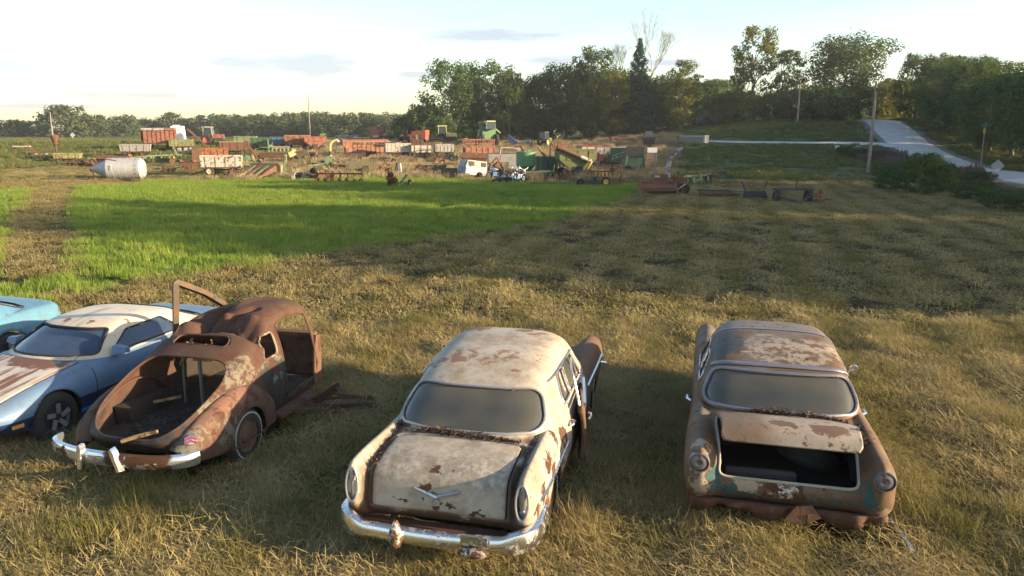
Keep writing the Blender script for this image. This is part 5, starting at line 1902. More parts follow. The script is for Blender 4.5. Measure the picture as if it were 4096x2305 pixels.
# rear bumper
bp = smooth_path([(-.90, .16, .50), (-.84, .00, .505), (-.62, -.12, .505), (-.25, -.19, .50), (.25, -.19, .49), (.62, -.12, .48), (.84, .00, .475), (.90, .12, .475)], 8)
prof = [(-.025, -.075), (.015, -.07), (.034, -.03), (.036, .03), (.018, .07), (-.025, .078)]
CR1 = layered('bumper_chrome_rust', ((.62, .63, .66), (.76, .77, .80)), [(RUST, [('blob', [(.35, -.15, .50, .30, (.7, 1, 1.2)), (-.60, -.1, .46, .12)]), ('noise', 6, .38, .46)], .75)], .2, .85, bump=.1, grime=.12)
bo = part(sweep(bp, prof), 'rear_bumper', CR1, root, smooth=40)
for gx, rot, z in ((-.28, 0, .49), (.17, R(-24), .50)):
    gm_ = MB()
    hexs = [(-.030, 0), (-.036, .10), (-.018, .16), (.018, .16), (.036, .10), (.030, 0), (.024, -.12), (-.024, -.12)]
    gm_.hull([(a, .02, b) for a, b in hexs], [(a * .7, -.05, b * .92) for a, b in hexs])
    part(gm_, 'bumper_guard', CHROME, bo, loc=(gx, -.225, z), rot=(R(-6), rot, 0), smooth=25)
# oval stamped badge with the maker's script
cu = bpy.data.curves.new('badge_script', 'FONT')
cu.body = 'Ford'
cu.size = .062
cu.align_x = 'CENTER'
cu.align_y = 'CENTER'
cu.extrude = .002
cu.shear = .25
cu.materials.append(plain('badge_dark', (.10, .11, .14), .5))
tx = text_mesh('badge_script', cu, bo)
tx.location = (-.06, -.2335, .497)
tx.rotation_euler = (R(90), 0, 0)
part(MB().tube([(-.06 + .078 * math.cos(a), -.231, .497 + .040 * math.sin(a)) for a in np.linspace(0, 6.283, 25)[:-1]], .0045, 5, closed=True), 'badge_ring', plain('badge_dark', (.10, .11, .14), .5), bo)
part(MB().lathe([(0, .018), (.012, .016), (.016, .004)], (.58, -.165, .48), (0.15, -1, 0), 12, True), 'bumper_bolt', CHROME, bo)


def carpt(x, y, z=0.0):
    c, s = math.cos(CT), math.sin(CT)
    return (CX + x * c + y * s, CY - x * s + y * c, z)


st = MB().tube([(-.21, 0, 0), (-.05, .01, .004), (.10, -.004, .006), (.21, .01, .0)], [.022, .025, .024, .019], 8)
o = st.build('broken_stick', wd, None, loc=carpt(.19, .10, .60), rot=(0, R(-16), -CT + .22))
tag(o, 'pale broken stick lying across the coupe boot sill', 'stick')
# scrap by the missing right door
for i, (lab, x, y, L, w, h, rz, ry) in enumerate((('rusty sheet metal strip lying beside the coupe sill', 1.25, 2.75, .95, .22, .03, .35, .08), ('dark bent iron bar leaning up beside the coupe', 1.15, 2.55, .62, .09, .05, -.5, -.6),
                                                  ('short rusty plank lying past the coupe door opening', 1.45, 2.9, .55, .14, .04, -.1, .05), ('rusty channel section under the coupe door opening', 1.02, 2.35, .8, .12, .05, .2, .12))):
    px_, py_, _ = carpt(x, y)
    o = MB().box((0, 0, 0), (L, w, h)).box((0, w * .5, h * .8), (L, .012, h * 1.6)).build('scrap_metal', RUSTM, None, loc=(px_, py_, .10 + abs(math.sin(ry)) * L * .5), rot=(0, ry, rz))
    tag(o, lab, 'scrap', 'scrap iron beside the coupe')

# ------------------------------------------------------------------ blue coupe with cream roof, nose towards the camera
fb = [
    [(0, .22, .30), (.35, .22, .30), (.62, .26, .30), (.78, .36, .30), (.86, .5, .30), (.87, .6, .28), (.85, .7, .22)],
    [(0, .02, .48), (.35, .03, .48), (.64, .08, .48), (.80, .2, .47), (.885, .4, .44), (.89, .55, .38), (.86, .7, .22)],
    [(0, .10, .62), (.36, .11, .62), (.65, .16, .615), (.82, .27, .58), (.90, .45, .52), (.905, .6, .42), (.87, .75, .22)],
    [(0, .50, .735), (.36, .50, .73), (.66, .52, .715), (.83, .58, .675), (.91, .68, .58), (.915, .75, .44), (.88, .85, .21)],
    [(0, 1.1, .82), (.36, 1.1, .815), (.66, 1.1, .80), (.83, 1.1, .755), (.915, 1.1, .62), (.92, 1.1, .45), (.88, 1.1, .2)],
    [(0, 1.62, .87), (.36, 1.65, .865), (.66, 1.72, .85), (.84, 1.7, .81), (.92, 1.7, .64), (.92, 1.7, .45), (.88, 1.7, .2)],
    [(0, 2.6, .86), (.36, 2.6, .86), (.68, 2.6, .87), (.85, 2.6, .84), (.925, 2.6, .66), (.925, 2.6, .45), (.88, 2.6, .2)],
    [(0, 3.6, .90), (.36, 3.6, .90), (.68, 3.6, .90), (.84, 3.6, .87), (.925, 3.6, .68), (.925, 3.6, .46), (.88, 3.6, .22)],
    [(0, 4.3, .93), (.36, 4.3, .93), (.68, 4.3, .92), (.82, 4.3, .87), (.91, 4.3, .68), (.91, 4.3, .47), (.87, 4.3, .25)],
    [(0, 4.72, .90), (.36, 4.72, .90), (.66, 4.70, .89), (.80, 4.66, .84), (.88, 4.6, .68), (.88, 4.6, .5), (.85, 4.6, .3)],
    [(0, 4.80, .5), (.36, 4.80, .5), (.66, 4.77, .5), (.79, 4.7, .5), (.86, 4.65, .48), (.86, 4.65, .42), (.84, 4.65, .32)]]
ft = [
    [(0, 1.52, .865), (.38, 1.56, .865), (.64, 1.68, .855), (.77, 1.82, .845), (.83, 1.95, .84), (.85, 2.05, .835)],
    [(0, 1.88, 1.03), (.38, 1.91, 1.03), (.61, 2.0, 1.02), (.71, 2.10, 1.0), (.79, 2.16, .91), (.85, 2.2, .835)],
    [(0, 2.24, 1.185), (.37, 2.26, 1.18), (.57, 2.32, 1.165), (.66, 2.40, 1.12), (.77, 2.44, .97), (.85, 2.46, .84)],
    [(0, 2.65, 1.25), (.37, 2.65, 1.245), (.56, 2.66, 1.22), (.655, 2.68, 1.15), (.77, 2.7, .98), (.85, 2.7, .845)],
    [(0, 3.15, 1.24), (.37, 3.15, 1.235), (.56, 3.15, 1.21), (.66, 3.15, 1.14), (.775, 3.15, .98), (.85, 3.15, .85)],
    [(0, 3.55, 1.17), (.37, 3.55, 1.165), (.56, 3.52, 1.14), (.67, 3.48, 1.07), (.78, 3.45, .96), (.85, 3.45, .855)],
    [(0, 4.1, .99), (.37, 4.08, .985), (.57, 4.02, .97), (.69, 3.92, .94), (.79, 3.8, .90), (.85, 3.7, .86)],
    [(0, 4.35, .90), (.38, 4.33, .90), (.60, 4.25, .895), (.72, 4.12, .885), (.80, 3.98, .875), (.85, 3.85, .86)]]
blue = ((.085, .15, .245), (.14, .225, .34))
dkblue = ((.010, .020, .060), (.018, .034, .095))
MBODY = layered('sunbleached_blue', blue, [
    (((.40, .345, .28), (.56, .50, .42)), [('axis', 2, .665, .70, .02), ('axis', 0, .80, .76)], .5),
    (((.40, .345, .28), (.56, .50, .42)), [('axis', 2, .665, .70, .02), ('axis', 0, .72, .71), ('axis', 1, 1.7, 1.6)], .5),
    (dkblue, [('axis', 2, .47, .455)], .3),
    (((.03, .16, .42), (.04, .20, .5)), [('axis', 2, .285, .275), ('axis', 2, .24, .25)], .35),
    (((.15, .055, .03), (.26, .12, .065)), [('streak', (7, .8, 1), .50, .60), ('axis', 2, .70, .74), ('axis', 0, .70, .66), ('axis', 1, 1.7, 1.6)], .7),
    (((.15, .12, .09), (.28, .22, .16)), [('noise', 9, .64, .72)], .7)], .32, bump=.12, grime=.22, spec=.5)
MBLUE = layered('faded_blue_paint', blue, [
    (dkblue, [('axis', 2, .475, .46)], .3),
    (((.03, .18, .5), (.04, .22, .56)), [('axis', 2, .295, .285), ('axis', 2, .245, .255)], .35),
    (((.15, .11, .08), (.28, .20, .14)), [('noise', 9, .60, .70)], .7)], .40, bump=.12, grime=.35, spec=.4)
MHOOD = layered('bleached_bonnet', ((.42, .36, .29), (.60, .53, .44)), [
    (((.11, .05, .032), (.24, .12, .07)), [('streak', (9, .7, 1), .47, .58)], .75),
    (((.11, .05, .032), (.20, .09, .05)), [('blob', [(.15, 1.5, .86, .32, (.6, 1, 1))])], .75),
    (((.22, .20, .18), (.32, .29, .25)), [('noise', 5, .58, .7)], .6)], .45, bump=.15)
MROOF = layered('bleached_roof', ((.46, .38, .27), (.66, .57, .44)), [
    (((.24, .22, .20), (.36, .33, .28)), [('streak', (6, .6, 1), .52, .68)], .5),
    (RUST, [('noise', 9, .66, .69)], .8),
    (((.10, .06, .03), (.3, .18, .08)), [('blob', [(.60, 2.6, 1.2, .05), (.2, 2.35, 1.2, .05, (1, .5, 1)), (-.2, 2.32, 1.2, .05)])], .8)], .45, bump=.12, grime=.2)


def firebird(name, label, X, Y, th, mb_, mr, mh, glass, zsc=1.0):
    root = thing(name, label, 'car', (X, Y, -.04), -th)
    root.scale = (1, 1, zsc)
    B, T = Surf(fb), Surf(ft)
    ar = []
    for yc in (.98, 3.62):
        pl = B.inv(circ((yc, .29), .385, 30), (1, 2), lambda P: (P[..., 2] < .74) & (P[..., 0] > .84), 1)
        ar += [pl, mir(pl)]
    hood = rpoly([(2.3, -2.1), (4.85, -2.1), (4.85, 2.1), (2.3, 2.1)], .15, 4)
    B.mesh(120, 90, holes=ar + [hood]).build('body', mb_, root, smooth=50, thick=.02)
    B.mesh(50, 50, keep=rpoly([(2.33, -2.08), (4.82, -2.08), (4.82, 2.08), (2.33, 2.08)], .15, 4), off=.006).build('bonnet', mh, root, smooth=60, thick=.02)
    ws = T.inv(rpoly([(-.74, .895), (.74, .895), (.585, 1.15), (-.585, 1.15)], .05, 5), (0, 2), lambda P: P[..., 1] < 2.42)
    sw = T.inv(rpoly([(2.06, .875), (2.47, 1.10), (3.18, 1.12), (3.42, .93), (3.32, .885)], .03, 4), (1, 2), lambda P: (P[..., 1] > 1.9) & (P[..., 1] < 3.7) & (np.abs(P[..., 0]) > .6), 1)
    bw = T.inv(rpoly([(-.58, 3.65), (.58, 3.65), (.66, 4.18), (-.66, 4.18)], .08, 5), (0, 1), lambda P: P[..., 1] > 3.3)
    T.mesh(100, 90, holes=[ws, sw, mir(sw), bw]).build('roof', mr, root, smooth=50, thick=.02)
    window(T, ws, root, glass, SEAL, .018, 'windscreen', 26, 26)
    window(T, bw, root, glass, SEAL, .014, 'rear_window', 20, 20)
    for q in (sw, mir(sw)):
        window(T, q, root, glass, SEAL, .012, 'side_window', 20, 20)
    for sx in (1, -1):
        for yc in (.98, 3.62):
            w_ = car_wheel(root, sx * .80, yc, .32, .335, .22, False, plain('dark_alloy', (.05, .05, .055), .4, .3), sx)
            for k in range(5):
                a = k * 2 * math.pi / 5
                part(MB().bar((sx * .10, .05 * math.cos(a), .05 * math.sin(a)), (sx * .115, .175 * math.cos(a + .3), .175 * math.sin(a + .3)), .055, .02, (1, 0, 0)), 'spoke', plain('worn_alloy', (.30, .30, .31), .45, .4), w_)
        mm = MB().hull([(sx * .86, 1.98, .86), (sx * .86, 2.14, .86), (sx * .86, 2.14, .98), (sx * .86, 2.02, .98)], [(sx * 1.06, 2.02, .89), (sx * 1.06, 2.12, .88), (sx * 1.05, 2.12, .96), (sx * 1.05, 2.05, .95)])
        part(mm, 'door_mirror', mb_, root, smooth=60)
        part(MB().box((sx * .885, .42, .40), (.012, .14, .045), (0, 0, -sx * .25)), 'side_marker', plain('amber_lens', (.50, .25, .04), .3), root)
        dl_ = B.inv([(1.62, z) for z in np.linspace(.78, .26, 8)], (1, 2), lambda P: (P[..., 0] > .82), sx)
        part(MB().tube(B.line(dl_, .0), .006, 4), 'door_gap', SEAL, root)
        rs = B.inv([(y, .455) for y in np.linspace(1.42, 3.15, 12)], (1, 2), lambda P: (P[..., 0] > .84), sx)
        part(MB().tube(B.line(rs, .004), .012, 4), 'rub_strip', SEAL, root)
        part(MB().tube([(sx * .55, .02, .55), (sx * .3, .0, .55)], .03, 6), 'front_lamp', SEAL, root)
    return root, B, T


rootf, Bf, Tf = firebird('blue_coupe', 'faded blue coupe with cream roof and rust streaked bonnet', -6.98, 8.55, .279, MBLUE, MROOF, MHOOD, BLUEGLASS)
MLB = layered('light_blue_paint', ((.06, .17, .26), (.12, .27, .36)), [(RUST, [('noise', 7, .6, .68)], .8)], .35, bump=.12)
MBR = layered('rusted_vinyl_roof', ((.060, .034, .024), (.12, .07, .045)), [(RUST, [('noise', 6, .56, .66)], .8)], .8)
MRC = layered('light_blue_roof', ((.06, .17, .28), (.12, .28, .40)), [(((.06, .034, .024), (.13, .07, .045)), [('axis', 2, 1.12, 1.14, .02)], .8), (RUST, [('noise', 8, .6, .66)], .8)], .4, bump=.15)
root5, _, _ = firebird('light_blue_coupe', 'light blue coupe with brown rusted roof at the field edge', -10.25, 8.85, .33, MLB, MRC, MLB, BLUEGLASS, 1.08)
part(MB().tube([(.60, 1.35, .85), (.72, 1.2, 1.5)], .006, 5), 'radio_aerial', CHROME, root5)
# ------------------------------------------------------------------ farm machines
K = {
    'red': worn('red_paint', (.30, .055, .030), amount=.35), 'orange': worn('orange_paint', (.34, .10, .025), amount=.45), 'white': worn('white_paint', (.48, .45, .40), amount=.35),
    'grey': worn('grey_metal', (.30, .30, .29), amount=.2), 'green': worn('green_paint', (.055, .19, .065), amount=.2), 'dgreen': worn('dark_green_paint', (.025, .10, .05), amount=.2),
    'lime': worn('lime_paint', (.24, .27, .09), amount=.35), 'lgreen': worn('light_green_paint', (.16, .26, .12), amount=.35), 'blue': worn('blue_paint', (.05, .11, .22), amount=.2),
    'brown': worn('rust_brown_paint', (.13, .062, .038), amount=.6), 'yellow': worn('yellow_paint', (.50, .34, .05), amount=.3), 'cream': worn('cream_yellow_paint', (.62, .52, .22), amount=.15),
    'pink': worn('faded_red_paint', (.32, .105, .065), amount=.35), 'wood': worn('weathered_boards', (.26, .19, .125), amount=.2, rough=.85), 'dark': plain('dark_iron', (.045, .042, .040), .8),
    'rust': worn('rusty_iron', (.085, .045, .029), amount=.8, rough=.8), 'glass': plain('cab_glass', (.03, .04, .045), .15, 0, .3), 'olive': worn('olive_paint', (.10, .12, .06), amount=.35),
    'galv': plain('galvanised_steel', (.40, .40, .40), .58, .35, .16, 2.5), 'sky': worn('sky_blue_paint', (.05, .20, .45), amount=.15), 'pole': plain('grey_pole_wood', (.24, .20, .165), .9, 0, .25, 4),
    'concrete': plain('concrete', (.42, .40, .36), .9, 0, .2, 3), 'sign': plain('sign_back', (.36, .37, .37), .5, .3, .1), 'black': plain('black_paint', (.02, .02, .02), .6),
    'smv': plain('slow_triangle', (.75, .16, .03), .5), 'tan': plain('dried_brush', (.22, .095, .045), .95, 0, .5, 9), 'chromeb': plain('bike_chrome', (.6, .6, .62), .25, .9, .1),
}
RIMS = {'white': plain('rim_white', (.6, .57, .5), .6), 'yellow': plain('rim_yellow', (.62, .42, .05), .55), 'red': plain('rim_red', (.36, .08, .05), .6), 'rust': K['rust'], 'tan': plain('rim_tan', (.36, .30, .2), .7)}


def T_(name, label, cat, px, py, rz=0.0, group=None, dz=0.0):
    x, y, z = gpix(px, py)
    return thing(name, label, cat, (x, y, z + dz), rz, group)


def wheel(p, x, y, r, w=.22, rim='rust', ax=1, lug=False, z=None, n=20, name='wheel'):
    """tyre (> rim); axle along local y unless ax == 0"""
    a = (0, 1, 0) if ax == 1 else (1, 0, 0)
    t_ = MB().lathe([(-w / 2, r * .58), (-w / 2, r * .86), (-w * .3, r), (w * .3, r), (w / 2, r * .86), (w / 2, r * .58)], (0, 0, 0), a, n)
    if lug:
        for k in range(18):
            g = 2 * math.pi * k / 18
            c = (r * math.cos(g), r * math.sin(g))
            e = Vector((c[0], 0, c[1])) if ax == 1 else Vector((0, c[0], c[1]))
            s = Vector((0, w * .42, 0)) if ax == 1 else Vector((w * .42, 0, 0))
            t_.bar(e * .97 - s, e * 1.0 + s * .2, .05, .05)
    o = t_.build(name, RUBBER, p, loc=(x, y, r if z is None else z))
    for s in (-1, 1):
        pass
    part(MB().lathe([(-w * .36, r * .60), (-w * .30, r * .52), (-w * .12, r * .45), (-w * .12, .04), (w * .12, .04), (w * .12, r * .45), (w * .30, r * .52), (w * .36, r * .60)], (0, 0, 0), a, n), 'rim', RIMS[rim], o)
    return o


def gear(p, L, W, zb, r=.36, rim='rust', tongue=True):
    """wagon running gear: beam, axles, four wheels, tongue"""
    g = MB().bar((-L / 2, 0, r + .1), (L / 2, 0, r + .1), .12)
    for x in (-L * .32, L * .32):
        g.bar((x, -W / 2, r), (x, W / 2, r), .10)
        g.bar((x, -W * .35, r), (x, -W * .35, zb), .09).bar((x, W * .35, r), (x, W * .35, zb), .09)
    if tongue:
        g.bar((-L / 2, 0, r), (-L / 2 - 1.1, 0, .15), .09)
    part(g, 'running_gear', K['rust'], p)
    for x in (-L * .32, L * .32):
        for y in (-W / 2, W / 2):
            wheel(p, x, y, r, .18, rim)


def barge(name, label, px, py, rz, L, W, H, zb, mat, flare=1.0, ribs=5, rib_mat=None, rim='rust', top=None, group=None, wheels=True, planks=0, dz=0.0, tongue=True, cat='wagon'):
    """open topped box wagon: four separate sides with stakes"""
    p = T_(name, label, cat, px, py, rz, group, dz)
    part(MB().box((0, 0, zb - .04), (L, W, .08)), 'floor', K['rust'], p)
    f = flare
    for s in (-1, 1):
        for nm, q in (('side_panel', 0), ('end_panel', 1)):
            if q == 0:
                b = [(-L / 2, s * W / 2, zb), (L / 2, s * W / 2, zb)]
                t2 = [(-L / 2 * (1 + (f - 1) * .4), s * W / 2 * f, zb + H), (L / 2 * (1 + (f - 1) * .4), s * W / 2 * f, zb + H)]
                nn = Vector((0, s * .05, 0))
            else:
                b = [(s * L / 2, -W / 2, zb), (s * L / 2, W / 2, zb)]
                t2 = [(s * L / 2 * (1 + (f - 1) * .4), -W / 2 * f, zb + H), (s * L / 2 * (1 + (f - 1) * .4), W / 2 * f, zb + H)]
                nn = Vector((s * .05, 0, 0))
            v = [Vector(k) for k in b + t2[::-1]]
            if planks:
                pan = None
                for k in range(planks):
                    a0, a1 = k / planks + .015, (k + 1) / planks - .015
                    lo0, lo1, hi0, hi1 = v[0].lerp(v[3], a0), v[1].lerp(v[2], a0), v[0].lerp(v[3], a1), v[1].lerp(v[2], a1)
                    off = nn * random.uniform(.0, .4)
                    part(MB().hull([lo0 + off, lo1 + off, hi1 + off, hi0 + off], [lo0 + nn * .6 + off, lo1 + nn * .6 + off, hi1 + nn * .6 + off, hi0 + nn * .6 + off]), 'plank', mat, p, smooth=20)
            else:
                pan = part(MB().hull(v, [k + nn * .6 for k in v]), nm, mat, p, smooth=20)
            n_r = ribs if q == 0 else max(2, ribs // 2)
            for k in range(n_r):
                g = (k + .5) / n_r if q == 0 else (k + .5) / n_r
                a, c = v[0].lerp(v[1], g), v[3].lerp(v[2], g)
                part(MB().bar(a + nn, c + nn, .06, .06), 'stake', rib_mat or mat, p)
            part(MB().bar(v[3] + nn * .5, v[2] + nn * .5, .09, .09), 'top_rail', top or rib_mat or mat, p)
    if wheels:
        gear(p, L * .95, W * .95, zb, min(.42, zb * .55), rim, tongue)
    return p


def gravity(name, label, px, py, rz, L, W, H, zb, mat, mat2=None, rim='rust', spout=True, group=None):
    """gravity box: upright upper band over a hopper that slopes to a side chute"""
    p = T_(name, label, 'wagon', px, py, rz, group)
    z1 = zb + H * .55
    t0 = [(-L / 2, -W / 2, z1), (L / 2, -W / 2, z1), (L / 2, W / 2, z1), (-L / 2, W / 2, z1)]
    t1 = [(x * 1.02, y * 1.02, zb + H) for x, y, z in t0]
    for i, nm in enumerate(('side_panel', 'end_panel', 'side_panel', 'end_panel')):
        j = (i + 1) % 4
        q = [Vector(t0[i]), Vector(t0[j]), Vector(t1[j]), Vector(t1[i])]
        nn = (q[1] - q[0]).cross(q[3] - q[0]).normalized() * .04
        pn = part(MB().hull(q, [k + nn for k in q]), nm, mat, p, smooth=20)
        for g in (.2, .5, .8):
            part(MB().bar(q[0].lerp(q[1], g) + nn * 1.4, q[3].lerp(q[2], g) + nn * 1.4, .05), 'stake', mat, p)
        part(MB().bar(q[3] + nn, q[2] + nn, .10), 'top_rail', mat2 or mat, p)
    b = [(-.35, -W / 2 * .9, zb), (.35, -W / 2 * .9, zb), (.30, W * .05, zb + .1), (-.30, W * .05, zb + .1)]
    hp = MB().hull(b, t0)
    part(hp, 'hopper', mat2 or mat, p, smooth=20)
    if spout:
        part(MB().hull([(-.35, -W / 2 * .92, zb), (.35, -W / 2 * .92, zb), (.35, -W / 2 * .92, zb + .45), (-.35, -W / 2 * .92, zb + .45)],
                       [(-.3, -W / 2 - .45, zb - .25), (.3, -W / 2 - .45, zb - .25), (.3, -W / 2 - .42, zb + .0), (-.3, -W / 2 - .42, zb + .0)]), 'chute', K['dark'], p, smooth=20)
    lg = MB()
    for sx in (-1, 1):
        for sy in (-1, 1):
            part(MB().bar((sx * L * .40, sy * W * .42, z1), (sx * L * .36, sy * W * .36, .5), .09), 'leg', K['dark'], p)
    gear(p, L, W * .9, .62, .40, rim)
    return p


def cab(p, x0, x1, W, z0, z1, mat, roof_mat, slant=.12):
    """cab: four posts, roof, panes"""
    c = MB()
    xs_ = ((x0, x0 + slant * .3), (x1, x1 - slant))
    for sy in (-1, 1):
        for a, b in xs_:
            c.bar((a, sy * W / 2, z0), (b, sy * W / 2 * .92, z1), .09)
    cb = part(c, 'cab_frame', mat, p)
    part(MB().box(((x0 + x1 - slant) / 2, 0, z1 + .05), (x1 - x0 + .25, W * 1.05, .14), taper=(.92, .9)), 'cab_roof', roof_mat, p)
    for sy in (-1, 1):
        part(MB().hull([(x0 + .04, sy * W * .49, z0), (x1 - .04, sy * W * .49, z0), (x1 - slant - .04, sy * W * .455, z1), (x0 + .05, sy * W * .455, z1)],
                       [(x0 + .04, sy * W * .48, z0), (x1 - .04, sy * W * .48, z0), (x1 - slant - .04, sy * W * .445, z1), (x0 + .05, sy * W * .445, z1)]), 'pane', K['glass'], cb, smooth=0)
    for a, b in xs_:
        part(MB().hull([(a, -W * .45, z0), (a, W * .45, z0), (b, W * .42, z1), (b, -W * .42, z1)], [(a + .01, -W * .45, z0), (a + .01, W * .45, z0), (b + .01, W * .42, z1), (b + .01, -W * .42, z1)]), 'pane', K['glass'], cb, smooth=0)


def tractor(name, label, px, py, rz, mat, cabmat, roofm, rim='red', s=1.0, big=True, has_cab=True):
    """nose along +x"""
    p = T_(name, label, 'tractor', px, py, rz)
    p.scale = (s, s, s)
    part(MB().box((1.25, 0, 1.35), (1.7, .72, .62), taper=(1, .9)).box((2.14, 0, 1.30), (.10, .66, .70)), 'bonnet', mat, p, smooth=20)
    part(MB().box((1.2, 0, .92), (1.7, .5, .35)).box((.0, 0, .85), (.9, .6, .6)), 'engine', K['dark'], p, smooth=20)
    part(MB().tube([(1.3, .2, 1.6), (1.3, .2, 2.55)], .045, 8), 'exhaust', K['dark'], p)
    for sy in (-1, 1):
        part(MB().box((-.35, sy * .78, 1.55), (1.2, .36, .06)).box((-.95, sy * .78, 1.35), (.06, .36, .42), (0, .3, 0)), 'mudguard', mat, p, smooth=20)
        wheel(p, -.35, sy * .92, .82, .44, rim, lug=True)
        wheel(p, 1.85, sy * .75, .42, .24, rim)
    part(MB().bar((1.85, -.75, .42), (1.85, .75, .42), .10), 'front_axle', K['dark'], p)
    part(MB().bar((-.9, 0, .7), (-1.5, 0, .55), .12), 'drawbar', K['dark'], p)
    if has_cab:
        cab(p, -.85, .55, 1.35, 1.45, 2.75, cabmat, roofm, .15)
    else:
        part(MB().box((-.35, 0, 1.45), (.45, .45, .10)).box((-.58, 0, 1.68), (.08, .45, .42)), 'seat', K['black'], p)
        part(MB().tube([(.25, .22 * math.cos(a) , 1.85 + .2 * math.sin(a)) for a in np.linspace(0, 6.283, 17)[:-1]], .02, 6, closed=True).tube([(.5, 0, 1.6), (.25, 0, 1.85)], .02), 'steering_wheel', K['black'], p)
    return p


def bars(name, label, cat, px, py, rz, segs, mat, group=None, wheels=(), boxes=(), tubes=(), dz=0.0, matb=None, discs=()):
    """small implement of separate bars: segs (a, b, w) each a part"""
    p = T_(name, label, cat, px, py, rz, group, dz)
    for a, b, w in segs:
        part(MB().bar(a, b, w), 'bar', mat, p)
    for c, d, r in boxes:
        part(MB().box(c, d, r), 'panel', matb or mat, p, smooth=20)
    for pts, r in tubes:
        part(MB().tube(pts, r, 8), 'pipe', matb or mat, p)
    for x, y, r, rim in wheels:
        wheel(p, x, y, r, .16, rim)
    for x, y, z, r, ax in discs:
        part(MB().lathe([(-.02, .03), (-.03, r * .5), (0, r), (.01, r), (-.015, r * .5), (0, .03)], (x, y, z), ax, 16), 'disc', matb or mat, p)
    return p
# ---- left side of the yard
p = T_('gooseneck_trailer', 'rusty gooseneck flatbed trailer with red and white striped edge', 'trailer', 215, 640, R(14))
part(MB().box((.6, 0, .75), (4.6, 2.2, .12)), 'deck', K['rust'], p)
for i in range(8):
    part(MB().box((-1.55 + i * .58, -1.12, .75), (.29, .02, .13)), 'reflector_strip', K['red'] if i % 2 else K['white'], p)
part(MB().bar((-1.7, .5, .75), (-2.6, .5, 1.7), .14).bar((-1.7, -.5, .75), (-2.6, -.5, 1.7), .14), 'neck_riser', K['rust'], p)
part(MB().bar((-2.6, .5, 1.7), (-4.4, .25, 1.7), .14).bar((-2.6, -.5, 1.7), (-4.4, -.25, 1.7), .14).bar((-2.6, -.5, 1.7), (-2.6, .5, 1.7), .12), 'gooseneck', K['white'], p)
part(MB().bar((-4.3, 0, 1.7), (-4.3, 0, .6), .12).bar((-3.2, .3, 1.7), (-3.2, .3, .25), .12), 'jack_stand', K['rust'], p)
for sx in (1.0, 1.9):
    for sy in (-1, 1):
        wheel(p, sx, sy * .9, .36, .2, 'white')
p = T_('feed_hopper', 'rusty tapered hopper standing on a post by the gooseneck trailer', 'hopper', 225, 612)
part(MB().lathe([(1.0, .12), (1.25, .2), (2.1, .52), (2.5, .55)], (0, 0, 0), (0, 0, 1), 16), 'funnel', K['rust'], p, thick=.03)
part(MB().bar((0, 0, 0), (0, 0, 1.1), .2), 'post', K['rust'], p)
barge('manure_spreader', 'yellow green low spreader box next to the gooseneck trailer', 275, 652, R(16), 2.7, 1.4, .55, .55, K['lime'], 1.1, 4, rim='rust', cat='spreader')
bars('hay_rake', 'small dark rake on the bare ground below the gooseneck trailer', 'rake', 160, 652, R(5), [((-.8, 0, .3), (.8, 0, .3), .08), ((-.6, 0, .3), (-.3, 0, 1.0), .07), ((.5, 0, .3), (.4, 0, .9), .07), ((-.7, .3, .1), (.8, .3, .12), .06)], K['dark'], wheels=[(.7, .1, .3, 'rust')])
bars('field_cultivator', 'tangled rusty cultivator behind the silver silo', 'cultivator', 315, 666, R(10), [((-1.2, 0, .45), (1.2, 0, .4), .10), ((-1.2, .7, .45), (1.2, .7, .4), .10), ((-.9, 0, .45), (-.8, -.1, 0), .06), ((-.3, 0, .45), (-.2, -.1, 0), .06), ((.3, 0, .45), (.4, -.1, 0), .06), ((.9, 0, .45), (1, -.1, 0), .06), ((-.5, .7, .4), (-.4, .6, 1.0), .07)], K['rust'], wheels=[(-1, .3, .35, 'rust'), (.2, .3, .4, 'rust')])
p = T_('hay_rack', 'flat brown hay rack with orange edge behind the silver silo', 'wagon', 450, 660, R(9))
part(MB().box((0, 0, .75), (4.6, 1.9, .10)), 'deck', K['wood'], p)
part(MB().box((.5, -1.0, .85), (3.4, .06, .34)), 'edge_board', K['brown'], p)
part(MB().bar((-1.6, -1.05, .45), (-4.4, -1.4, .35), .16, .10), 'loose_beam', K['pink'], p)
gear(p, 4, 1.5, .7, .36)
# the silver feed silo lying on its side
sx_, sy_, sz_ = gpix(505, 718)
p = thing('feed_silo', 'silver cone ended feed silo lying on its side in the grass', 'silo', (sx_, sy_, sz_), R(10))
SR, SL = .88, 2.55
part(MB().lathe([(-SL / 2, SR)] + [q for k in range(5) for q in ((-SL / 2 + SL * (k + .96) / 5, SR), (-SL / 2 + SL * (k + .98) / 5, SR + .014), (-SL / 2 + SL * (k + 1) / 5, SR))], (0, 0, SR), (1, 0, 0), 36), 'barrel', K['galv'], p)
part(MB().lathe([(-SL / 2, SR), (-SL / 2 - 1.25, .20), (-SL / 2 - 1.32, .20)], (0, 0, SR), (1, 0, 0), 36), 'cone', K['galv'], p)
part(MB().lathe([(SL / 2, SR), (SL / 2 + .22, SR * .75), (SL / 2 + .30, .12), (SL / 2 + .30, .0)], (0, 0, SR), (1, 0, 0), 36), 'lid', K['galv'], p)
part(MB().lathe([(-SL / 2 - 1.40, .22), (-SL / 2 - 1.30, .22), (-SL / 2 - 1.30, .12), (-SL / 2 - 1.38, .12)], (0, 0, SR), (1, 0, 0), 20), 'outlet', K['rust'], p)
part(MB().tube([(-SL / 2 - 1.3, -.1, SR + .25), (-SL / 2, -.45, SR + .80), (-.45, -.62, SR + .70)], .03, 6).tube([(-SL / 2 - 1.2, -.2, SR - .2), (-SL / 2 - .95, -.35, .0)], .03, 6), 'leg_strut', K['rust'], p)
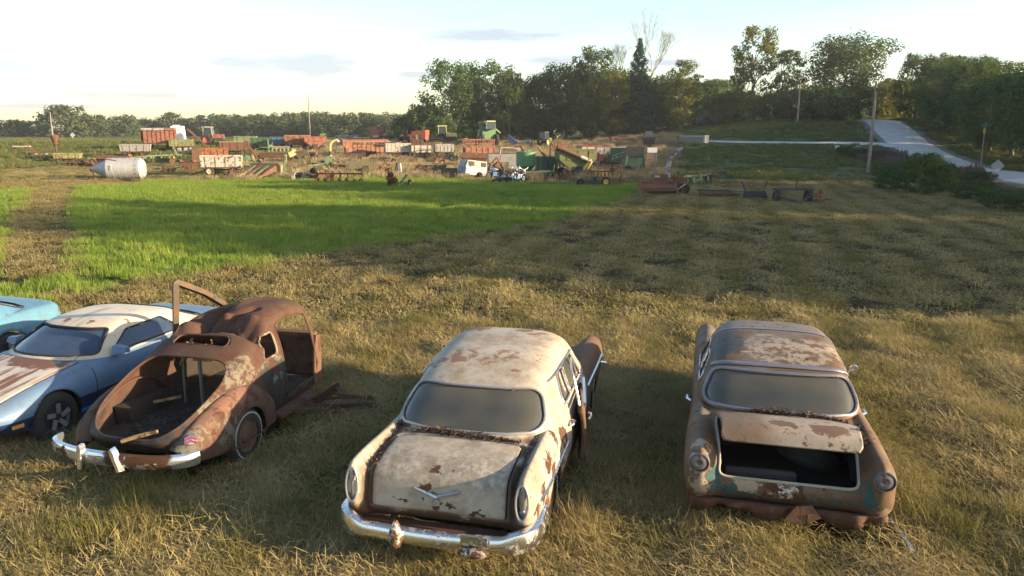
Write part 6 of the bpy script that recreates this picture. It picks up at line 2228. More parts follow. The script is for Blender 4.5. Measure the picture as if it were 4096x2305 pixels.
for i, ch in enumerate('SIOUX'):
    a = R(62 - i * 22)
    cu = bpy.data.curves.new('letter', 'FONT')
    cu.body = ch
    cu.size = .34
    cu.align_x = 'CENTER'
    cu.align_y = 'CENTER'
    cu.extrude = .003
    cu.materials.append(plain('faded_lettering', (.20, .20, .22), .8))
    lo_ = text_mesh('letter', cu, p)
    # letters read down the curve of the barrel
    lo_.matrix_local = Matrix.Translation((SL / 2 - .30, -(SR + .018) * math.cos(a), SR + (SR + .018) * math.sin(a))) @ Matrix.Rotation(-a, 4, 'X') @ Matrix.Rotation(R(90), 4, 'X') @ Matrix.Rotation(R(0), 4, 'Z')
part(MB().tube([(-1.02, -SR - .01, SR + .28), (-.88, -SR - .015, SR + .22), (-.98, -SR - .018, SR + .05), (-.92, -SR - .015, SR - .10)], .018, 5), 'painted_squiggle', K['black'], p)
bars('scrap_plate', 'small rust red scrap by the nose of the silo', 'scrap', 372, 722, R(5), [((-.3, 0, .05), (.35, .1, .08), .10), ((-.2, .1, .1), (.2, -.1, .1), .06)], K['pink'])
barge('grey_grain_wagon', 'weathered grey flared grain wagon in front of the red forage box', 545, 628, R(15), 3.3, 1.9, .85, .75, K['grey'], 1.18, 4, rim='rust')
# red forage box with a white roof
p = T_('forage_box', 'big faded red forage wagon with white roof and slatted side', 'wagon', 640, 600, R(16))
part(MB().box((0, 0, 1.0), (4.6, 2.3, .12)), 'floor', K['rust'], p)
part(MB().box((0, 1.12, 1.95), (4.6, .06, 1.8)), 'side_panel', K['pink'], p)
for k in range(6):
    part(MB().box((.2, -1.12, 1.18 + k * .29), (4.2, .05, .265)), 'plank', K['pink'], p)
for i in range(8):
    part(MB().box((-1.9 + i * .6, -1.18, 1.95), (.07, .07, 1.85)), 'stake', K['brown'], p)
part(MB().box((-2.3, 0, 2.05), (.06, 2.3, 1.4)), 'end_panel', K['brown'], p)
part(MB().box((-2.38, 0, 1.9), (.05, 1.6, .42)), 'end_board', K['wood'], p)
part(MB().box((-2.35, 0, .95), (.5, 2.2, .5)), 'unloader', K['dark'], p)
for a, b in ((-2.2, -.75), (-.55, .9), (1.0, 2.3)):
    part(MB().prism([(-1.2, 2.85), (-.9, 3.10), (0, 3.20), (.9, 3.10), (1.2, 2.85)], a, b, 0), 'roof_panel', K['white'] if b < 2 else K['pink'], p, smooth=50)
gear(p, 4.4, 2.0, .95, .45)
p = T_('white_tank', 'white upright plastic tank behind the red forage box', 'tank', 715, 575)
part(MB().box((0, 0, 1.5), (1.9, 1.9, 2.6), taper=(.86, .86)).box((-.2, 0, 2.85), (1.0, 1.2, .25), taper=(.7, .7)), 'shell', plain('white_plastic', (.75, .73, .68), .45, 0, .06), p, smooth=50)
part(MB().box((-.6, -.90, 1.3), (.10, .12, 2.3)), 'rib', K['white'], p)
barge('slatted_wagon', 'lime yellow slatted wagon right of the red forage box', 730, 604, R(14), 3.2, 1.8, .95, .7, K['lime'], 1.0, 6, K['lgreen'], planks=3)
bars('plough', 'long light green plough frame lying before the lime wagon', 'plough', 650, 640, R(10), [((-2.2, -.3, .5), (2.2, .6, .6), .14), ((-1.8, 0, .5), (-1.9, -.5, .1), .12), ((-.9, 0, .5), (-1, -.5, .1), .12), ((0, .1, .55), (-.1, -.5, .1), .12), ((.9, .3, .6), (.8, -.3, .1), .12), ((1.6, .4, .6), (1.2, .2, 2.3), .16), ((-2.2, -.3, .5), (-2.6, -.2, .3), .1)], K['lgreen'], wheels=[(1.3, .7, .3, 'yellow'), (-.4, .6, .3, 'yellow')])
bars('seed_planter', 'pale blue and white planter units between the lime wagon and the orange spreader', 'planter', 745, 620, R(10), [((-1.2, 0, .5), (1.2, 0, .5), .12)], K['sky'], boxes=[((-.8, 0, .75), (.4, .4, .4), (0, 0, 0)), ((0, 0, .75), (.4, .4, .4), (0, 0, 0)), ((.8, 0, .78), (.5, .4, .45), (0, 0, 0))], matb=K['white'])
tractor('cab_tractor', 'red tractor with white cab on the rise behind the wagons', 842, 580, R(8), K['pink'], K['white'], K['white'], 'red', 1.0)
# orange spreader and its neighbours
barge('orange_spreader', 'bright orange spreader wagon with ribbed side', 850, 648, R(20), 3.5, 1.8, .95, .65, K['orange'], 1.05, 5, rim='rust', cat='spreader')
p = T_('spreader_hood', 'dark rusty hooded unloader at the end of the orange spreader', 'machine', 790, 652, R(20))
part(MB().prism([(-.8, .4), (.8, .4), (.8, 1.6), (.5, 1.85), (-.5, 1.85), (-.8, 1.6)], -.5, .5, 0), 'hood', K['brown'], p, smooth=50)
part(MB().box((0, 0, .3), (1.0, 1.5, .4)), 'base', K['orange'], p)
p = T_('bale_elevator', 'rusty elevator trough rising above the orange spreader', 'elevator', 812, 628, R(18))
part(MB().bar((.9, 0, 1.0), (-1.6, 0, 3.5), .42, .10).bar((.9, -.2, 1.08), (-1.6, -.2, 3.58), .05, .18).bar((.9, .2, 1.08), (-1.6, .2, 3.58), .05, .18), 'trough', K['brown'], p)
part(MB().bar((-1.6, 0, 3.5), (-2.1, 0, 3.6), .42, .10), 'spout', K['brown'], p)
part(MB().bar((-.9, .2, 2.8), (-1.1, .3, 0), .09).bar((-.9, -.2, 2.8), (-1.1, -.3, 0), .09), 'stand', K['rust'], p)
barge('white_barge_wagon', 'white flared barge wagon with cream wheels beside the green field', 890, 702, R(17), 3.3, 1.75, .95, .78, K['white'], 1.14, 4, rim='tan')
p = T_('dump_rake', 'old iron dump rake with thin spoked wheels', 'rake', 755, 690, R(12))
for y in (-.8, .8):
    wr = part(MB().tube([(.55 * math.cos(a), y, .62 + .55 * math.sin(a)) for a in np.linspace(0, 6.283, 25)[:-1]], .03, 5, closed=True), 'iron_wheel', K['rust'], p)
    for k in range(6):
        a = k * math.pi / 6
        part(MB().bar((.55 * math.cos(a), y, .62 + .55 * math.sin(a)), (-.55 * math.cos(a), y, .62 - .55 * math.sin(a)), .03), 'spoke', K['rust'], wr)
part(MB().bar((0, -.8, .62), (0, .8, .62), .08).bar((0, 0, .62), (-1.3, 0, .4), .07), 'axle', K['rust'], p)
for k in range(8):
    part(MB().tube(smooth_path([(0, -.7 + k * .2, .7), (.5, -.7 + k * .2, .8), (.75, -.7 + k * .2, .4), (.5, -.7 + k * .2, .03)], 3), .018, 4), 'tine', K['rust'], p)
p = T_('drum_roller', 'row of rusty iron drums on an axle by the old dump rake', 'roller', 672, 690, R(8))
for i in range(3):
    part(MB().lathe([(-.18, .02), (-.18, .32), (.18, .32), (.18, .02)], (-.5 + i * .5, 0, .32), (1, .25, 0), 18), 'drum', K['brown'], p)
part(MB().bar((-1.4, -.1, .35), (.8, .1, .32), .09), 'axle', K['dark'], p)
barge('brown_grain_wagon', 'rust brown barge wagon with pale top board behind the white wagon', 940, 622, R(18), 3.6, 1.9, 1.05, .75, K['brown'], 1.1, 4, top=K['wood'])
barge('green_wagon', 'light green barge wagon parked on the rise', 985, 588, R(12), 3.2, 1.8, .9, .7, K['lgreen'], 1.1, 3)
barge('green_flare_wagon', 'dark green wagon next to the light green one', 1050, 598, R(12), 3.1, 1.8, .95, .7, K['dgreen'], 1.1, 4)
barge('blue_wagon', 'dull blue wagon tucked between the dark green and wooden wagons', 1115, 596, R(10), 2.2, 1.8, 1.05, .7, K['blue'], 1.05, 3)
barge('wooden_wagon', 'orange wagon with raised wooden sideboards', 1192, 600, R(16), 3.6, 2.0, 1.35, .75, K['orange'], 1.06, 4, top=K['wood'], planks=3)
gravity('red_gravity_wagon', 'faded red gravity box beside the wooden sided wagon', 1262, 604, R(16), 3.0, 2.0, 1.45, .55, K['pink'], K['pink'])
bars('green_post', 'light green steel post standing in the tall grass', 'post', 1075, 618, 0, [((0, 0, 0), (0, 0, 2.1), .17)], K['lgreen'])
p = T_('wood_feeder', 'low wooden feed bunk in the dry grass below the wooden wagon', 'trough', 1125, 608, R(8))
part(MB().box((0, -.4, .6), (2.4, .06, .45)), 'board', K['wood'], p)
part(MB().box((0, .4, .6), (2.4, .06, .45)), 'board', K['wood'], p)
part(MB().box((0, 0, .4), (2.4, .8, .06)), 'floor', K['wood'], p)
for sx in (-1, 1):
    part(MB().bar((sx * 1.1, 0, 0), (sx * 1.1, 0, .45), .12), 'leg', K['wood'], p)
# planter with seed bins, drill
p = T_('grain_drill', 'long dark red grain drill with seed tubes', 'grain drill', 1110, 656, R(6))
part(MB().prism([(-.35, .7), (.35, .7), (.45, 1.25), (-.45, 1.25)], -1.9, 1.9, 0), 'seed_box', K['brown'], p, smooth=20)
part(MB().box((0, 0, 1.28), (3.8, .95, .06)), 'lid', K['rust'], p)
part(MB().bar((-1.9, -.1, .45), (1.9, -.1, .45), .12), 'frame', K['dark'], p)
for k in range(12):
    part(MB().tube([(-1.7 + k * .31, -.2, .7), (-1.7 + k * .31, -.45, .08)], .03, 5), 'seed_tube', K['dark'], p)
for sx in (-1, 1):
    wheel(p, sx * 2.0, 0, .5, .16, 'rust')
p = T_('row_planter', 'green row planter with a line of rounded seed bins', 'planter', 1130, 636, R(5))
for k in range(6):
    part(MB().lathe([(0, .02), (.02, .22), (.35, .26), (.42, .15), (.42, .0)], (-1.25 + k * .5, 0, .95), (0, 0, 1), 14), 'seed_bin', K['lgreen'], p)
part(MB().bar((-1.6, 0, .85), (1.6, 0, .85), .14), 'toolbar', K['green'], p)
for sx in (-1, 1):
    part(MB().bar((sx * 1.2, 0, 0), (sx * 1.2, 0, .85), .1), 'stand', K['green'], p)
p = T_('hopper_machine', 'small hopper machine with yellow flap beside the grain drill', 'machine', 1205, 668, R(10))
part(MB().hull([(-.15, -.2, .9), (.35, -.2, .9), (.35, .4, .9), (-.15, .4, .9)], [(-.35, -.5, 1.7), (.75, -.5, 1.7), (.75, .6, 1.7), (-.35, .6, 1.7)]), 'hopper', K['olive'], p, smooth=20)
part(MB().box((-.75, -.35, 1.45), (.9, .04, .55), (0, -.45, .1)), 'flap', K['cream'], p)
part(MB().box((-.3, 0, .45), (1.0, .8, .7)), 'body', K['olive'], p, smooth=20)
part(MB().tube(smooth_path([(.95, -.3, .1), (.95, -.3, .9), (.75, -.3, 1.0)], 4), .11, 8), 'yellow_pipe', K['yellow'], p)
part(MB().bar((.4, -.3, .9), (.2, -.5, 0), .06).bar((.3, -.3, 1.2), (.9, -.4, .1), .05), 'brace', K['rust'], p)
# forage blower with goose neck spout
p = T_('forage_chopper', 'green pull chopper with a curved yellow spout', 'chopper', 1312, 672, R(6))
part(MB().lathe([(-.18, .04), (-.18, .55), (.18, .55), (.18, .04)], (.25, 0, .72), (0, 1, 0), 20), 'fan_housing', K['lgreen'], p)
part(MB().tube(smooth_path([(.35, 0, 1.1), (.30, 0, 1.9), (.35, 0, 2.45), (.65, 0, 2.8), (1.15, 0, 2.95)], 5), [.13] * 6 + [.14] * 15, 8), 'spout', K['cream'], p)
part(MB().tube([(.34, 0, 1.35), (.32, 0, 1.75)], .15, 10), 'spout_collar', K['rust'], p)
part(MB().bar((.1, 0, .45), (-2.0, -.4, .25), .18), 'tongue', K['lgreen'], p)
part(MB().box((-.55, .3, .5), (1.1, .6, .5)), 'feed_head', K['olive'], p, smooth=20)
part(MB().box((-1.6, .5, .35), (1.3, .5, .25)), 'deck', K['dark'], p)
for sy in (-.5, .5):
    wheel(p, .4, sy, .30, .18, 'yellow')
p = T_('corn_sheller', 'light green cogged machine beside the white wagon', 'machine', 1000, 658, R(8))
part(MB().box((0, 0, .65), (1.2, .8, .7), taper=(.7, .8)), 'body', K['lgreen'], p, smooth=20)
part(MB().lathe([(-.05, .03), (-.05, .40), (.05, .40), (.05, .03)], (-.5, -.5, .5), (0, 1, 0), 20), 'flywheel', K['green'], p)
part(MB().tube(smooth_path([(.2, 0, .9), (.5, 0, 1.4), (.75, 0, 1.45)], 4), .16, 8), 'chute', K['orange'], p)
part(MB().tube([(.2, .3, .5), (1.3, .3, .45)], .12, 8), 'auger_tube', K['lgreen'], p)
wheel(p, .35, -.5, .26, .14, 'yellow')
wheel(p, 1.0, -.4, .26, .14, 'rust')
p = T_('leaning_auger', 'dark rusty auger trough leaning down behind the corn head', 'auger', 1030, 665, R(8))
part(MB().bar((-1.0, 0, 2.5), (.55, -.2, .1), .28, .16), 'trough', K['brown'], p)
part(MB().box((-1.0, .1, 2.4), (.5, .5, .6)), 'head_box', K['brown'], p)
part(MB().bar((-.7, .2, 2.0), (-.7, .5, 0), .09), 'stand', K['rust'], p)
# corn head: sloping snouts
p = T_('corn_picker', 'rusty green corn head with four sloping pointed snouts', 'corn head', 1035, 712, R(-8))
for i in range(4):
    y0 = -.9 + i * .62
    sn = MB().hull([(y0 - .22, 1.1, 1.05), (y0 + .22, 1.1, 1.05), (y0 + .26, 1.1, .55), (y0 - .26, 1.1, .55)], [(y0 - .05 - .5, -.9, .14), (y0 + .05 - .5, -.9, .14), (y0 + .05 - .5, -.9, .02), (y0 - .05 - .5, -.9, .02)])
    part(sn, 'snout', K['brown'] if i % 2 else K['olive'], p, smooth=25)
part(MB().box((.1, 1.3, .8), (2.6, .5, .8)), 'auger_trough', K['olive'], p, smooth=20)
part(MB().prism([(1.0, .2), (1.6, .4), (1.5, 1.0), (1.1, 1.1)], 1.45, 1.55, 0), 'end_shield', K['wood'], p)
p = T_('upright_shield', 'green and rust crop divider standing on end', 'machine part', 1145, 705, R(10))
part(MB().box((0, 0, .95), (.16, .5, 1.9), (0, .06, 0)), 'blade', K['lgreen'], p)
part(MB().hull([(-.6, -.3, 0), (.6, -.3, 0), (.6, .4, 0), (-.6, .4, 0)], [(-.1, -.1, .8), (.5, -.1, 1.0), (.5, .2, 1.0), (-.1, .2, .8)]), 'base', K['olive'], p, smooth=20)
part(MB().box((.35, 0, 1.0), (.4, .3, .35), (0, .4, .2)), 'bracket', K['brown'], p)
# engine and tyre heap
p = T_('engine_heap', 'heap of engine parts and dismantled machinery on the grass', 'scrap', 1215, 722, R(0))
for i in range(7):
    part(MB().box((-.75 + i * .22, random.uniform(-.25, .25), .25 + .12 * (i % 3)), (random.uniform(.2, .45), .35, random.uniform(.2, .45)), (random.uniform(-.4, .4), random.uniform(-.4, .4), random.uniform(-.6, .6))), 'block', (K['white'], K['dark'], K['rust'], K['grey'])[i % 4], p, smooth=20)
for i in range(4):
    part(MB().tube([(-.9 + i * .4, -.2, .1), (-.5 + i * .4, .0, .75 - .1 * i), (-.2 + i * .4, .1, .5)], .05, 6), 'pipe', (K['white'], K['dark'], K['chromeb'], K['rust'])[i], p)
p = T_('worn_tractor_tyre', 'big worn tyre leaning against the engine heap', 'tyre', 1258, 715, R(-35), dz=-.02)
wheel(p, 0, 0, .46, .34, 'rust', name='tyre')
# yellow cultivator on the green field
p = T_('yellow_cultivator', 'long yellow shanked cultivator bar on the green field', 'cultivator', 1360, 735, R(-5))
part(MB().bar((-1.75, 0, .75), (1.75, 0, .75), .09).bar((-1.75, .35, .7), (1.75, .35, .7), .09), 'toolbar', K['rust'], p)
for k in range(7):
    x = -1.65 + k * .55
    part(MB().tube(smooth_path([(x, 0, .95), (x + .08, .0, .5), (x - .06, -.25, .3), (x + .1, -.15, .02)], 3), .06, 5), 'shank', K['yellow'] if k in (0, 5) else worn('tan_iron', (.30, .20, .09), amount=.5), p)
    part(MB().box((x + .05, -.2, .28), (.2, .08, .24), (.3, .2, .3)), 'gauge_plate', worn('tan_iron', (.30, .20, .09), amount=.5), p)
# pickup bed
p = T_('pickup_bed', 'cut off dark green pickup bed sitting on the ground', 'truck bed', 1445, 682, R(12))
part(MB().box((0, 0, .35), (2.5, 1.7, .06)), 'floor', K['rust'], p)
for sy in (-1, 1):
    ar = [(-1.25, .2)] + [(.35 + .38 * math.cos(a), .2 + .38 * math.sin(a)) for a in np.linspace(math.pi, 0, 10)] + [(1.25, .2), (1.25, .95), (-1.25, .95)]
    part(MB().prism(ar, sy * .85 - .04, sy * .85 + .04, 1), 'bed_side', K['olive'], p, smooth=20)
part(MB().box((-1.25, 0, .6), (.06, 1.7, .72)), 'front_wall', K['olive'], p)
part(MB().box((1.25, 0, .45), (.06, 1.7, .4)), 'tailgate', K['brown'], p)
part(MB().box((-.5, .2, .7), (.7, .5, .4), (0, 0, .3)), 'junk_inside', K['white'], p)
bars('loose_tailgate', 'flat dark green tailgate lying in the grass before the pickup bed', 'tailgate', 1502, 688, R(-4), [((-.85, -.2, .1), (.85, -.2, .1), .06)], K['dgreen'], boxes=[((0, 0, .08), (1.7, .45, .05), (0, 0, 0))])
bars('rusty_step', 'rust red scrap at the front of the pickup bed', 'scrap', 1390, 672, R(10), [((-.4, 0, .1), (.4, 0, .4), .16)], K['brown'], boxes=[((0, 0, .25), (.7, .4, .3), (0, .2, 0))])
bars('green_tank', 'small green machine far out in the weeds below the skyline', 'machine', 1290, 552, R(5), [((-1, 0, .4), (1, 0, .4), .14)], K['lgreen'], boxes=[((0, 0, .8), (1.3, .8, .7), (0, 0, 0)), ((.5, 0, 1.2), (.3, .3, .3), (0, 0, 0))], wheels=[(-.6, -.5, .35, 'rust'), (.6, -.5, .35, 'rust')])
bars('blue_running_gear', 'bare blue wagon running gear in the tall grass', 'wagon chassis', 1390, 574, R(8), [((-1.9, 0, .95), (1.9, 0, .95), .12), ((-1.3, -.7, .9), (-1.3, .7, .9), .10), ((1.3, -.7, .9), (1.3, .7, .9), .10), ((-1.9, -.5, 1.2), (1.9, -.5, 1.2), .08), ((-1.3, -.5, .5), (-1.3, -.5, 1.2), .08), ((1.3, -.5, .5), (1.3, -.5, 1.2), .08)], K['blue'], wheels=[(-1.3, -.7, .4, 'white'), (1.3, -.7, .4, 'white')])
# livestock trailer
p = T_('livestock_trailer', 'long rust pink gooseneck livestock trailer with rounded roof', 'trailer', 1470, 626, R(24))
part(MB().box((.3, 0, .55), (5.0, 1.9, .10)), 'floor', K['rust'], p)
rf = [(-.98, 1.85), (-.9, 2.05), (-.5, 2.2), (0, 2.24), (.5, 2.2), (.9, 2.05), (.98, 1.85)]
part(MB().prism(rf, -3.4, 2.8, 0), 'roof', K['pink'], p, smooth=50)
for sy in (-1, 1):
    for k in range(3):
        part(MB().box((.3, sy * .96, .72 + k * .34), (5.0, .05, .27)), 'side_board', K['pink'], p)
    for i in range(9):
        part(MB().box((-2.1 + i * .6, sy * 1.0, 1.2), (.07, .07, 1.4)), 'stake', K['brown'], p)
part(MB().box((-3.4, 0, 1.72), (.06, 1.9, .5)).box((-2.8, -.96, 1.70), (1.2, .05, .5)).box((-2.8, .96, 1.70), (1.2, .05, .5)), 'nose_panel', K['pink'], p)
part(MB().box((-3.44, 0, 1.95), (.03, 1.9, .06)).box((-3.44, 0, 1.5), (.03, 1.9, .08)), 'white_trim', K['white'], p)
for y in (-.4, .4):
    part(MB().box((-3.44, y, 1.72), (.03, .34, .18)), 'nose_vent', K['black'], p)
part(MB().prism([(-3.3, 1.45), (-2.2, 1.45), (-2.2, .3), (-2.5, .3)], -1.0, -.94, 1), 'neck_plate', K['pink'], p)
part(MB().bar((-3.0, 0, 1.4), (-3.0, 0, .1), .14), 'jack', K['rust'], p)
for sx in (.4, 1.3):
    for sy in (-.85, .85):
        wheel(p, sx, sy, .36, .2, 'rust')
# ---- middle of the yard
p = T_('red_cabover_truck', 'tall red cab over truck with slanted dark windscreen, nose cut open', 'truck', 1510, 562, R(-12))
part(MB().hull([(-1.15, -1.1, 1.5), (1.0, -1.1, 1.5), (1.0, 1.1, 1.5), (-1.15, 1.1, 1.5)], [(-.35, -1.0, 2.75), (1.0, -1.0, 2.85), (1.0, 1.0, 2.85), (-.35, 1.0, 2.75)]), 'cab', worn('bright_red_paint', (.40, .075, .035), amount=.2), p, smooth=20)
part(MB().hull([(-1.17, -.95, 1.62), (-.40, -.88, 2.66), (-.40, .88, 2.66), (-1.17, .95, 1.62)], [(-1.20, -.95, 1.64), (-.43, -.88, 2.68), (-.43, .88, 2.68), (-1.20, .95, 1.64)]), 'windscreen', K['brown'], p, smooth=0)
part(MB().box((-.2, 0, 1.0), (2.0, 2.2, 1.0), taper=(.95, 1)), 'lower_cab', worn('bright_red_paint', (.40, .075, .035)), p, smooth=20)
part(MB().box((.1, -1.12, .8), (1.1, .03, .38), (0, -.05, 0)), 'yellow_panel', K['cream'], p)
part(MB().box((-1.22, -.1, .95), (.06, 1.3, .6)), 'engine_hole', K['black'], p)
part(MB().box((.62, -1.05, 2.35), (.5, .04, .5)), 'side_window', K['glass'], p)
part(MB().box((-.15, -1.08, 2.3), (.06, .18, .3)), 'mirror', K['white'], p)
for sx in (-.7, 2.3):
    for sy in (-.9, .9):
        wheel(p, sx, sy, .5, .28, 'rust')
part(MB().bar((.8, .4, .75), (3.0, .4, .75), .16).bar((.8, -.4, .75), (3.0, -.4, .75), .16), 'chassis_rail', K['rust'], p)
tractor('green_tractor', 'small green open tractor half hidden in tall grass', 1583, 562, R(170), K['green'], K['green'], K['green'], 'yellow', .8, has_cab=False)
tractor('red_open_tractor', 'small red open tractor with orange triangle sign', 1625, 573, R(75), K['red'], K['red'], K['red'], 'rust', .85, has_cab=False)
p = T_('red_combine_body', 'red combine body with cream stripe seen from the rear', 'combine', 1680, 580, R(-10))
part(MB().hull([(-1.4, -1.1, .75), (1.2, -1.1, .75), (1.2, 1.1, .75), (-1.4, 1.1, .75)], [(-1.0, -1.05, 2.15), (1.3, -1.05, 2.35), (1.3, 1.05, 2.35), (-1.0, 1.05, 2.15)]), 'body', worn('bright_red_paint', (.40, .075, .035)), p, smooth=20)
part(MB().box((-.1, -1.12, 1.15), (.5, .03, .8)), 'cream_panel', K['cream'], p)
part(MB().box((.35, -1.13, 1.2), (.55, .03, .9)), 'grey_panel', K['olive'], p)
part(MB().box((-1.3, 0, 1.3), (.08, 1.6, .9), (0, .28, 0)), 'rear_opening', K['black'], p)
for sx in (-.7, 1.0):
    for sy in (-1.1, 1.1):
        wheel(p, sx, sy, .5 if sx > 0 else .38, .3, 'rust')
# dark parked cars behind the red combine
for px, py, lab, m_, w_ in ((1665, 530, 'dark blue car roof showing over the red combine', K['blue'], 4.2), (1835, 528, 'faded pale van standing in the shade of the grove', K['grey'], 4.0)):
    p = T_('parked_car', lab, 'car', px, py, R(8))
    part(MB().prism([(-w_ / 2, .35), (w_ / 2, .35), (w_ / 2, .85), (w_ * .32, .95), (-w_ * .42, .98), (-w_ / 2, .9)], -.85, .85, 1), 'body', m_, p, smooth=30)
    part(MB().prism([(-w_ * .36, .95), (w_ * .30, .95), (w_ * .16, 1.5), (0, 1.6), (-w_ * .26, 1.5)], -.75, .75, 1), 'cabin', m_, p, smooth=40)
    part(MB().prism([(-w_ * .31, 1.0), (w_ * .24, 1.0), (w_ * .14, 1.42), (-w_ * .24, 1.42)], -.77, .77, 1), 'window', K['glass'], p, smooth=0)
    for sx in (-1, 1):
        for sy in (-.8, .8):
            wheel(p, sx * w_ * .3, sy, .32, .2, 'rust')
tractor('cream_tractor', 'cream yellow industrial tractor with cab and dual tyres', 1775, 572, R(4), K['cream'], K['cream'], K['cream'], 'rust', .98)
p = T_('tyre_stack', 'low heap of old tyres before the cream tractor', 'tyres', 1800, 575)
for k in range(3):
    wheel(p, .1 * (k % 2), .1, .62, .28, 'rust', z=.16 + k * .28).rotation_euler = (R(90), 0, 0)
p = T_('grey_stone_crate', 'dark grey crate of parts below the cream tractor cab', 'crate', 1742, 577, R(3))
part(MB().box((0, 0, .55), (2.6, 1.2, 1.0)), 'crate_body', K['dark'], p, smooth=20)
for k in range(3):
    part(MB().box((0, -.62, .25 + k * .32), (2.6, .04, .2)), 'slat', plain('old_grey_board', (.10, .10, .10), .9), p)
bars('loose_planks', 'loose planks sticking out of the tyre heap', 'planks', 1845, 570, R(10), [((-1, 0, .3), (1.2, .2, .7), .12), ((-.6, .3, .3), (1.4, .1, .4), .12), ((-1, -.2, .2), (1, -.1, .25), .14)], K['wood'])
# green combine
p = T_('green_combine', 'big green combine harvester with grain tank and folded auger, rear towards us', 'combine', 1945, 578, R(-68))
Gm = K['green']
part(MB().hull([(-2.4, -.75, 1.0), (-.6, -.75, 1.0), (-.6, .75, 1.0), (-2.4, .75, 1.0)], [(-2.3, -.7, 2.15), (-.6, -.75, 2.15), (-.6, .75, 2.15), (-2.3, .7, 2.15)]), 'straw_hood', Gm, p, smooth=20)
part(MB().box((-2.42, 0, 1.0), (.05, 1.5, 1.3), (0, -.06, 0)), 'rear_panel', Gm, p)
part(MB().prism([(-.16, 1.05), (.16, 1.05), (0, 1.32)], -2.52, -2.48, 0), 'slow_triangle', K['smv'], p)
part(MB().box((.3, 0, 1.75), (2.2, 1.6, 1.7)), 'body', Gm, p, smooth=20)
for sy in (-1, 1):
    part(MB().box((.2, sy * .95, 1.7), (2.4, .30, 1.4), (sy * -.05, 0, 0)), 'side_panel', Gm, p, smooth=20)
part(MB().hull([(-.7, -.9, 2.6), (1.1, -.9, 2.6), (1.1, .9, 2.6), (-.7, .9, 2.6)], [(-.9, -1.1, 3.2), (1.2, -1.1, 3.2), (1.2, 1.1, 3.2), (-.9, 1.1, 3.2)]), 'grain_tank', worn('mid_green_paint', (.045, .16, .06)), p, smooth=20)
for k in range(6):
    part(MB().bar((-.9, -1.0 + k * .4, 3.2), (-.9, -1.0 + k * .4, 3.55), .03), 'guard_rail', Gm, p)
part(MB().bar((-.9, -1.05, 3.55), (-.9, 1.05, 3.55), .04), 'guard_rail', Gm, p)
cab(p, 1.2, 2.3, 1.5, 2.4, 3.6, Gm, K['cream'], .1)
part(MB().tube([(.2, 1.15, 2.7), (-.2, 1.8, 2.3), (-.5, 2.6, 1.8)], .18, 10), 'unloading_auger', Gm, p)
part(MB().lathe([(-.12, .05), (-.12, .5), (.12, .5), (.12, .05)], (.4, -1.15, 2.1), (0, 1, 0), 20), 'rotary_screen', worn('mid_green_paint', (.045, .16, .06)), p)
for sy in (-1, 1):
    wheel(p, 1.3, sy * 1.25, .85, .55, 'yellow', lug=True)
    wheel(p, -1.6, sy * .95, .48, .3, 'yellow')
part(MB().bar((-.6, -1.2, 1.35), (.9, -1.2, 1.6), .08), 'belt_guard', K['cream'], p)
barge('white_board_wagon', 'whitewashed board wagon heaped with scrap metal', 1592, 630, R(13), 3.2, 1.9, 1.05, .7, worn('whitewash', (.50, .45, .38), amount=.25), 1.0, 6, planks=3, rim='rust')
bars('scrap_sheets', 'pale sheet metal heaped in the white board wagon', 'scrap', 1580, 626, R(13), [], K['white'], boxes=[((-.5, .2, 1.85), (1.0, .6, .05), (.2, .2, .3)), ((-.1, -.1, 1.8), (.8, .7, .05), (-.2, .1, -.3)), ((.5, .3, 1.8), (.9, .4, .05), (.1, -.2, .1))])
barge('patched_wagon', 'white wagon box with one brown end panel', 1683, 630, R(12), 2.5, 1.7, .95, .65, worn('whitewash', (.50, .45, .38), amount=.35), 1.0, 3, K['brown'], planks=2)
barge('grey_crate_wagon', 'small grey wagon with pale slatted end', 1775, 628, R(15), 2.4, 1.6, .9, .65, K['grey'], 1.0, 5, K['white'], rim='rust')
barge('brown_box_wagon', 'small rust brown box wagon behind the patched white wagon', 1668, 594, R(6), 1.9, 1.4, .7, .6, K['brown'], 1.0, 3)
# red stake cage
p = T_('cage_wagon', 'tall open sided rust red cage wagon with flat roof rails', 'wagon', 1915, 640, R(14))
for sy in (-1, 1):
    part(MB().box((0, sy * .95, 1.15), (3.7, .05, .75)), 'side_panel', K['pink'], p)
    for i in range(6):
        part(MB().box((-1.8 + i * .72, sy * .98, 1.65), (.09, .09, 1.75)), 'post', K['pink'], p)
    part(MB().bar((-1.85, sy * .95, 2.5), (1.85, sy * .95, 2.5), .12), 'top_rail', K['pink'], p)
    part(MB().bar((-1.85, sy * .95, 2.05), (1.85, sy * .95, 2.05), .07), 'mid_rail', K['pink'], p)
for sx in (-1, 1):
    part(MB().box((sx * 1.85, 0, 1.1), (.05, 1.9, .65)), 'end_panel', K['brown'], p)
    part(MB().bar((sx * 1.85, -.95, 2.5), (sx * 1.85, .95, 2.5), .12).bar((sx * 1.85, 0, .8), (sx * 1.85, 0, 2.5), .08), 'end_frame', K['pink'], p)
part(MB().box((0, 0, .75), (3.7, 1.9, .08)), 'floor', K['rust'], p)
gear(p, 3.4, 1.7, .7, .36)
p = T_('rusty_bed_hopper', 'rust streaked white hopper box tilted above the blue topper', 'hopper', 1895, 690, R(10))
part(MB().hull([(-.5, -.5, .7), (.7, -.5, .6), (.7, .6, .6), (-.5, .6, .7)], [(-1.2, -.8, 1.45), (1.2, -.8, 1.35), (1.2, .9, 1.35), (-1.2, .9, 1.45)]), 'hopper', worn('rusted_white', (.50, .42, .33), amount=.75), p, smooth=20)
part(MB().box((-.0, -.82, 1.62), (2.45, .05, .5), (0, .04, 0)), 'upper_band', worn('rusted_white', (.50, .42, .33), amount=.75), p)
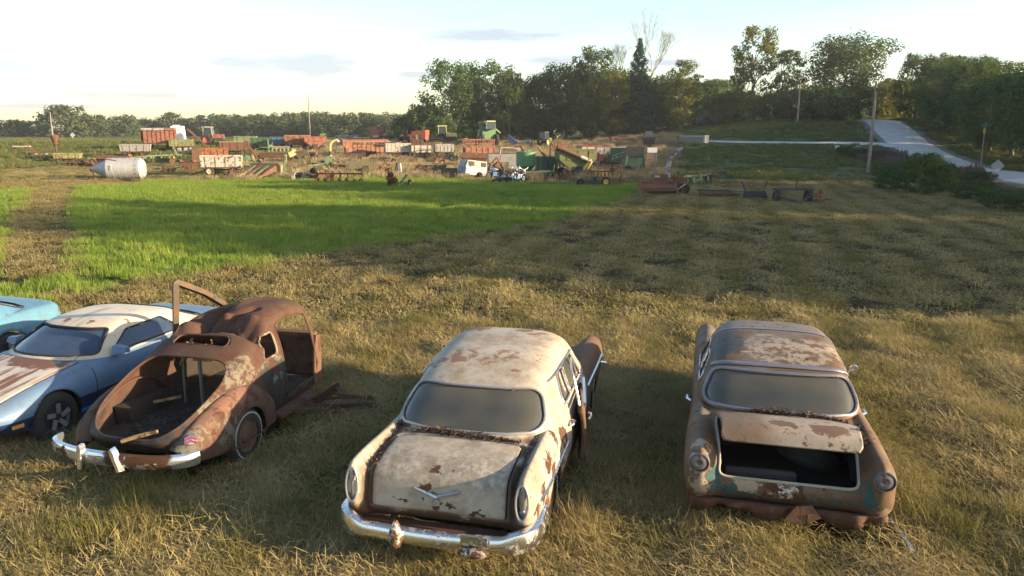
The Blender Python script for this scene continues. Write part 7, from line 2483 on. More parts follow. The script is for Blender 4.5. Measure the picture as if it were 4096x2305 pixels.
for sx in (-1, 1):
    part(MB().bar((sx * .6, -.4, .8), (sx * .8, -.5, 0), .09), 'leg', K['rust'], p)
# cut off pickup bed with topper, tilted
p = T_('topper_truck_bed', 'tilted blue and white truck bed with windowed topper', 'truck bed', 1886, 708, R(28))
p.rotation_euler = (R(0), R(7), R(28))
part(MB().box((-.95, 0, .55), (.06, 1.55, .55)), 'tailgate', K['sky'], p)
for sy in (-1, 1):
    ar = [(-.98, .18)] + [(.35 + .33 * math.cos(a), .18 + .33 * math.sin(a)) for a in np.linspace(math.pi, 0, 10)] + [(1.0, .18), (1.0, .84), (-.98, .84)]
    part(MB().prism(ar, sy * .80 - .04, sy * .80 + .04, 1), 'bed_side', worn('pale_blue_white', (.48, .54, .56), amount=.2), p, smooth=20)
part(MB().box((0, 0, .4), (1.9, 1.55, .05)).box((1.0, 0, .5), (.05, 1.6, .7)), 'floor', K['rust'], p)
tm = worn('topper_cream', (.42, .36, .28), amount=.25)
part(MB().hull([(-1.0, -.82, .86), (1.02, -.82, .86), (1.02, .82, .86), (-1.0, .82, .86)], [(-.80, -.72, 1.42), (1.0, -.72, 1.42), (1.0, .72, 1.42), (-.80, .72, 1.42)]), 'topper', tm, p, smooth=20)
part(MB().hull([(-1.0, -.55, .98), (-1.0, .55, .98), (-.87, .5, 1.33), (-.87, -.5, 1.33)], [(-1.02, -.55, .985), (-1.02, .55, .985), (-.89, .5, 1.335), (-.89, -.5, 1.335)]), 'rear_window', K['grey'], p, smooth=0)
for a, b in ((-.75, -.25), (-.15, .35), (.45, .92)):
    part(MB().hull([(a, -.825, .96), (b, -.825, .96), (b, -.765, 1.32), (a, -.765, 1.32)], [(a, -.84, .96), (b, -.84, .96), (b, -.78, 1.325), (a, -.78, 1.325)]), 'side_window', K['glass'] if a < -.5 or a > .4 else tm, p, smooth=0)
bars('rear_axle_scrap', 'rusty springs and bumper scrap under the truck bed', 'scrap', 1862, 712, R(10), [((-.5, -.3, .1), (.6, -.3, .1), .09), ((-.6, -.5, .06), (-.1, .2, .35), .07), ((.2, -.4, .1), (.8, -.5, .05), .08)], K['rust'])


def motorcycle(label, px, py, rz, lean, tank, fallen=False):
    p = T_('motorcycle', label, 'motorcycle', px, py, rz, None)
    p.rotation_euler = (lean, 0, rz)
    for x in (-.72, .74):
        w_ = part(MB().lathe([(-.05, .24), (-.055, .28), (-.03, .325), (.03, .325), (.055, .28), (.05, .24)], (x, 0, .32), (0, 1, 0), 22), 'wheel', RUBBER, p)
        part(MB().tube([(x + .245 * math.cos(a), 0, .32 + .245 * math.sin(a)) for a in np.linspace(0, 6.283, 21)[:-1]], .018, 5, closed=True), 'rim', K['chromeb'], w_)
        for k in range(5):
            a = k * math.pi / 5
            part(MB().bar((x + .24 * math.cos(a), 0, .32 + .24 * math.sin(a)), (x - .24 * math.cos(a), 0, .32 - .24 * math.sin(a)), .012), 'spoke', K['chromeb'], w_)
    part(MB().tube([(.74, .09, .32), (.52, .09, .86)], .03, 6).tube([(.74, -.09, .32), (.52, -.09, .86)], .03, 6), 'fork', K['chromeb'], p)
    part(MB().tube([(.48, -.36, 1.02), (.42, -.2, 1.06), (.52, 0, .95), (.42, .2, 1.06), (.48, .36, 1.02)], .016, 6), 'handlebar', K['chromeb'], p)
    part(MB().lathe([(-.06, .03), (0, .09), (.05, .095), (.06, .01)], (.62, 0, .88), (1, 0, 0), 14), 'headlamp', K['chromeb'], p)
    for sy in (-1, 1):
        part(MB().lathe([(0, .055), (.015, .055), (.02, .01)], (.42, sy * .40, 1.20), (-1, 0, .1), 12, True).tube([(.45, sy * .3, 1.04), (.42, sy * .40, 1.18)], .008, 4), 'mirror', K['chromeb'], p)
    tk = MB().lathe([(-.28, .02), (-.24, .10), (-.05, .15), (.15, .15), (.26, .09), (.28, .02)], (.20, 0, .80), (1, 0, .08), 14)
    part(tk, 'fuel_tank', tank, p)
    part(MB().box((-.32, 0, .76), (.62, .26, .10), taper=(.9, .8)).box((-.62, 0, .84), (.12, .22, .14)), 'seat', K['black'], p)
    part(MB().box((.08, 0, .45), (.42, .30, .34), taper=(.8, .9)), 'engine', K['chromeb'], p)
    part(MB().tube(smooth_path([(.3, -.16, .5), (.35, -.18, .25), (-.2, -.2, .22), (-.85, -.2, .30)], 4), .04, 7), 'exhaust', K['chromeb'], p)
    part(MB().tube([(.5, 0, .85), (.3, 0, .25), (-.25, 0, .22), (-.45, 0, .68), (.5, 0, .82)], .022, 5), 'frame', K['black'], p)
    part(MB().prism([(-1.02, .45), (-.85, .62), (-.6, .67), (-.6, .64), (-.83, .58), (-.98, .43)], -.07, .07, 1), 'rear_mudguard', tank, p)
    return p


mt_red = plain('bike_red', (.30, .03, .03), .3, .1)
mt_wht = plain('bike_white', (.60, .56, .55), .35)
motorcycle('chrome motorcycle with tall mirrors parked upright by the green machines', 2078, 728, R(-62), R(-7), mt_red)
motorcycle('red motorcycle standing close behind the chrome one', 2052, 722, R(-75), R(-9), mt_red)
motorcycle('white and red motorcycle leaning next to the blue topper', 1985, 720, R(150), R(12), mt_wht)
motorcycle('dark stripped motorcycle lying low in the grass', 2020, 735, R(8), R(58), K['black'])
# smaller junk on the green
p = T_('white_appliance', 'old white appliance frame standing in the grass', 'appliance', 1592, 696, R(-10))
part(MB().box((.18, 0, .55), (.28, .3, .85), (0, -.1, 0)), 'cylinder_panel', K['white'], p)
part(MB().bar((-.35, -.1, 0), (-.1, 0, .95), .06).bar((-.1, .1, 0), (-.05, 0, .95), .06).bar((-.4, .2, 0), (-.1, 0, .9), .05).bar((-.15, 0, .95), (.2, 0, 1.0), .08), 'frame', K['dark'], p)
part(MB().bar((.2, -.1, .08), (.75, -.15, .12), .07), 'orange_bar', K['orange'], p)
bars('walking_plough', 'small rusty walking plough with curved beam', 'plough', 1682, 700, R(5), [((-.45, 0, .6), (.35, 0, .55), .10), ((-.45, 0, .6), (-.5, 0, .35), .10), ((-.1, 0, .55), (-.05, 0, 1.0), .08), ((-.05, 0, 1.0), (-.35, .1, .6), .06), ((-.05, 0, 1.0), (.3, -.05, .55), .06)], K['rust'], tubes=[([(.35, 0, .55), (.6, 0, .5), (.62, 0, .2), (.45, 0, .03)], .07)], wheels=[(.35, -.15, .22, 'rust')])
p = T_('steel_barrier', 'dark green hinged steel panels standing in the grass', 'panel', 1772, 706, R(4))
part(MB().box((-.35, 0, .5), (1.3, .06, 1.0)), 'panel', worn('black_green', (.03, .045, .03), amount=.3), p)
part(MB().box((.75, .1, .36), (.95, .06, .7)), 'panel', worn('black_green', (.03, .045, .03), amount=.3), p)
part(MB().bar((-1.0, 0, 1.08), (1.0, .1, 1.05), .07).bar((-.5, -.05, .6), (-.5, -.05, 1.1), .09), 'rail', K['rust'], p)
p = T_('axle_cart', 'two wheeled green axle frame with cream wheels', 'axle', 1598, 750, R(-12))
part(MB().bar((-.7, 0, .3), (.75, 0, .28), .08).bar((.1, -.5, .1), (.45, .2, .9), .09).bar((.25, -.5, .1), (.55, .2, .85), .07).bar((-.1, -.6, .05), (.4, -.5, .2), .07), 'frame', K['lgreen'], p)
wheel(p, -.75, 0, .26, .15, 'tan', ax=0)
wheel(p, .80, -.1, .28, .15, 'tan', ax=0)
C = [(-.55 + random.uniform(-.3, .3), random.uniform(-.2, .2), .55 + random.uniform(-.2, .4)) for _ in range(8)]
bx_, by_, bz_ = gpix(1575, 748)
o = bpy.data.objects.new('dead_brush', leaf_cloud([(c[0] + .4, c[1], c[2]) for c in C], [.22] * 8, 500, .14, 5, .9, 'dead_brush', LEAF['rust']))
COL.objects.link(o)
o.location = (bx_, by_, bz_)
tag(o, 'dead rust brown brush piled on the axle frame', 'brush')
bars('blue_disc', 'blue disc implement tipped up behind the green combine', 'implement', 2052, 580, R(-10), [((-.8, 0, .4), (1.9, 0, .3), .14), ((-.8, 0, .3), (.5, .1, 1.5), .10), ((.2, 0, .2), (.9, .2, 1.1), .08)], K['blue'], boxes=[((-.3, 0, .85), (1.5, .3, .8), (0, .7, 0)), ((1.5, 0, .35), (1.2, .6, .25), (0, 0, 0))], discs=[(-.3, -.2, 1.15, .26, (0, 1, 0)), (.3, -.2, .6, .26, (0, 1, 0)), (.6, -.2, .35, .26, (0, 1, 0))])
bars('red_header', 'flat red cutter bar lying in dry grass behind the blue disc', 'implement', 2085, 556, R(4), [((-1.8, 0, .75), (1.8, 0, .8), .10), ((-1.2, -.4, .5), (-1.2, .4, .8), .08), ((1.0, -.4, .5), (1.0, .4, .8), .08)], K['pink'])
tractor('old_green_tractor', 'small old green tractor with open canopy cab and yellow wheel', 2178, 586, R(55), K['dgreen'], K['dgreen'], K['dgreen'], 'yellow', .78)


def baler(label, px, py, rz, mat, mat2):
    p = T_('round_baler', label, 'baler', px, py, rz)
    prof = [(-1.0, .5), (-1.15, 1.2), (-.75, 1.95), (.0, 2.25), (.7, 2.1), (1.15, 1.5), (1.2, .8), (.7, .4)]
    for sy in (-1, 1):
        part(MB().prism(prof, sy * .85 - .05, sy * .85 + .05, 1), 'side_plate', mat, p, smooth=20)
        wheel(p, -.1, sy * 1.05, .42, .28, 'yellow')
    part(MB().prism([(a * .92, .1 + b * .92) for a, b in prof], -.78, .78, 1), 'bale_chamber', mat2, p, smooth=20)
    for k in range(5):
        part(MB().box((-1.02 + k * .05, 0, 1.0 + k * .22), (.05, 1.5, .12), (0, .4, 0)), 'belt', K['black'], p)
    part(MB().bar((1.0, -.6, .6), (2.3, 0, .45), .12).bar((1.0, .6, .6), (2.3, 0, .45), .12), 'drawbar', mat, p)
    return p


baler('pale green round baler with rear gate raised', 2222, 552, R(200), K['lgreen'], K['dgreen'])
baler('yellow round baler with dark chamber standing in dry grass', 2358, 556, R(205), worn('baler_yellow', (.46, .27, .03), amount=.3), K['dark'])
p = T_('grey_mixer', 'dark grey tall feed mixer with flared sides by the slope', 'mixer', 2594, 584, R(-8))
part(MB().hull([(-.75, -.7, .3), (.75, -.7, .3), (.75, .7, .3), (-.75, .7, .3)], [(-1.1, -.9, 1.3), (1.0, -.9, 1.3), (1.0, .9, 1.3), (-1.1, .9, 1.3)]), 'hopper', K['dark'], p, smooth=20)
part(MB().box((.0, 0, 1.75), (1.2, 1.4, .9), taper=(.9, .9)), 'upper_box', plain('slate_metal', (.085, .09, .095), .6), p, smooth=20)
part(MB().box((.95, 0, 1.55), (.7, 1.2, .05), (0, -.5, 0)), 'side_flap', plain('slate_metal', (.085, .09, .095), .6), p)
part(MB().lathe([(0, .1), (.02, .1), (.02, 0)], (.05, -.74, 1.75), (0, -1, 0), 12), 'round_plate', K['white'], p)
for sx in (-1, 1):
    wheel(p, sx * .6, -.75, .3, .18, 'rust')
p = T_('sunken_car', 'dark red car body sunk in the dry grass near the mixer', 'car', 2490, 568, R(5))
part(MB().prism([(-2.0, .2), (2.0, .2), (1.9, .7), (1.0, .85), (.4, 1.15), (-.7, 1.15), (-1.3, .8), (-2.0, .75)], -.8, .8, 1), 'body', worn('dull_red', (.13, .045, .03), amount=.5), p, smooth=30)
part(MB().prism([(-1.15, .82), (.8, .82), (.3, 1.10), (-.65, 1.10)], -.82, .82, 1), 'window', K['glass'], p, smooth=0)
for sx in (-1.2, 1.2):
    wheel(p, sx, -.78, .3, .18, 'rust')
# ---- shaded group right of the cage wagon
p = T_('grey_feed_wagon', 'long grey wagon with bent white hoop frame', 'wagon', 2020, 668, R(6))
part(MB().box((0, 0, .95), (3.6, 1.7, .9), taper=(1.03, 1.1)), 'box', K['grey'], p, smooth=20)
part(MB().box((0, 0, 1.42), (3.4, 1.6, .06)), 'dark_fill', K['dark'], p)
part(MB().tube(smooth_path([(-.6, -.9, 1.35), (-.55, -.9, 1.95), (-.2, -.9, 2.05), (1.2, -.9, 1.95), (1.55, -.9, 1.75)], 4), .06, 6), 'hoop', K['white'], p)
gear(p, 3.2, 1.5, .5, .36)
bars('red_a_frame', 'rust red angled steel frame leaning beside the cage wagon', 'frame', 1978, 690, R(8), [((-.9, 0, .1), (.2, 0, 1.4), .16), ((.2, 0, 1.4), (.9, 0, .2), .16), ((-.4, .3, .2), (.5, .2, 1.2), .12), ((-.9, 0, .1), (.9, 0, .2), .1)], K['red'])
p = T_('round_green_tank', 'round green grain tank on a stand with a folded spout', 'tank', 2103, 704)
part(MB().lathe([(.35, .3), (.9, .85), (2.1, .88), (2.14, .8), (2.14, 0)], (0, 0, 0), (0, 0, 1), 26), 'tank', worn('tank_green', (.06, .22, .09), amount=.15), p, smooth=40)
part(MB().tube([(-.2, .2, 2.1), (-.45, .2, 2.7), (-1.05, .1, 2.55)], .10, 8), 'spout', K['brown'], p)
part(MB().box((.25, -.2, 2.22), (.8, .3, .10), (0, -.1, 0)), 'lid', K['white'], p)
for k in range(4):
    a = R(45 + 90 * k)
    part(MB().bar((.6 * math.cos(a), .6 * math.sin(a), .9), (.7 * math.cos(a), .7 * math.sin(a), 0), .08), 'leg', K['dgreen'], p)
p = T_('grey_box_crate', 'weathered grey box with white label standing before the green tank', 'crate', 2065, 690, R(5))
part(MB().box((0, 0, .55), (1.5, .9, .9)), 'box', K['grey'], p, smooth=20)
part(MB().box((.95, -.1, .6), (.6, .7, .8)), 'box', K['white'], p, smooth=20)
part(MB().prism([(-.08, 0), (.08, 0), (.08, .3), (0, .48), (-.08, .3)], -.02, .02, 1), 'bottle_mark', K['white'], p, loc=(.85, -.5, .9))
p = T_('grinder_mixer', 'dark green grinder mixer with raised auger tube', 'mixer', 2185, 702, R(4))
part(MB().box((.0, 0, .95), (1.9, 1.3, 1.5), taper=(1.02, 1)), 'body', K['dgreen'], p, smooth=20)
part(MB().box((-.6, -.7, .9), (.16, .12, 1.5)), 'pipe_column', K['green'], p)
part(MB().tube([(-.85, -.7, 2.55), (.35, -.75, 1.0)], .10, 8), 'auger_tube', K['olive'], p)
part(MB().bar((.05, -.75, .0), (.05, -.75, 1.6), .06).bar((.05, -.75, 1.0), (.7, -.75, .0), .06), 'auger_stand', K['dark'], p)
part(MB().box((.35, 0, 2.15), (.14, .2, 1.1)).box((.6, 0, 2.6), (.6, .2, .12), (0, .6, 0)), 'raised_spout', K['rust'], p)
for sy in (-.7, .7):
    wheel(p, .6, sy, .36, .2, 'rust')
p = gravity('green_auger_wagon', 'large olive green gravity wagon with a side unloading auger', 2300, 708, R(8), 3.2, 2.1, 1.9, .45, worn('olive_wagon', (.12, .15, .045), amount=.25), worn('olive_wagon', (.12, .15, .045), amount=.25), spout=False)
part(MB().tube([(-1.75, -1.2, 2.55), (.2, -1.25, 1.75)], .17, 10), 'auger_tube', K['brown'], p)
part(MB().tube([(.2, -1.25, 1.75), (1.1, -1.3, 1.38)], .18, 10), 'auger_tube', K['white'], p)
part(MB().lathe([(-.15, .2), (-.15, .26), (.15, .26), (.15, .2)], (-1.75, -1.2, 2.55), (1, 0, -.4), 14), 'auger_cap', K['rust'], p)
part(MB().bar((1.15, -1.3, 1.4), (.35, -1.5, .12), .28, .14), 'folded_chute', K['yellow'], p)
part(MB().box((0, -.98, .55), (1.0, .06, .75)), 'dark_hatch', K['black'], p)
gravity('red_white_gravity_wagon', 'red gravity wagon with white upper band behind the olive one', 2372, 672, R(10), 3.0, 2.1, 1.75, .5, K['white'], K['red'])
p = barge('green_ladder_wagon', 'dark green wagon with grey sideboards and a ladder across it', 2468, 672, R(10), 3.4, 2.0, 1.5, .65, K['dgreen'], 1.1, 3, top=K['grey'])
la = MB().bar((-1.0, -1.25, 1.25), (1.9, -1.15, 2.25), .05).bar((-1.0, -1.25, .95), (1.9, -1.15, 1.95), .05)
part(la, 'ladder', K['white'], p)
for k in range(7):
    q = k / 6
    part(MB().bar((-1.0 + 2.9 * q, -1.25 + .1 * q, .95 + 1.0 * q), (-1.0 + 2.9 * q, -1.25 + .1 * q, 1.25 + 1.0 * q), .04), 'rung', K['white'], p)
p = T_('old_threshing_machine', 'dark boxy thresher with black hood and pale slatted rack', 'machine', 2548, 688, R(0))
part(MB().box((-.35, 0, .85), (1.9, 1.5, 1.1), taper=(.95, 1)), 'body', K['dgreen'], p, smooth=20)
part(MB().hull([(-1.2, -.7, 1.5), (.5, -.7, 1.4), (.5, .8, 1.4), (-1.2, .8, 1.5)], [(-1.15, -.7, 2.45), (.6, -.7, 2.45), (.6, .8, 2.3), (-1.15, .8, 2.3)]), 'hood', K['black'], p, smooth=20)
part(MB().bar((-1.3, -.8, .5), (-1.1, -.8, 1.6), .10).bar((.65, -.8, .7), (.85, -.8, 1.6), .10), 'side_arm', K['lime'], p)
part(MB().box((1.35, -.4, 2.1), (.95, .05, .5)), 'white_panel', plain('pale_sheet', (.5, .5, .52), .5), p)
for k in range(5):
    part(MB().bar((.85, -.45, .45 + k * .3), (1.8, -.35, .5 + k * .3), .05), 'slat', K['wood'], p)
for k in range(5):
    part(MB().bar((.9 + k * .22, -.42, .2), (.9 + k * .22, -.42, 1.9), .05), 'post', K['wood'], p)
for sx in (-1, .4):
    wheel(p, sx, -.85, .34, .18, 'rust')
# harrow, mowers and small implements on the near grass
p = T_('spring_harrow', 'long dark spring tooth harrow lying on the green field edge', 'harrow', 2215, 740, R(3))
for y in (-.35, .0, .35):
    part(MB().bar((-1.6, y, .12), (1.6, y, .12), .06), 'bar', K['dark'], p)
for k in range(9):
    x = -1.5 + k * .375
    part(MB().tube(smooth_path([(x, -.35, .1), (x, -.35, .5), (x + .14, -.35, .52), (x + .16, -.35, .1)], 3), .018, 5), 'tooth', K['dark'], p)
bars('rotary_mower', 'dark rotary mower deck with one yellow hubbed wheel', 'mower', 2370, 746, R(6), [((-.9, 0, .35), (.9, 0, .3), .10), ((.1, 0, .3), (.1, -.2, .7), .10)], K['dark'], boxes=[((-.1, 0, .22), (1.3, .9, .16), (0, 0, 0)), ((.1, 0, .5), (.3, .3, .4), (0, .1, .3))], wheels=[(-.9, -.1, .3, 'rust'), (.95, -.1, .34, 'yellow')])
bars('small_plough', 'little rusty plough beside the dark mower', 'plough', 2462, 744, R(10), [((-.8, 0, .1), (.6, 0, .25), .10), ((.3, 0, .2), (.4, 0, .8), .09), ((-.3, 0, .15), (-.5, -.2, 0), .12), ((.2, 0, .4), (.7, 0, .35), .07)], K['rust'])
# red forage harvester on the meadow
p = T_('forage_harvester', 'rust red forage harvester with wide pickup head and white spout', 'forage harvester', 2660, 780, R(4))
part(MB().box((-.55, -.4, .32), (2.2, .5, .1)), 'pickup_floor', K['brown'], p)
for sx in (-1.65, .55):
    part(MB().prism([(-.75, .05), (.1, .05), (.1, .75), (-.35, .70), (-.75, .3)], sx - .05, sx + .05, 0), 'head_end', worn('harv_red', (.24, .06, .03), amount=.5), p)
part(MB().lathe([(-1.08, .04), (-1.08, .24), (1.08, .24), (1.08, .04)], (-.55, -.35, .42), (1, 0, 0), 14), 'reel', K['brown'], p)
part(MB().box((-.55, .15, .55), (2.2, .1, .55)), 'back_plate', worn('harv_red', (.24, .06, .03), amount=.5), p)
part(MB().box((-.2, .75, .9), (1.0, .9, .7), taper=(.8, .9)), 'cutter_housing', K['brown'], p, smooth=20)
part(MB().box((-.45, .3, 1.12), (.32, .05, .12)), 'white_plate', K['white'], p)
part(MB().box((1.1, .7, .7), (.9, .06, .7), (0, .1, -.2)).box((1.0, .5, .4), (.9, .7, .1)), 'side_shield', worn('harv_red', (.24, .06, .03), amount=.5), p)
part(MB().tube(smooth_path([(.35, .7, 1.0), (.30, .7, 1.6), (.5, .7, 2.2), (.85, .7, 2.65), (1.2, .65, 2.8)], 5), [.15] * 8 + [.12] * 13, 8), 'spout', worn('spout_white', (.36, .34, .36), amount=.35), p)
part(MB().bar((.5, .5, 1.0), (.95, .5, 1.45), .05).bar((.95, .5, 1.45), (.9, .5, .9), .05), 'linkage', K['rust'], p)
for k in range(3):
    part(MB().box((.75 + k * .2, -.15 - .0 * k, .35 + k * .14), (.2, .1, .06), (0, -.6, 0)), 'knife', K['white'], p)
wheel(p, 1.2, .1, .36, .26, 'rust')
wheel(p, -.9, 1.0, .36, .26, 'rust')
bars('dark_trough', 'long dark trough in the grass above the forage harvester', 'trough', 2843, 705, R(3), [((-1.2, -.2, .3), (1.2, -.2, .3), .06)], K['black'], boxes=[((0, -.2, .18), (2.4, .06, .3), (0, 0, 0)), ((0, .3, .18), (2.4, .06, .3), (0, 0, 0)), ((0, 0, .05), (2.4, .5, .05), (0, 0, 0)), ((-1.2, 0, .2), (.06, .5, .36), (0, 0, 0)), ((1.2, 0, .2), (.06, .5, .36), (0, 0, 0))], matb=K['black'])
bars('orange_cultivator', 'flat orange cultivator frame half lost in grass', 'cultivator', 2940, 752, R(2), [((-1.4, 0, .15), (1.3, 0, .18), .10), ((-.9, -.2, .1), (-.4, .2, .3), .10), ((.3, -.2, .1), (.7, .2, .35), .10), ((-1.2, .3, .1), (1.2, .3, .12), .08)], K['orange'])
bars('blade_frame', 'low rusty roller in a rectangular frame on the meadow', 'roller', 2862, 792, R(2), [((-1.05, -.3, .45), (.9, -.3, .42), .06), ((-1.05, .3, .45), (.9, .3, .42), .06), ((-1.05, -.3, .45), (-1.05, .3, .45), .06), ((.9, -.3, .42), (.9, .3, .42), .06), ((-1.05, -.3, .45), (-1.05, -.3, .05), .06), ((.9, -.3, .42), (.9, -.3, .05), .06), ((.9, 0, .2), (1.4, 0, .15), .16)], K['dark'], tubes=[([(-1.0, 0, .2), (.9, 0, .2)], .17)], matb=K['brown'])
p = T_('loader_bucket', 'dark loader bucket with two raised arms on the meadow', 'bucket', 3022, 800, R(-3))
part(MB().prism([(-.35, .02), (.3, .02), (.35, .5), (.2, .5), (.15, .12), (-.35, .10)], -.62, .62, 0), 'bucket', K['black'], p, smooth=20)
for sx in (-1, 1):
    part(MB().prism([(-.35, .02), (.3, .02), (.35, .5)], sx * .63 - .02, sx * .63 + .02, 0), 'bucket_side', K['black'], p, smooth=0)
    part(MB().bar((sx * .45, .3, .4), (sx * .75 + .1, .9, 1.0), .09), 'arm', K['dark'], p)
p = T_('box_blade', 'dark wheeled land leveller frame with upright rod', 'leveller', 3168, 815, R(2))
for y in (-.45, .1, .5):
    part(MB().bar((-1.0, y, .78), (1.0, y, .80), .08), 'cross_bar', K['dark'], p)
for k in range(5):
    part(MB().bar((-.9 + k * .45, -.45, .8), (-.9 + k * .45, .5, .8), .06), 'strut', K['dark'], p)
for sx in (-1, 1):
    wheel(p, sx * .9, 0, .40, .28, 'rust', ax=0)
part(MB().bar((-.8, -.4, .4), (.0, -1.0, .12), .09).bar((.8, -.4, .4), (0, -1.0, .12), .09).bar((0, -1.0, .12), (0, -1.3, .1), .1), 'hitch', K['dark'], p)
part(MB().bar((.15, 0, .8), (.2, 0, 1.45), .05), 'rod', K['dark'], p)
bars('orange_rotary_cutter', 'small orange rotary cutter with a three point hitch', 'cutter', 3283, 808, R(4), [((0, 0, .2), (.0, .1, .75), .10), ((-.3, .1, .2), (0, .1, .7), .06), ((.3, .1, .2), (0, .1, .7), .06)], K['orange'], boxes=[((0, 0, .16), (.8, .8, .10), (0, 0, 0)), ((-.55, 0, .14), (.5, .5, .05), (0, -.25, 0)), ((.55, 0, .14), (.5, .5, .05), (0, .25, 0)), ((0, -.1, .3), (.25, .25, .22), (0, 0, 0))], matb=K['orange'])
# ---- culvert wall, poles, signs
ax_, ay_, az_ = gpix(2720, 567)
bx2, by2, bz2 = gpix(2826, 577)
p = thing('culvert_wall', 'low pale concrete culvert wall at the end of the driveway', 'wall', ((ax_ + bx2) / 2, (ay_ + by2) / 2, az_ - .1), math.atan2(by2 - ay_, bx2 - ax_))
Lw = math.hypot(bx2 - ax_, by2 - ay_)
part(MB().box((0, 0, .45), (Lw, .35, .9)), 'wall_face', worn('mossy_concrete', (.17, .18, .14), rust=(.1, .09, .06), amount=.2), p, smooth=20)
part(MB().box((0, 0, .95), (Lw + .1, .5, .14)), 'coping', K['concrete'], p, smooth=20)
part(MB().box((Lw / 2, -.1, .55), (.35, .7, 1.1)), 'end_pier', K['concrete'], p, smooth=20)


def upole(label, px, py, top_py, lean=0.0, dist=None, arm=True):
    x, y, z = gpix(px, py) if dist is None else (ray_at(px, py, dist)[0], dist, float(gz(ray_at(px, py, dist)[0], dist)))
    zt = ray_at(px, top_py, y)[2]
    p = thing('utility_pole', label, 'pole', (x, y, z - .2), 0)
    h = zt - z + .2
    part(MB().tube([(0, 0, 0), (lean * h * .5, 0, h * .5), (lean * h, 0, h)], [.15, .13, .10], 10), 'shaft', K['pole'], p)
    part(MB().lathe([(0, .03), (.05, .05), (.12, .045), (.16, .02)], (lean * h, 0, h), (0, 0, 1), 8, True), 'insulator', K['dark'], p)
    part(MB().box((lean * h, -.14, h * .93), (.12, .10, .3)), 'bracket', K['dark'], p)
    return p, Vector((x + lean * h, y, z - .2 + h))


pa, ta = upole('tall grey utility pole between the meadow and the gravel road', 3472, 694, 332)
pb, tb_ = upole('thin pale pole in front of the slope trees', 3190, 482, 322, dist=128)
pc_, tc = upole('leaning pole on the far left skyline', 212, 556, 450, dist=150)
pd, td = upole('pole rising beyond the weeds by the small green machine', 1240, 528, 376, dist=185)


def wire(label, a, b, sag, r=.012):
    mb = MB().tube([a.lerp(b, k / 16) - Vector((0, 0, sag * (1 - (2 * k / 16 - 1) ** 2))) for k in range(17)], r, 4, cap=False)
    tag(mb.build('power_line', K['dark'], None, smooth=0, fixn=False), label, 'power line', 'overhead power lines')


wire('sagging wire running from the tall grey pole across the roadside trees', ta, Vector((62, 58, 11.0)), .5)
wire('lower sagging wire from the tall grey pole across the roadside trees', ta - Vector((0, 0, 2.2)), Vector((60, 54, 7.2)), .5)
wire('wire spanning between the far poles above the woods', tc, td, 1.0)
wire('wire running from the far pole towards the grove', td, Vector((30, 230, 15)), 1.0)


def diamond(label, px, py_mid, dist, size, base, name='road_sign', mat=None):
    x, y, z = ray_at(px, py_mid, dist)
    g = float(gz(x, y))
    p = thing(name, label, 'sign', (x, y, g), R(-8))
    h = z - g
    part(MB().prism([(-size, h), (0, h - size), (size, h), (0, h + size)], -.006, .006, 1), 'plate', mat or K['sign'], p, smooth=0)
    part(MB().bar((0, .035, -.2), (0, .035, h + size * .6), .05), 'post', K['grey'], p)
    part(MB().box((-.02 * size, -.015, h + size * .45), (.06, .02, .06)), 'bolt', K['dark'], p)


diamond('grey back of a diamond road sign beside the gravel road', 3990, 664, 62, .53, 705)
diamond('white sunlit diamond sign far off at the left field edge', 290, 541, 165, .62, 556, mat=plain('bright_sign', (.8, .78, .72), .5))
x, y, z = ray_at(3933, 575, 78)
g = float(gz(x, y))
p = thing('street_sign', 'green street name sign above a yellow marker on a post', 'sign', (x, y, g), R(-15))
zt = ray_at(3933, 502, 78)[2] - g
part(MB().bar((0, 0, -.2), (0, 0, zt + .1), .06), 'post', K['grey'], p)
gs = plain('sign_green', (.02, .16, .11), .5)
part(MB().box((0, -.04, zt), (.76, .02, .17)), 'name_plate', gs, p)
part(MB().box((.04, 0, zt + .19), (.02, .72, .17)), 'name_plate', gs, p)
part(MB().box((-.05, -.05, zt - .55), (.2, .02, .48)), 'marker_plate', plain('sign_yellow', (.55, .36, .03), .5), p)
# road edge furniture: green marker posts and stones on the bank
for px, py, hh in ((3430, 562, .75), (3443, 562, .7)):
    x, y, z = gpix(px, py)
    p = thing('marker_post', 'short green marker post on the verge near the road junction', 'post', (x, y, z), 0, 'marker posts at the junction')
    part(MB().bar((0, 0, -.1), (0, 0, hh + .8), .09), 'stake', K['dgreen'], p)
    part(MB().box((0, -.05, hh + .55), (.22, .03, .55)), 'plate', K['green'], p)
for i, (px, py, s) in enumerate(((3350, 595, .4), (3375, 596, .35), (3430, 602, .55), (3452, 603, .4), (3464, 602, .35))):
    x, y, z = gpix(px, py)
    mb = MB()
    bm = bmesh.new()
    bmesh.ops.create_icosphere(bm, subdivisions=2, radius=s)
    for v in bm.verts:
        v.co *= 1 + .25 * mnoise.noise(v.co * 2.2 + Vector((i * 7, 0, 0)))
        v.co.z *= .75
    mb.add([v.co for v in bm.verts], [[v.index for v in f.verts] for f in bm.faces])
    bm.free()
    tag(mb.build('boulder', K['concrete'], None, loc=(x, y, z + s * .35)), 'pale boulder on the weedy bank below the driveway', 'rock', 'boulders on the bank')
p = T_('gate_rail', 'long dark rail fence panel lying in weeds below the driveway', 'rail', 3265, 594, R(-4))
part(MB().bar((-2.2, 0, .55), (2.2, 0, .6), .09), 'rail', K['dark'], p)
for k in (-1.6, 0, 1.6):
    part(MB().bar((k, 0, 0), (k, 0, .58), .08), 'post', K['dark'], p)
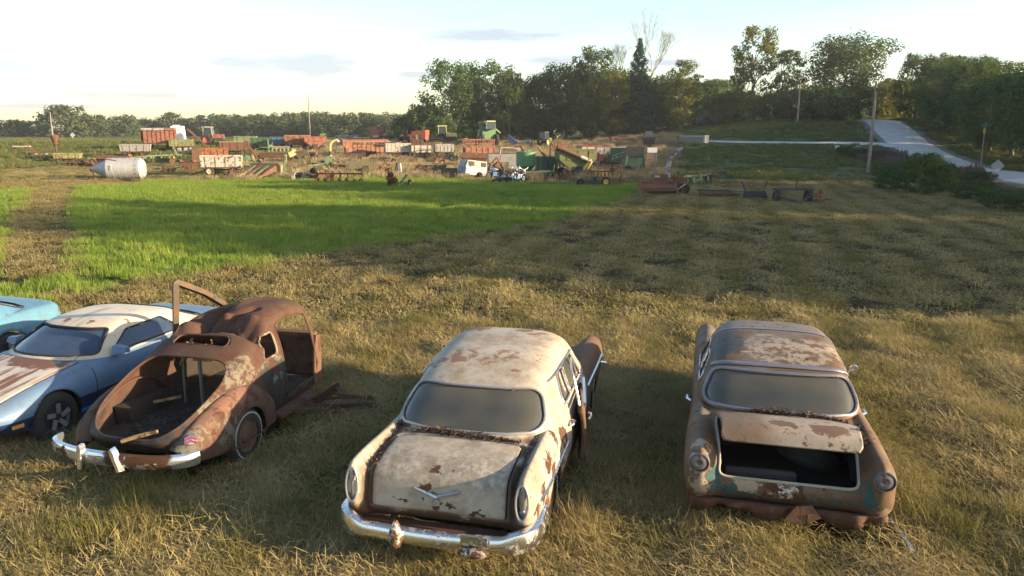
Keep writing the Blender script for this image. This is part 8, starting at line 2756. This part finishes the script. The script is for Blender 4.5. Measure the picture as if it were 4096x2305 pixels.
# parked pickup among the trees and a rod on the near grass
x, y, z = ray_at(2815, 486, 150)
p = thing('parked_pickup', 'dark blue pickup parked between the slope trees', 'pickup', (x, y, float(gz(x, y))), R(25))
part(MB().prism([(-2.4, .45), (2.3, .45), (2.3, 1.0), (1.0, 1.05), (.3, 1.7), (-.8, 1.7), (-1.0, 1.05), (-2.4, 1.05)], -.9, .9, 1), 'body', K['blue'], p, smooth=30)
part(MB().prism([(-.75, 1.1), (.75, 1.1), (.25, 1.6), (-.7, 1.6)], -.92, .92, 1), 'window', K['glass'], p, smooth=0)
for sx in (-1.5, 1.5):
    for sy in (-.8, .8):
        wheel(p, sx, sy, .36, .22, 'rust')
xa, ya, za = gpix(3555, 2125)
xb, yb, zb_ = gpix(3645, 2265)
mb = MB().bar((xa, ya, za + .10), (xb, yb, zb_ + .10), .035, .02)
tag(mb.build('metal_strip', DULL, None), 'straight bare metal strip lying in the grass behind the brown sedan', 'strip')
xa, ya, za = gpix(2040, 2160)

# ---- smaller clutter filling the rows of machines: each piece is a thing of its own
def clutter_rake(lab, px, py, rz, m):
    bars('old_rake', lab, 'rake', px, py, rz, [((-1.3, 0, .5), (1.3, .1, .5), .09), ((-1.3, .5, .45), (1.3, .5, .45), .07), ((0, 0, .5), (-.2, -1.2, .3), .08), ((.6, 0, .5), (.7, .1, 1.1), .06)] + [((-1.1 + k * .44, 0, .5), (-1.0 + k * .44, -.15, .03), .035) for k in range(6)], m, wheels=[(-1.3, .2, .32, 'rust'), (1.3, .2, .32, 'rust')])


def clutter_disc(lab, px, py, rz, m):
    bars('disc_harrow', lab, 'harrow', px, py, rz, [((-1.2, -.3, .55), (1.2, -.3, .55), .10), ((-1.2, .4, .55), (1.2, .4, .55), .10), ((-.9, -.3, .55), (-.9, .4, .55), .09), ((.9, -.3, .55), (.9, .4, .55), .09), ((0, -.3, .6), (0, -1.3, .35), .09)], m,
         discs=[(-1.1 + k * .31, -.35, .28, .27, (1, .25, 0)) for k in range(8)], matb=K['rust'])


def clutter_plough(lab, px, py, rz, m):
    bars('bottom_plough', lab, 'plough', px, py, rz, [((-1.4, -.2, .6), (1.4, .4, .65), .13), ((1.4, .4, .65), (1.5, .5, 1.2), .08)] + [((-1.1 + k * .75, -.1 + .15 * k, .6), (-1.3 + k * .75, -.5 + .15 * k, .08), .14) for k in range(4)], m, wheels=[(1.2, .3, .34, 'rust'), (-1.2, .1, .26, 'rust')])


def clutter_scrap(lab, px, py, rz, m):
    bars('scrap_heap', lab, 'scrap', px, py, rz, [((-.9, 0, .1), (.7, .2, .5), .12), ((-.5, -.3, .1), (.4, .4, .8), .09), ((.2, -.3, .1), (1.0, .3, .3), .12), ((-1.0, .3, .3), (.2, .2, .25), .10)], m, boxes=[((-.3, .1, .3), (.7, .5, .45), (.2, .3, .4)), ((.5, 0, .25), (.5, .6, .3), (-.2, .1, .9))], tubes=[([(-.7, .3, .1), (-.2, .3, .9), (.4, .2, .7)], .06)], matb=K['rust'])


def clutter_cart(lab, px, py, rz, m):
    bars('wheeled_frame', lab, 'cart', px, py, rz, [((-1.2, -.5, .6), (1.2, -.5, .6), .10), ((-1.2, .5, .6), (1.2, .5, .6), .10), ((-1.0, -.5, .6), (-1.0, .5, .6), .10), ((1.0, -.5, .6), (1.0, .5, .6), .10), ((-1.2, 0, .6), (-2.2, 0, .3), .09), ((.3, .3, .6), (.5, .3, 1.4), .08)], m, wheels=[(.5, -.65, .38, 'tan'), (.5, .65, .38, 'tan')], boxes=[((.2, 0, .8), (.9, .7, .3), (0, 0, .1))])


NEAR = [(clutter_scrap, 'rusty scrap heap at the end of the hay rack', 365, 668, 'rust'), (clutter_disc, 'rusty disc harrow between the hay rack and the grey wagon', 415, 640, 'rust'), (clutter_plough, 'pale green plough in front of the forage box', 590, 648, 'lgreen'),
        (clutter_cart, 'brown wheeled frame behind the silver silo', 505, 650, 'brown'), (clutter_scrap, 'dark scrap heap below the lime wagon', 700, 655, 'dark'), (clutter_plough, 'rusty plough left of the white barge wagon', 790, 680, 'rust'),
        (clutter_disc, 'green disc harrow right of the white barge wagon', 985, 690, 'olive'), (clutter_scrap, 'rusty scrap heap beside the corn picker', 945, 712, 'rust'), (clutter_rake, 'rusty rake in the grass behind the grain drill', 1085, 632, 'rust'),
        (clutter_cart, 'brown cart below the red gravity box', 1250, 640, 'brown'), (clutter_scrap, 'rusty heap at the foot of the yellow spout chopper', 1345, 678, 'rust'), (clutter_plough, 'rusty plough before the livestock trailer', 1400, 648, 'rust'),
        (clutter_disc, 'dark disc harrow behind the pickup bed', 1520, 652, 'dark'), (clutter_rake, 'rusty rake in dry grass below the white board wagon', 1620, 655, 'rust'), (clutter_scrap, 'brown scrap heap below the grey slatted wagon', 1760, 655, 'brown'),
        (clutter_cart, 'dark green cart left of the cage wagon', 1800, 645, 'dgreen'), (clutter_scrap, 'dark scrap heap under the red angled frame', 1975, 700, 'rust'), (clutter_plough, 'green plough between the motorcycles and the grinder mixer', 2150, 718, 'dgreen'),
        (clutter_disc, 'rusty disc harrow right of the olive gravity wagon', 2400, 712, 'rust'), (clutter_scrap, 'dark scrap heap under the ladder wagon', 2470, 700, 'dark'), (clutter_rake, 'red rake near the old green tractor', 2250, 590, 'red'),
        (clutter_cart, 'blue wheeled frame right of the blue disc', 2105, 588, 'blue'), (clutter_plough, 'pale plough lying past the forage harvester', 2790, 738, 'lgreen'), (clutter_scrap, 'rusty heap between the pickup bed and the white appliance', 1545, 690, 'rust'),
        (clutter_disc, 'grey disc harrow behind the orange spreader', 905, 605, 'grey'), (clutter_cart, 'green cart behind the row planter', 1080, 606, 'green'), (clutter_scrap, 'brown heap right of the red cabover truck', 1555, 575, 'brown'),
        (clutter_rake, 'dark rake at the left edge of the bare ground', 150, 632, 'dark'), (clutter_scrap, 'rusty heap beside the yellow cultivator', 1300, 722, 'rust'), (clutter_plough, 'brown plough by the dark green panels', 1720, 690, 'brown')]
for i, (fn, lab, px, py, m) in enumerate(NEAR):
    fn(lab, px, py, R(-20 + (i * 37) % 55), K[m])

# ------------------------------------------------------------------ evening haze: one box of thin air round everything
hz = MB().box((0, 170, 12.5), (900, 720, 29))
hm = bpy.data.materials.new('haze')
hm.use_nodes = True
hn, hl_ = hm.node_tree.nodes, hm.node_tree.links
hn.clear()
ho, hv_ = hn.new('ShaderNodeOutputMaterial'), hn.new('ShaderNodeVolumePrincipled')
hv_.inputs['Color'].default_value = (.90, .93, 1, 1)
hv_.inputs['Density'].default_value = .00026
hv_.inputs['Anisotropy'].default_value = .2
hl_.new(hv_.outputs[0], ho.inputs['Volume'])
ho_ = hz.build('haze', hm, None, smooth=0)
tag(ho_, 'thin pale evening haze filling the air over the whole meadow', 'haze', kind='stuff')
scene.cycles.volume_bounces = 0
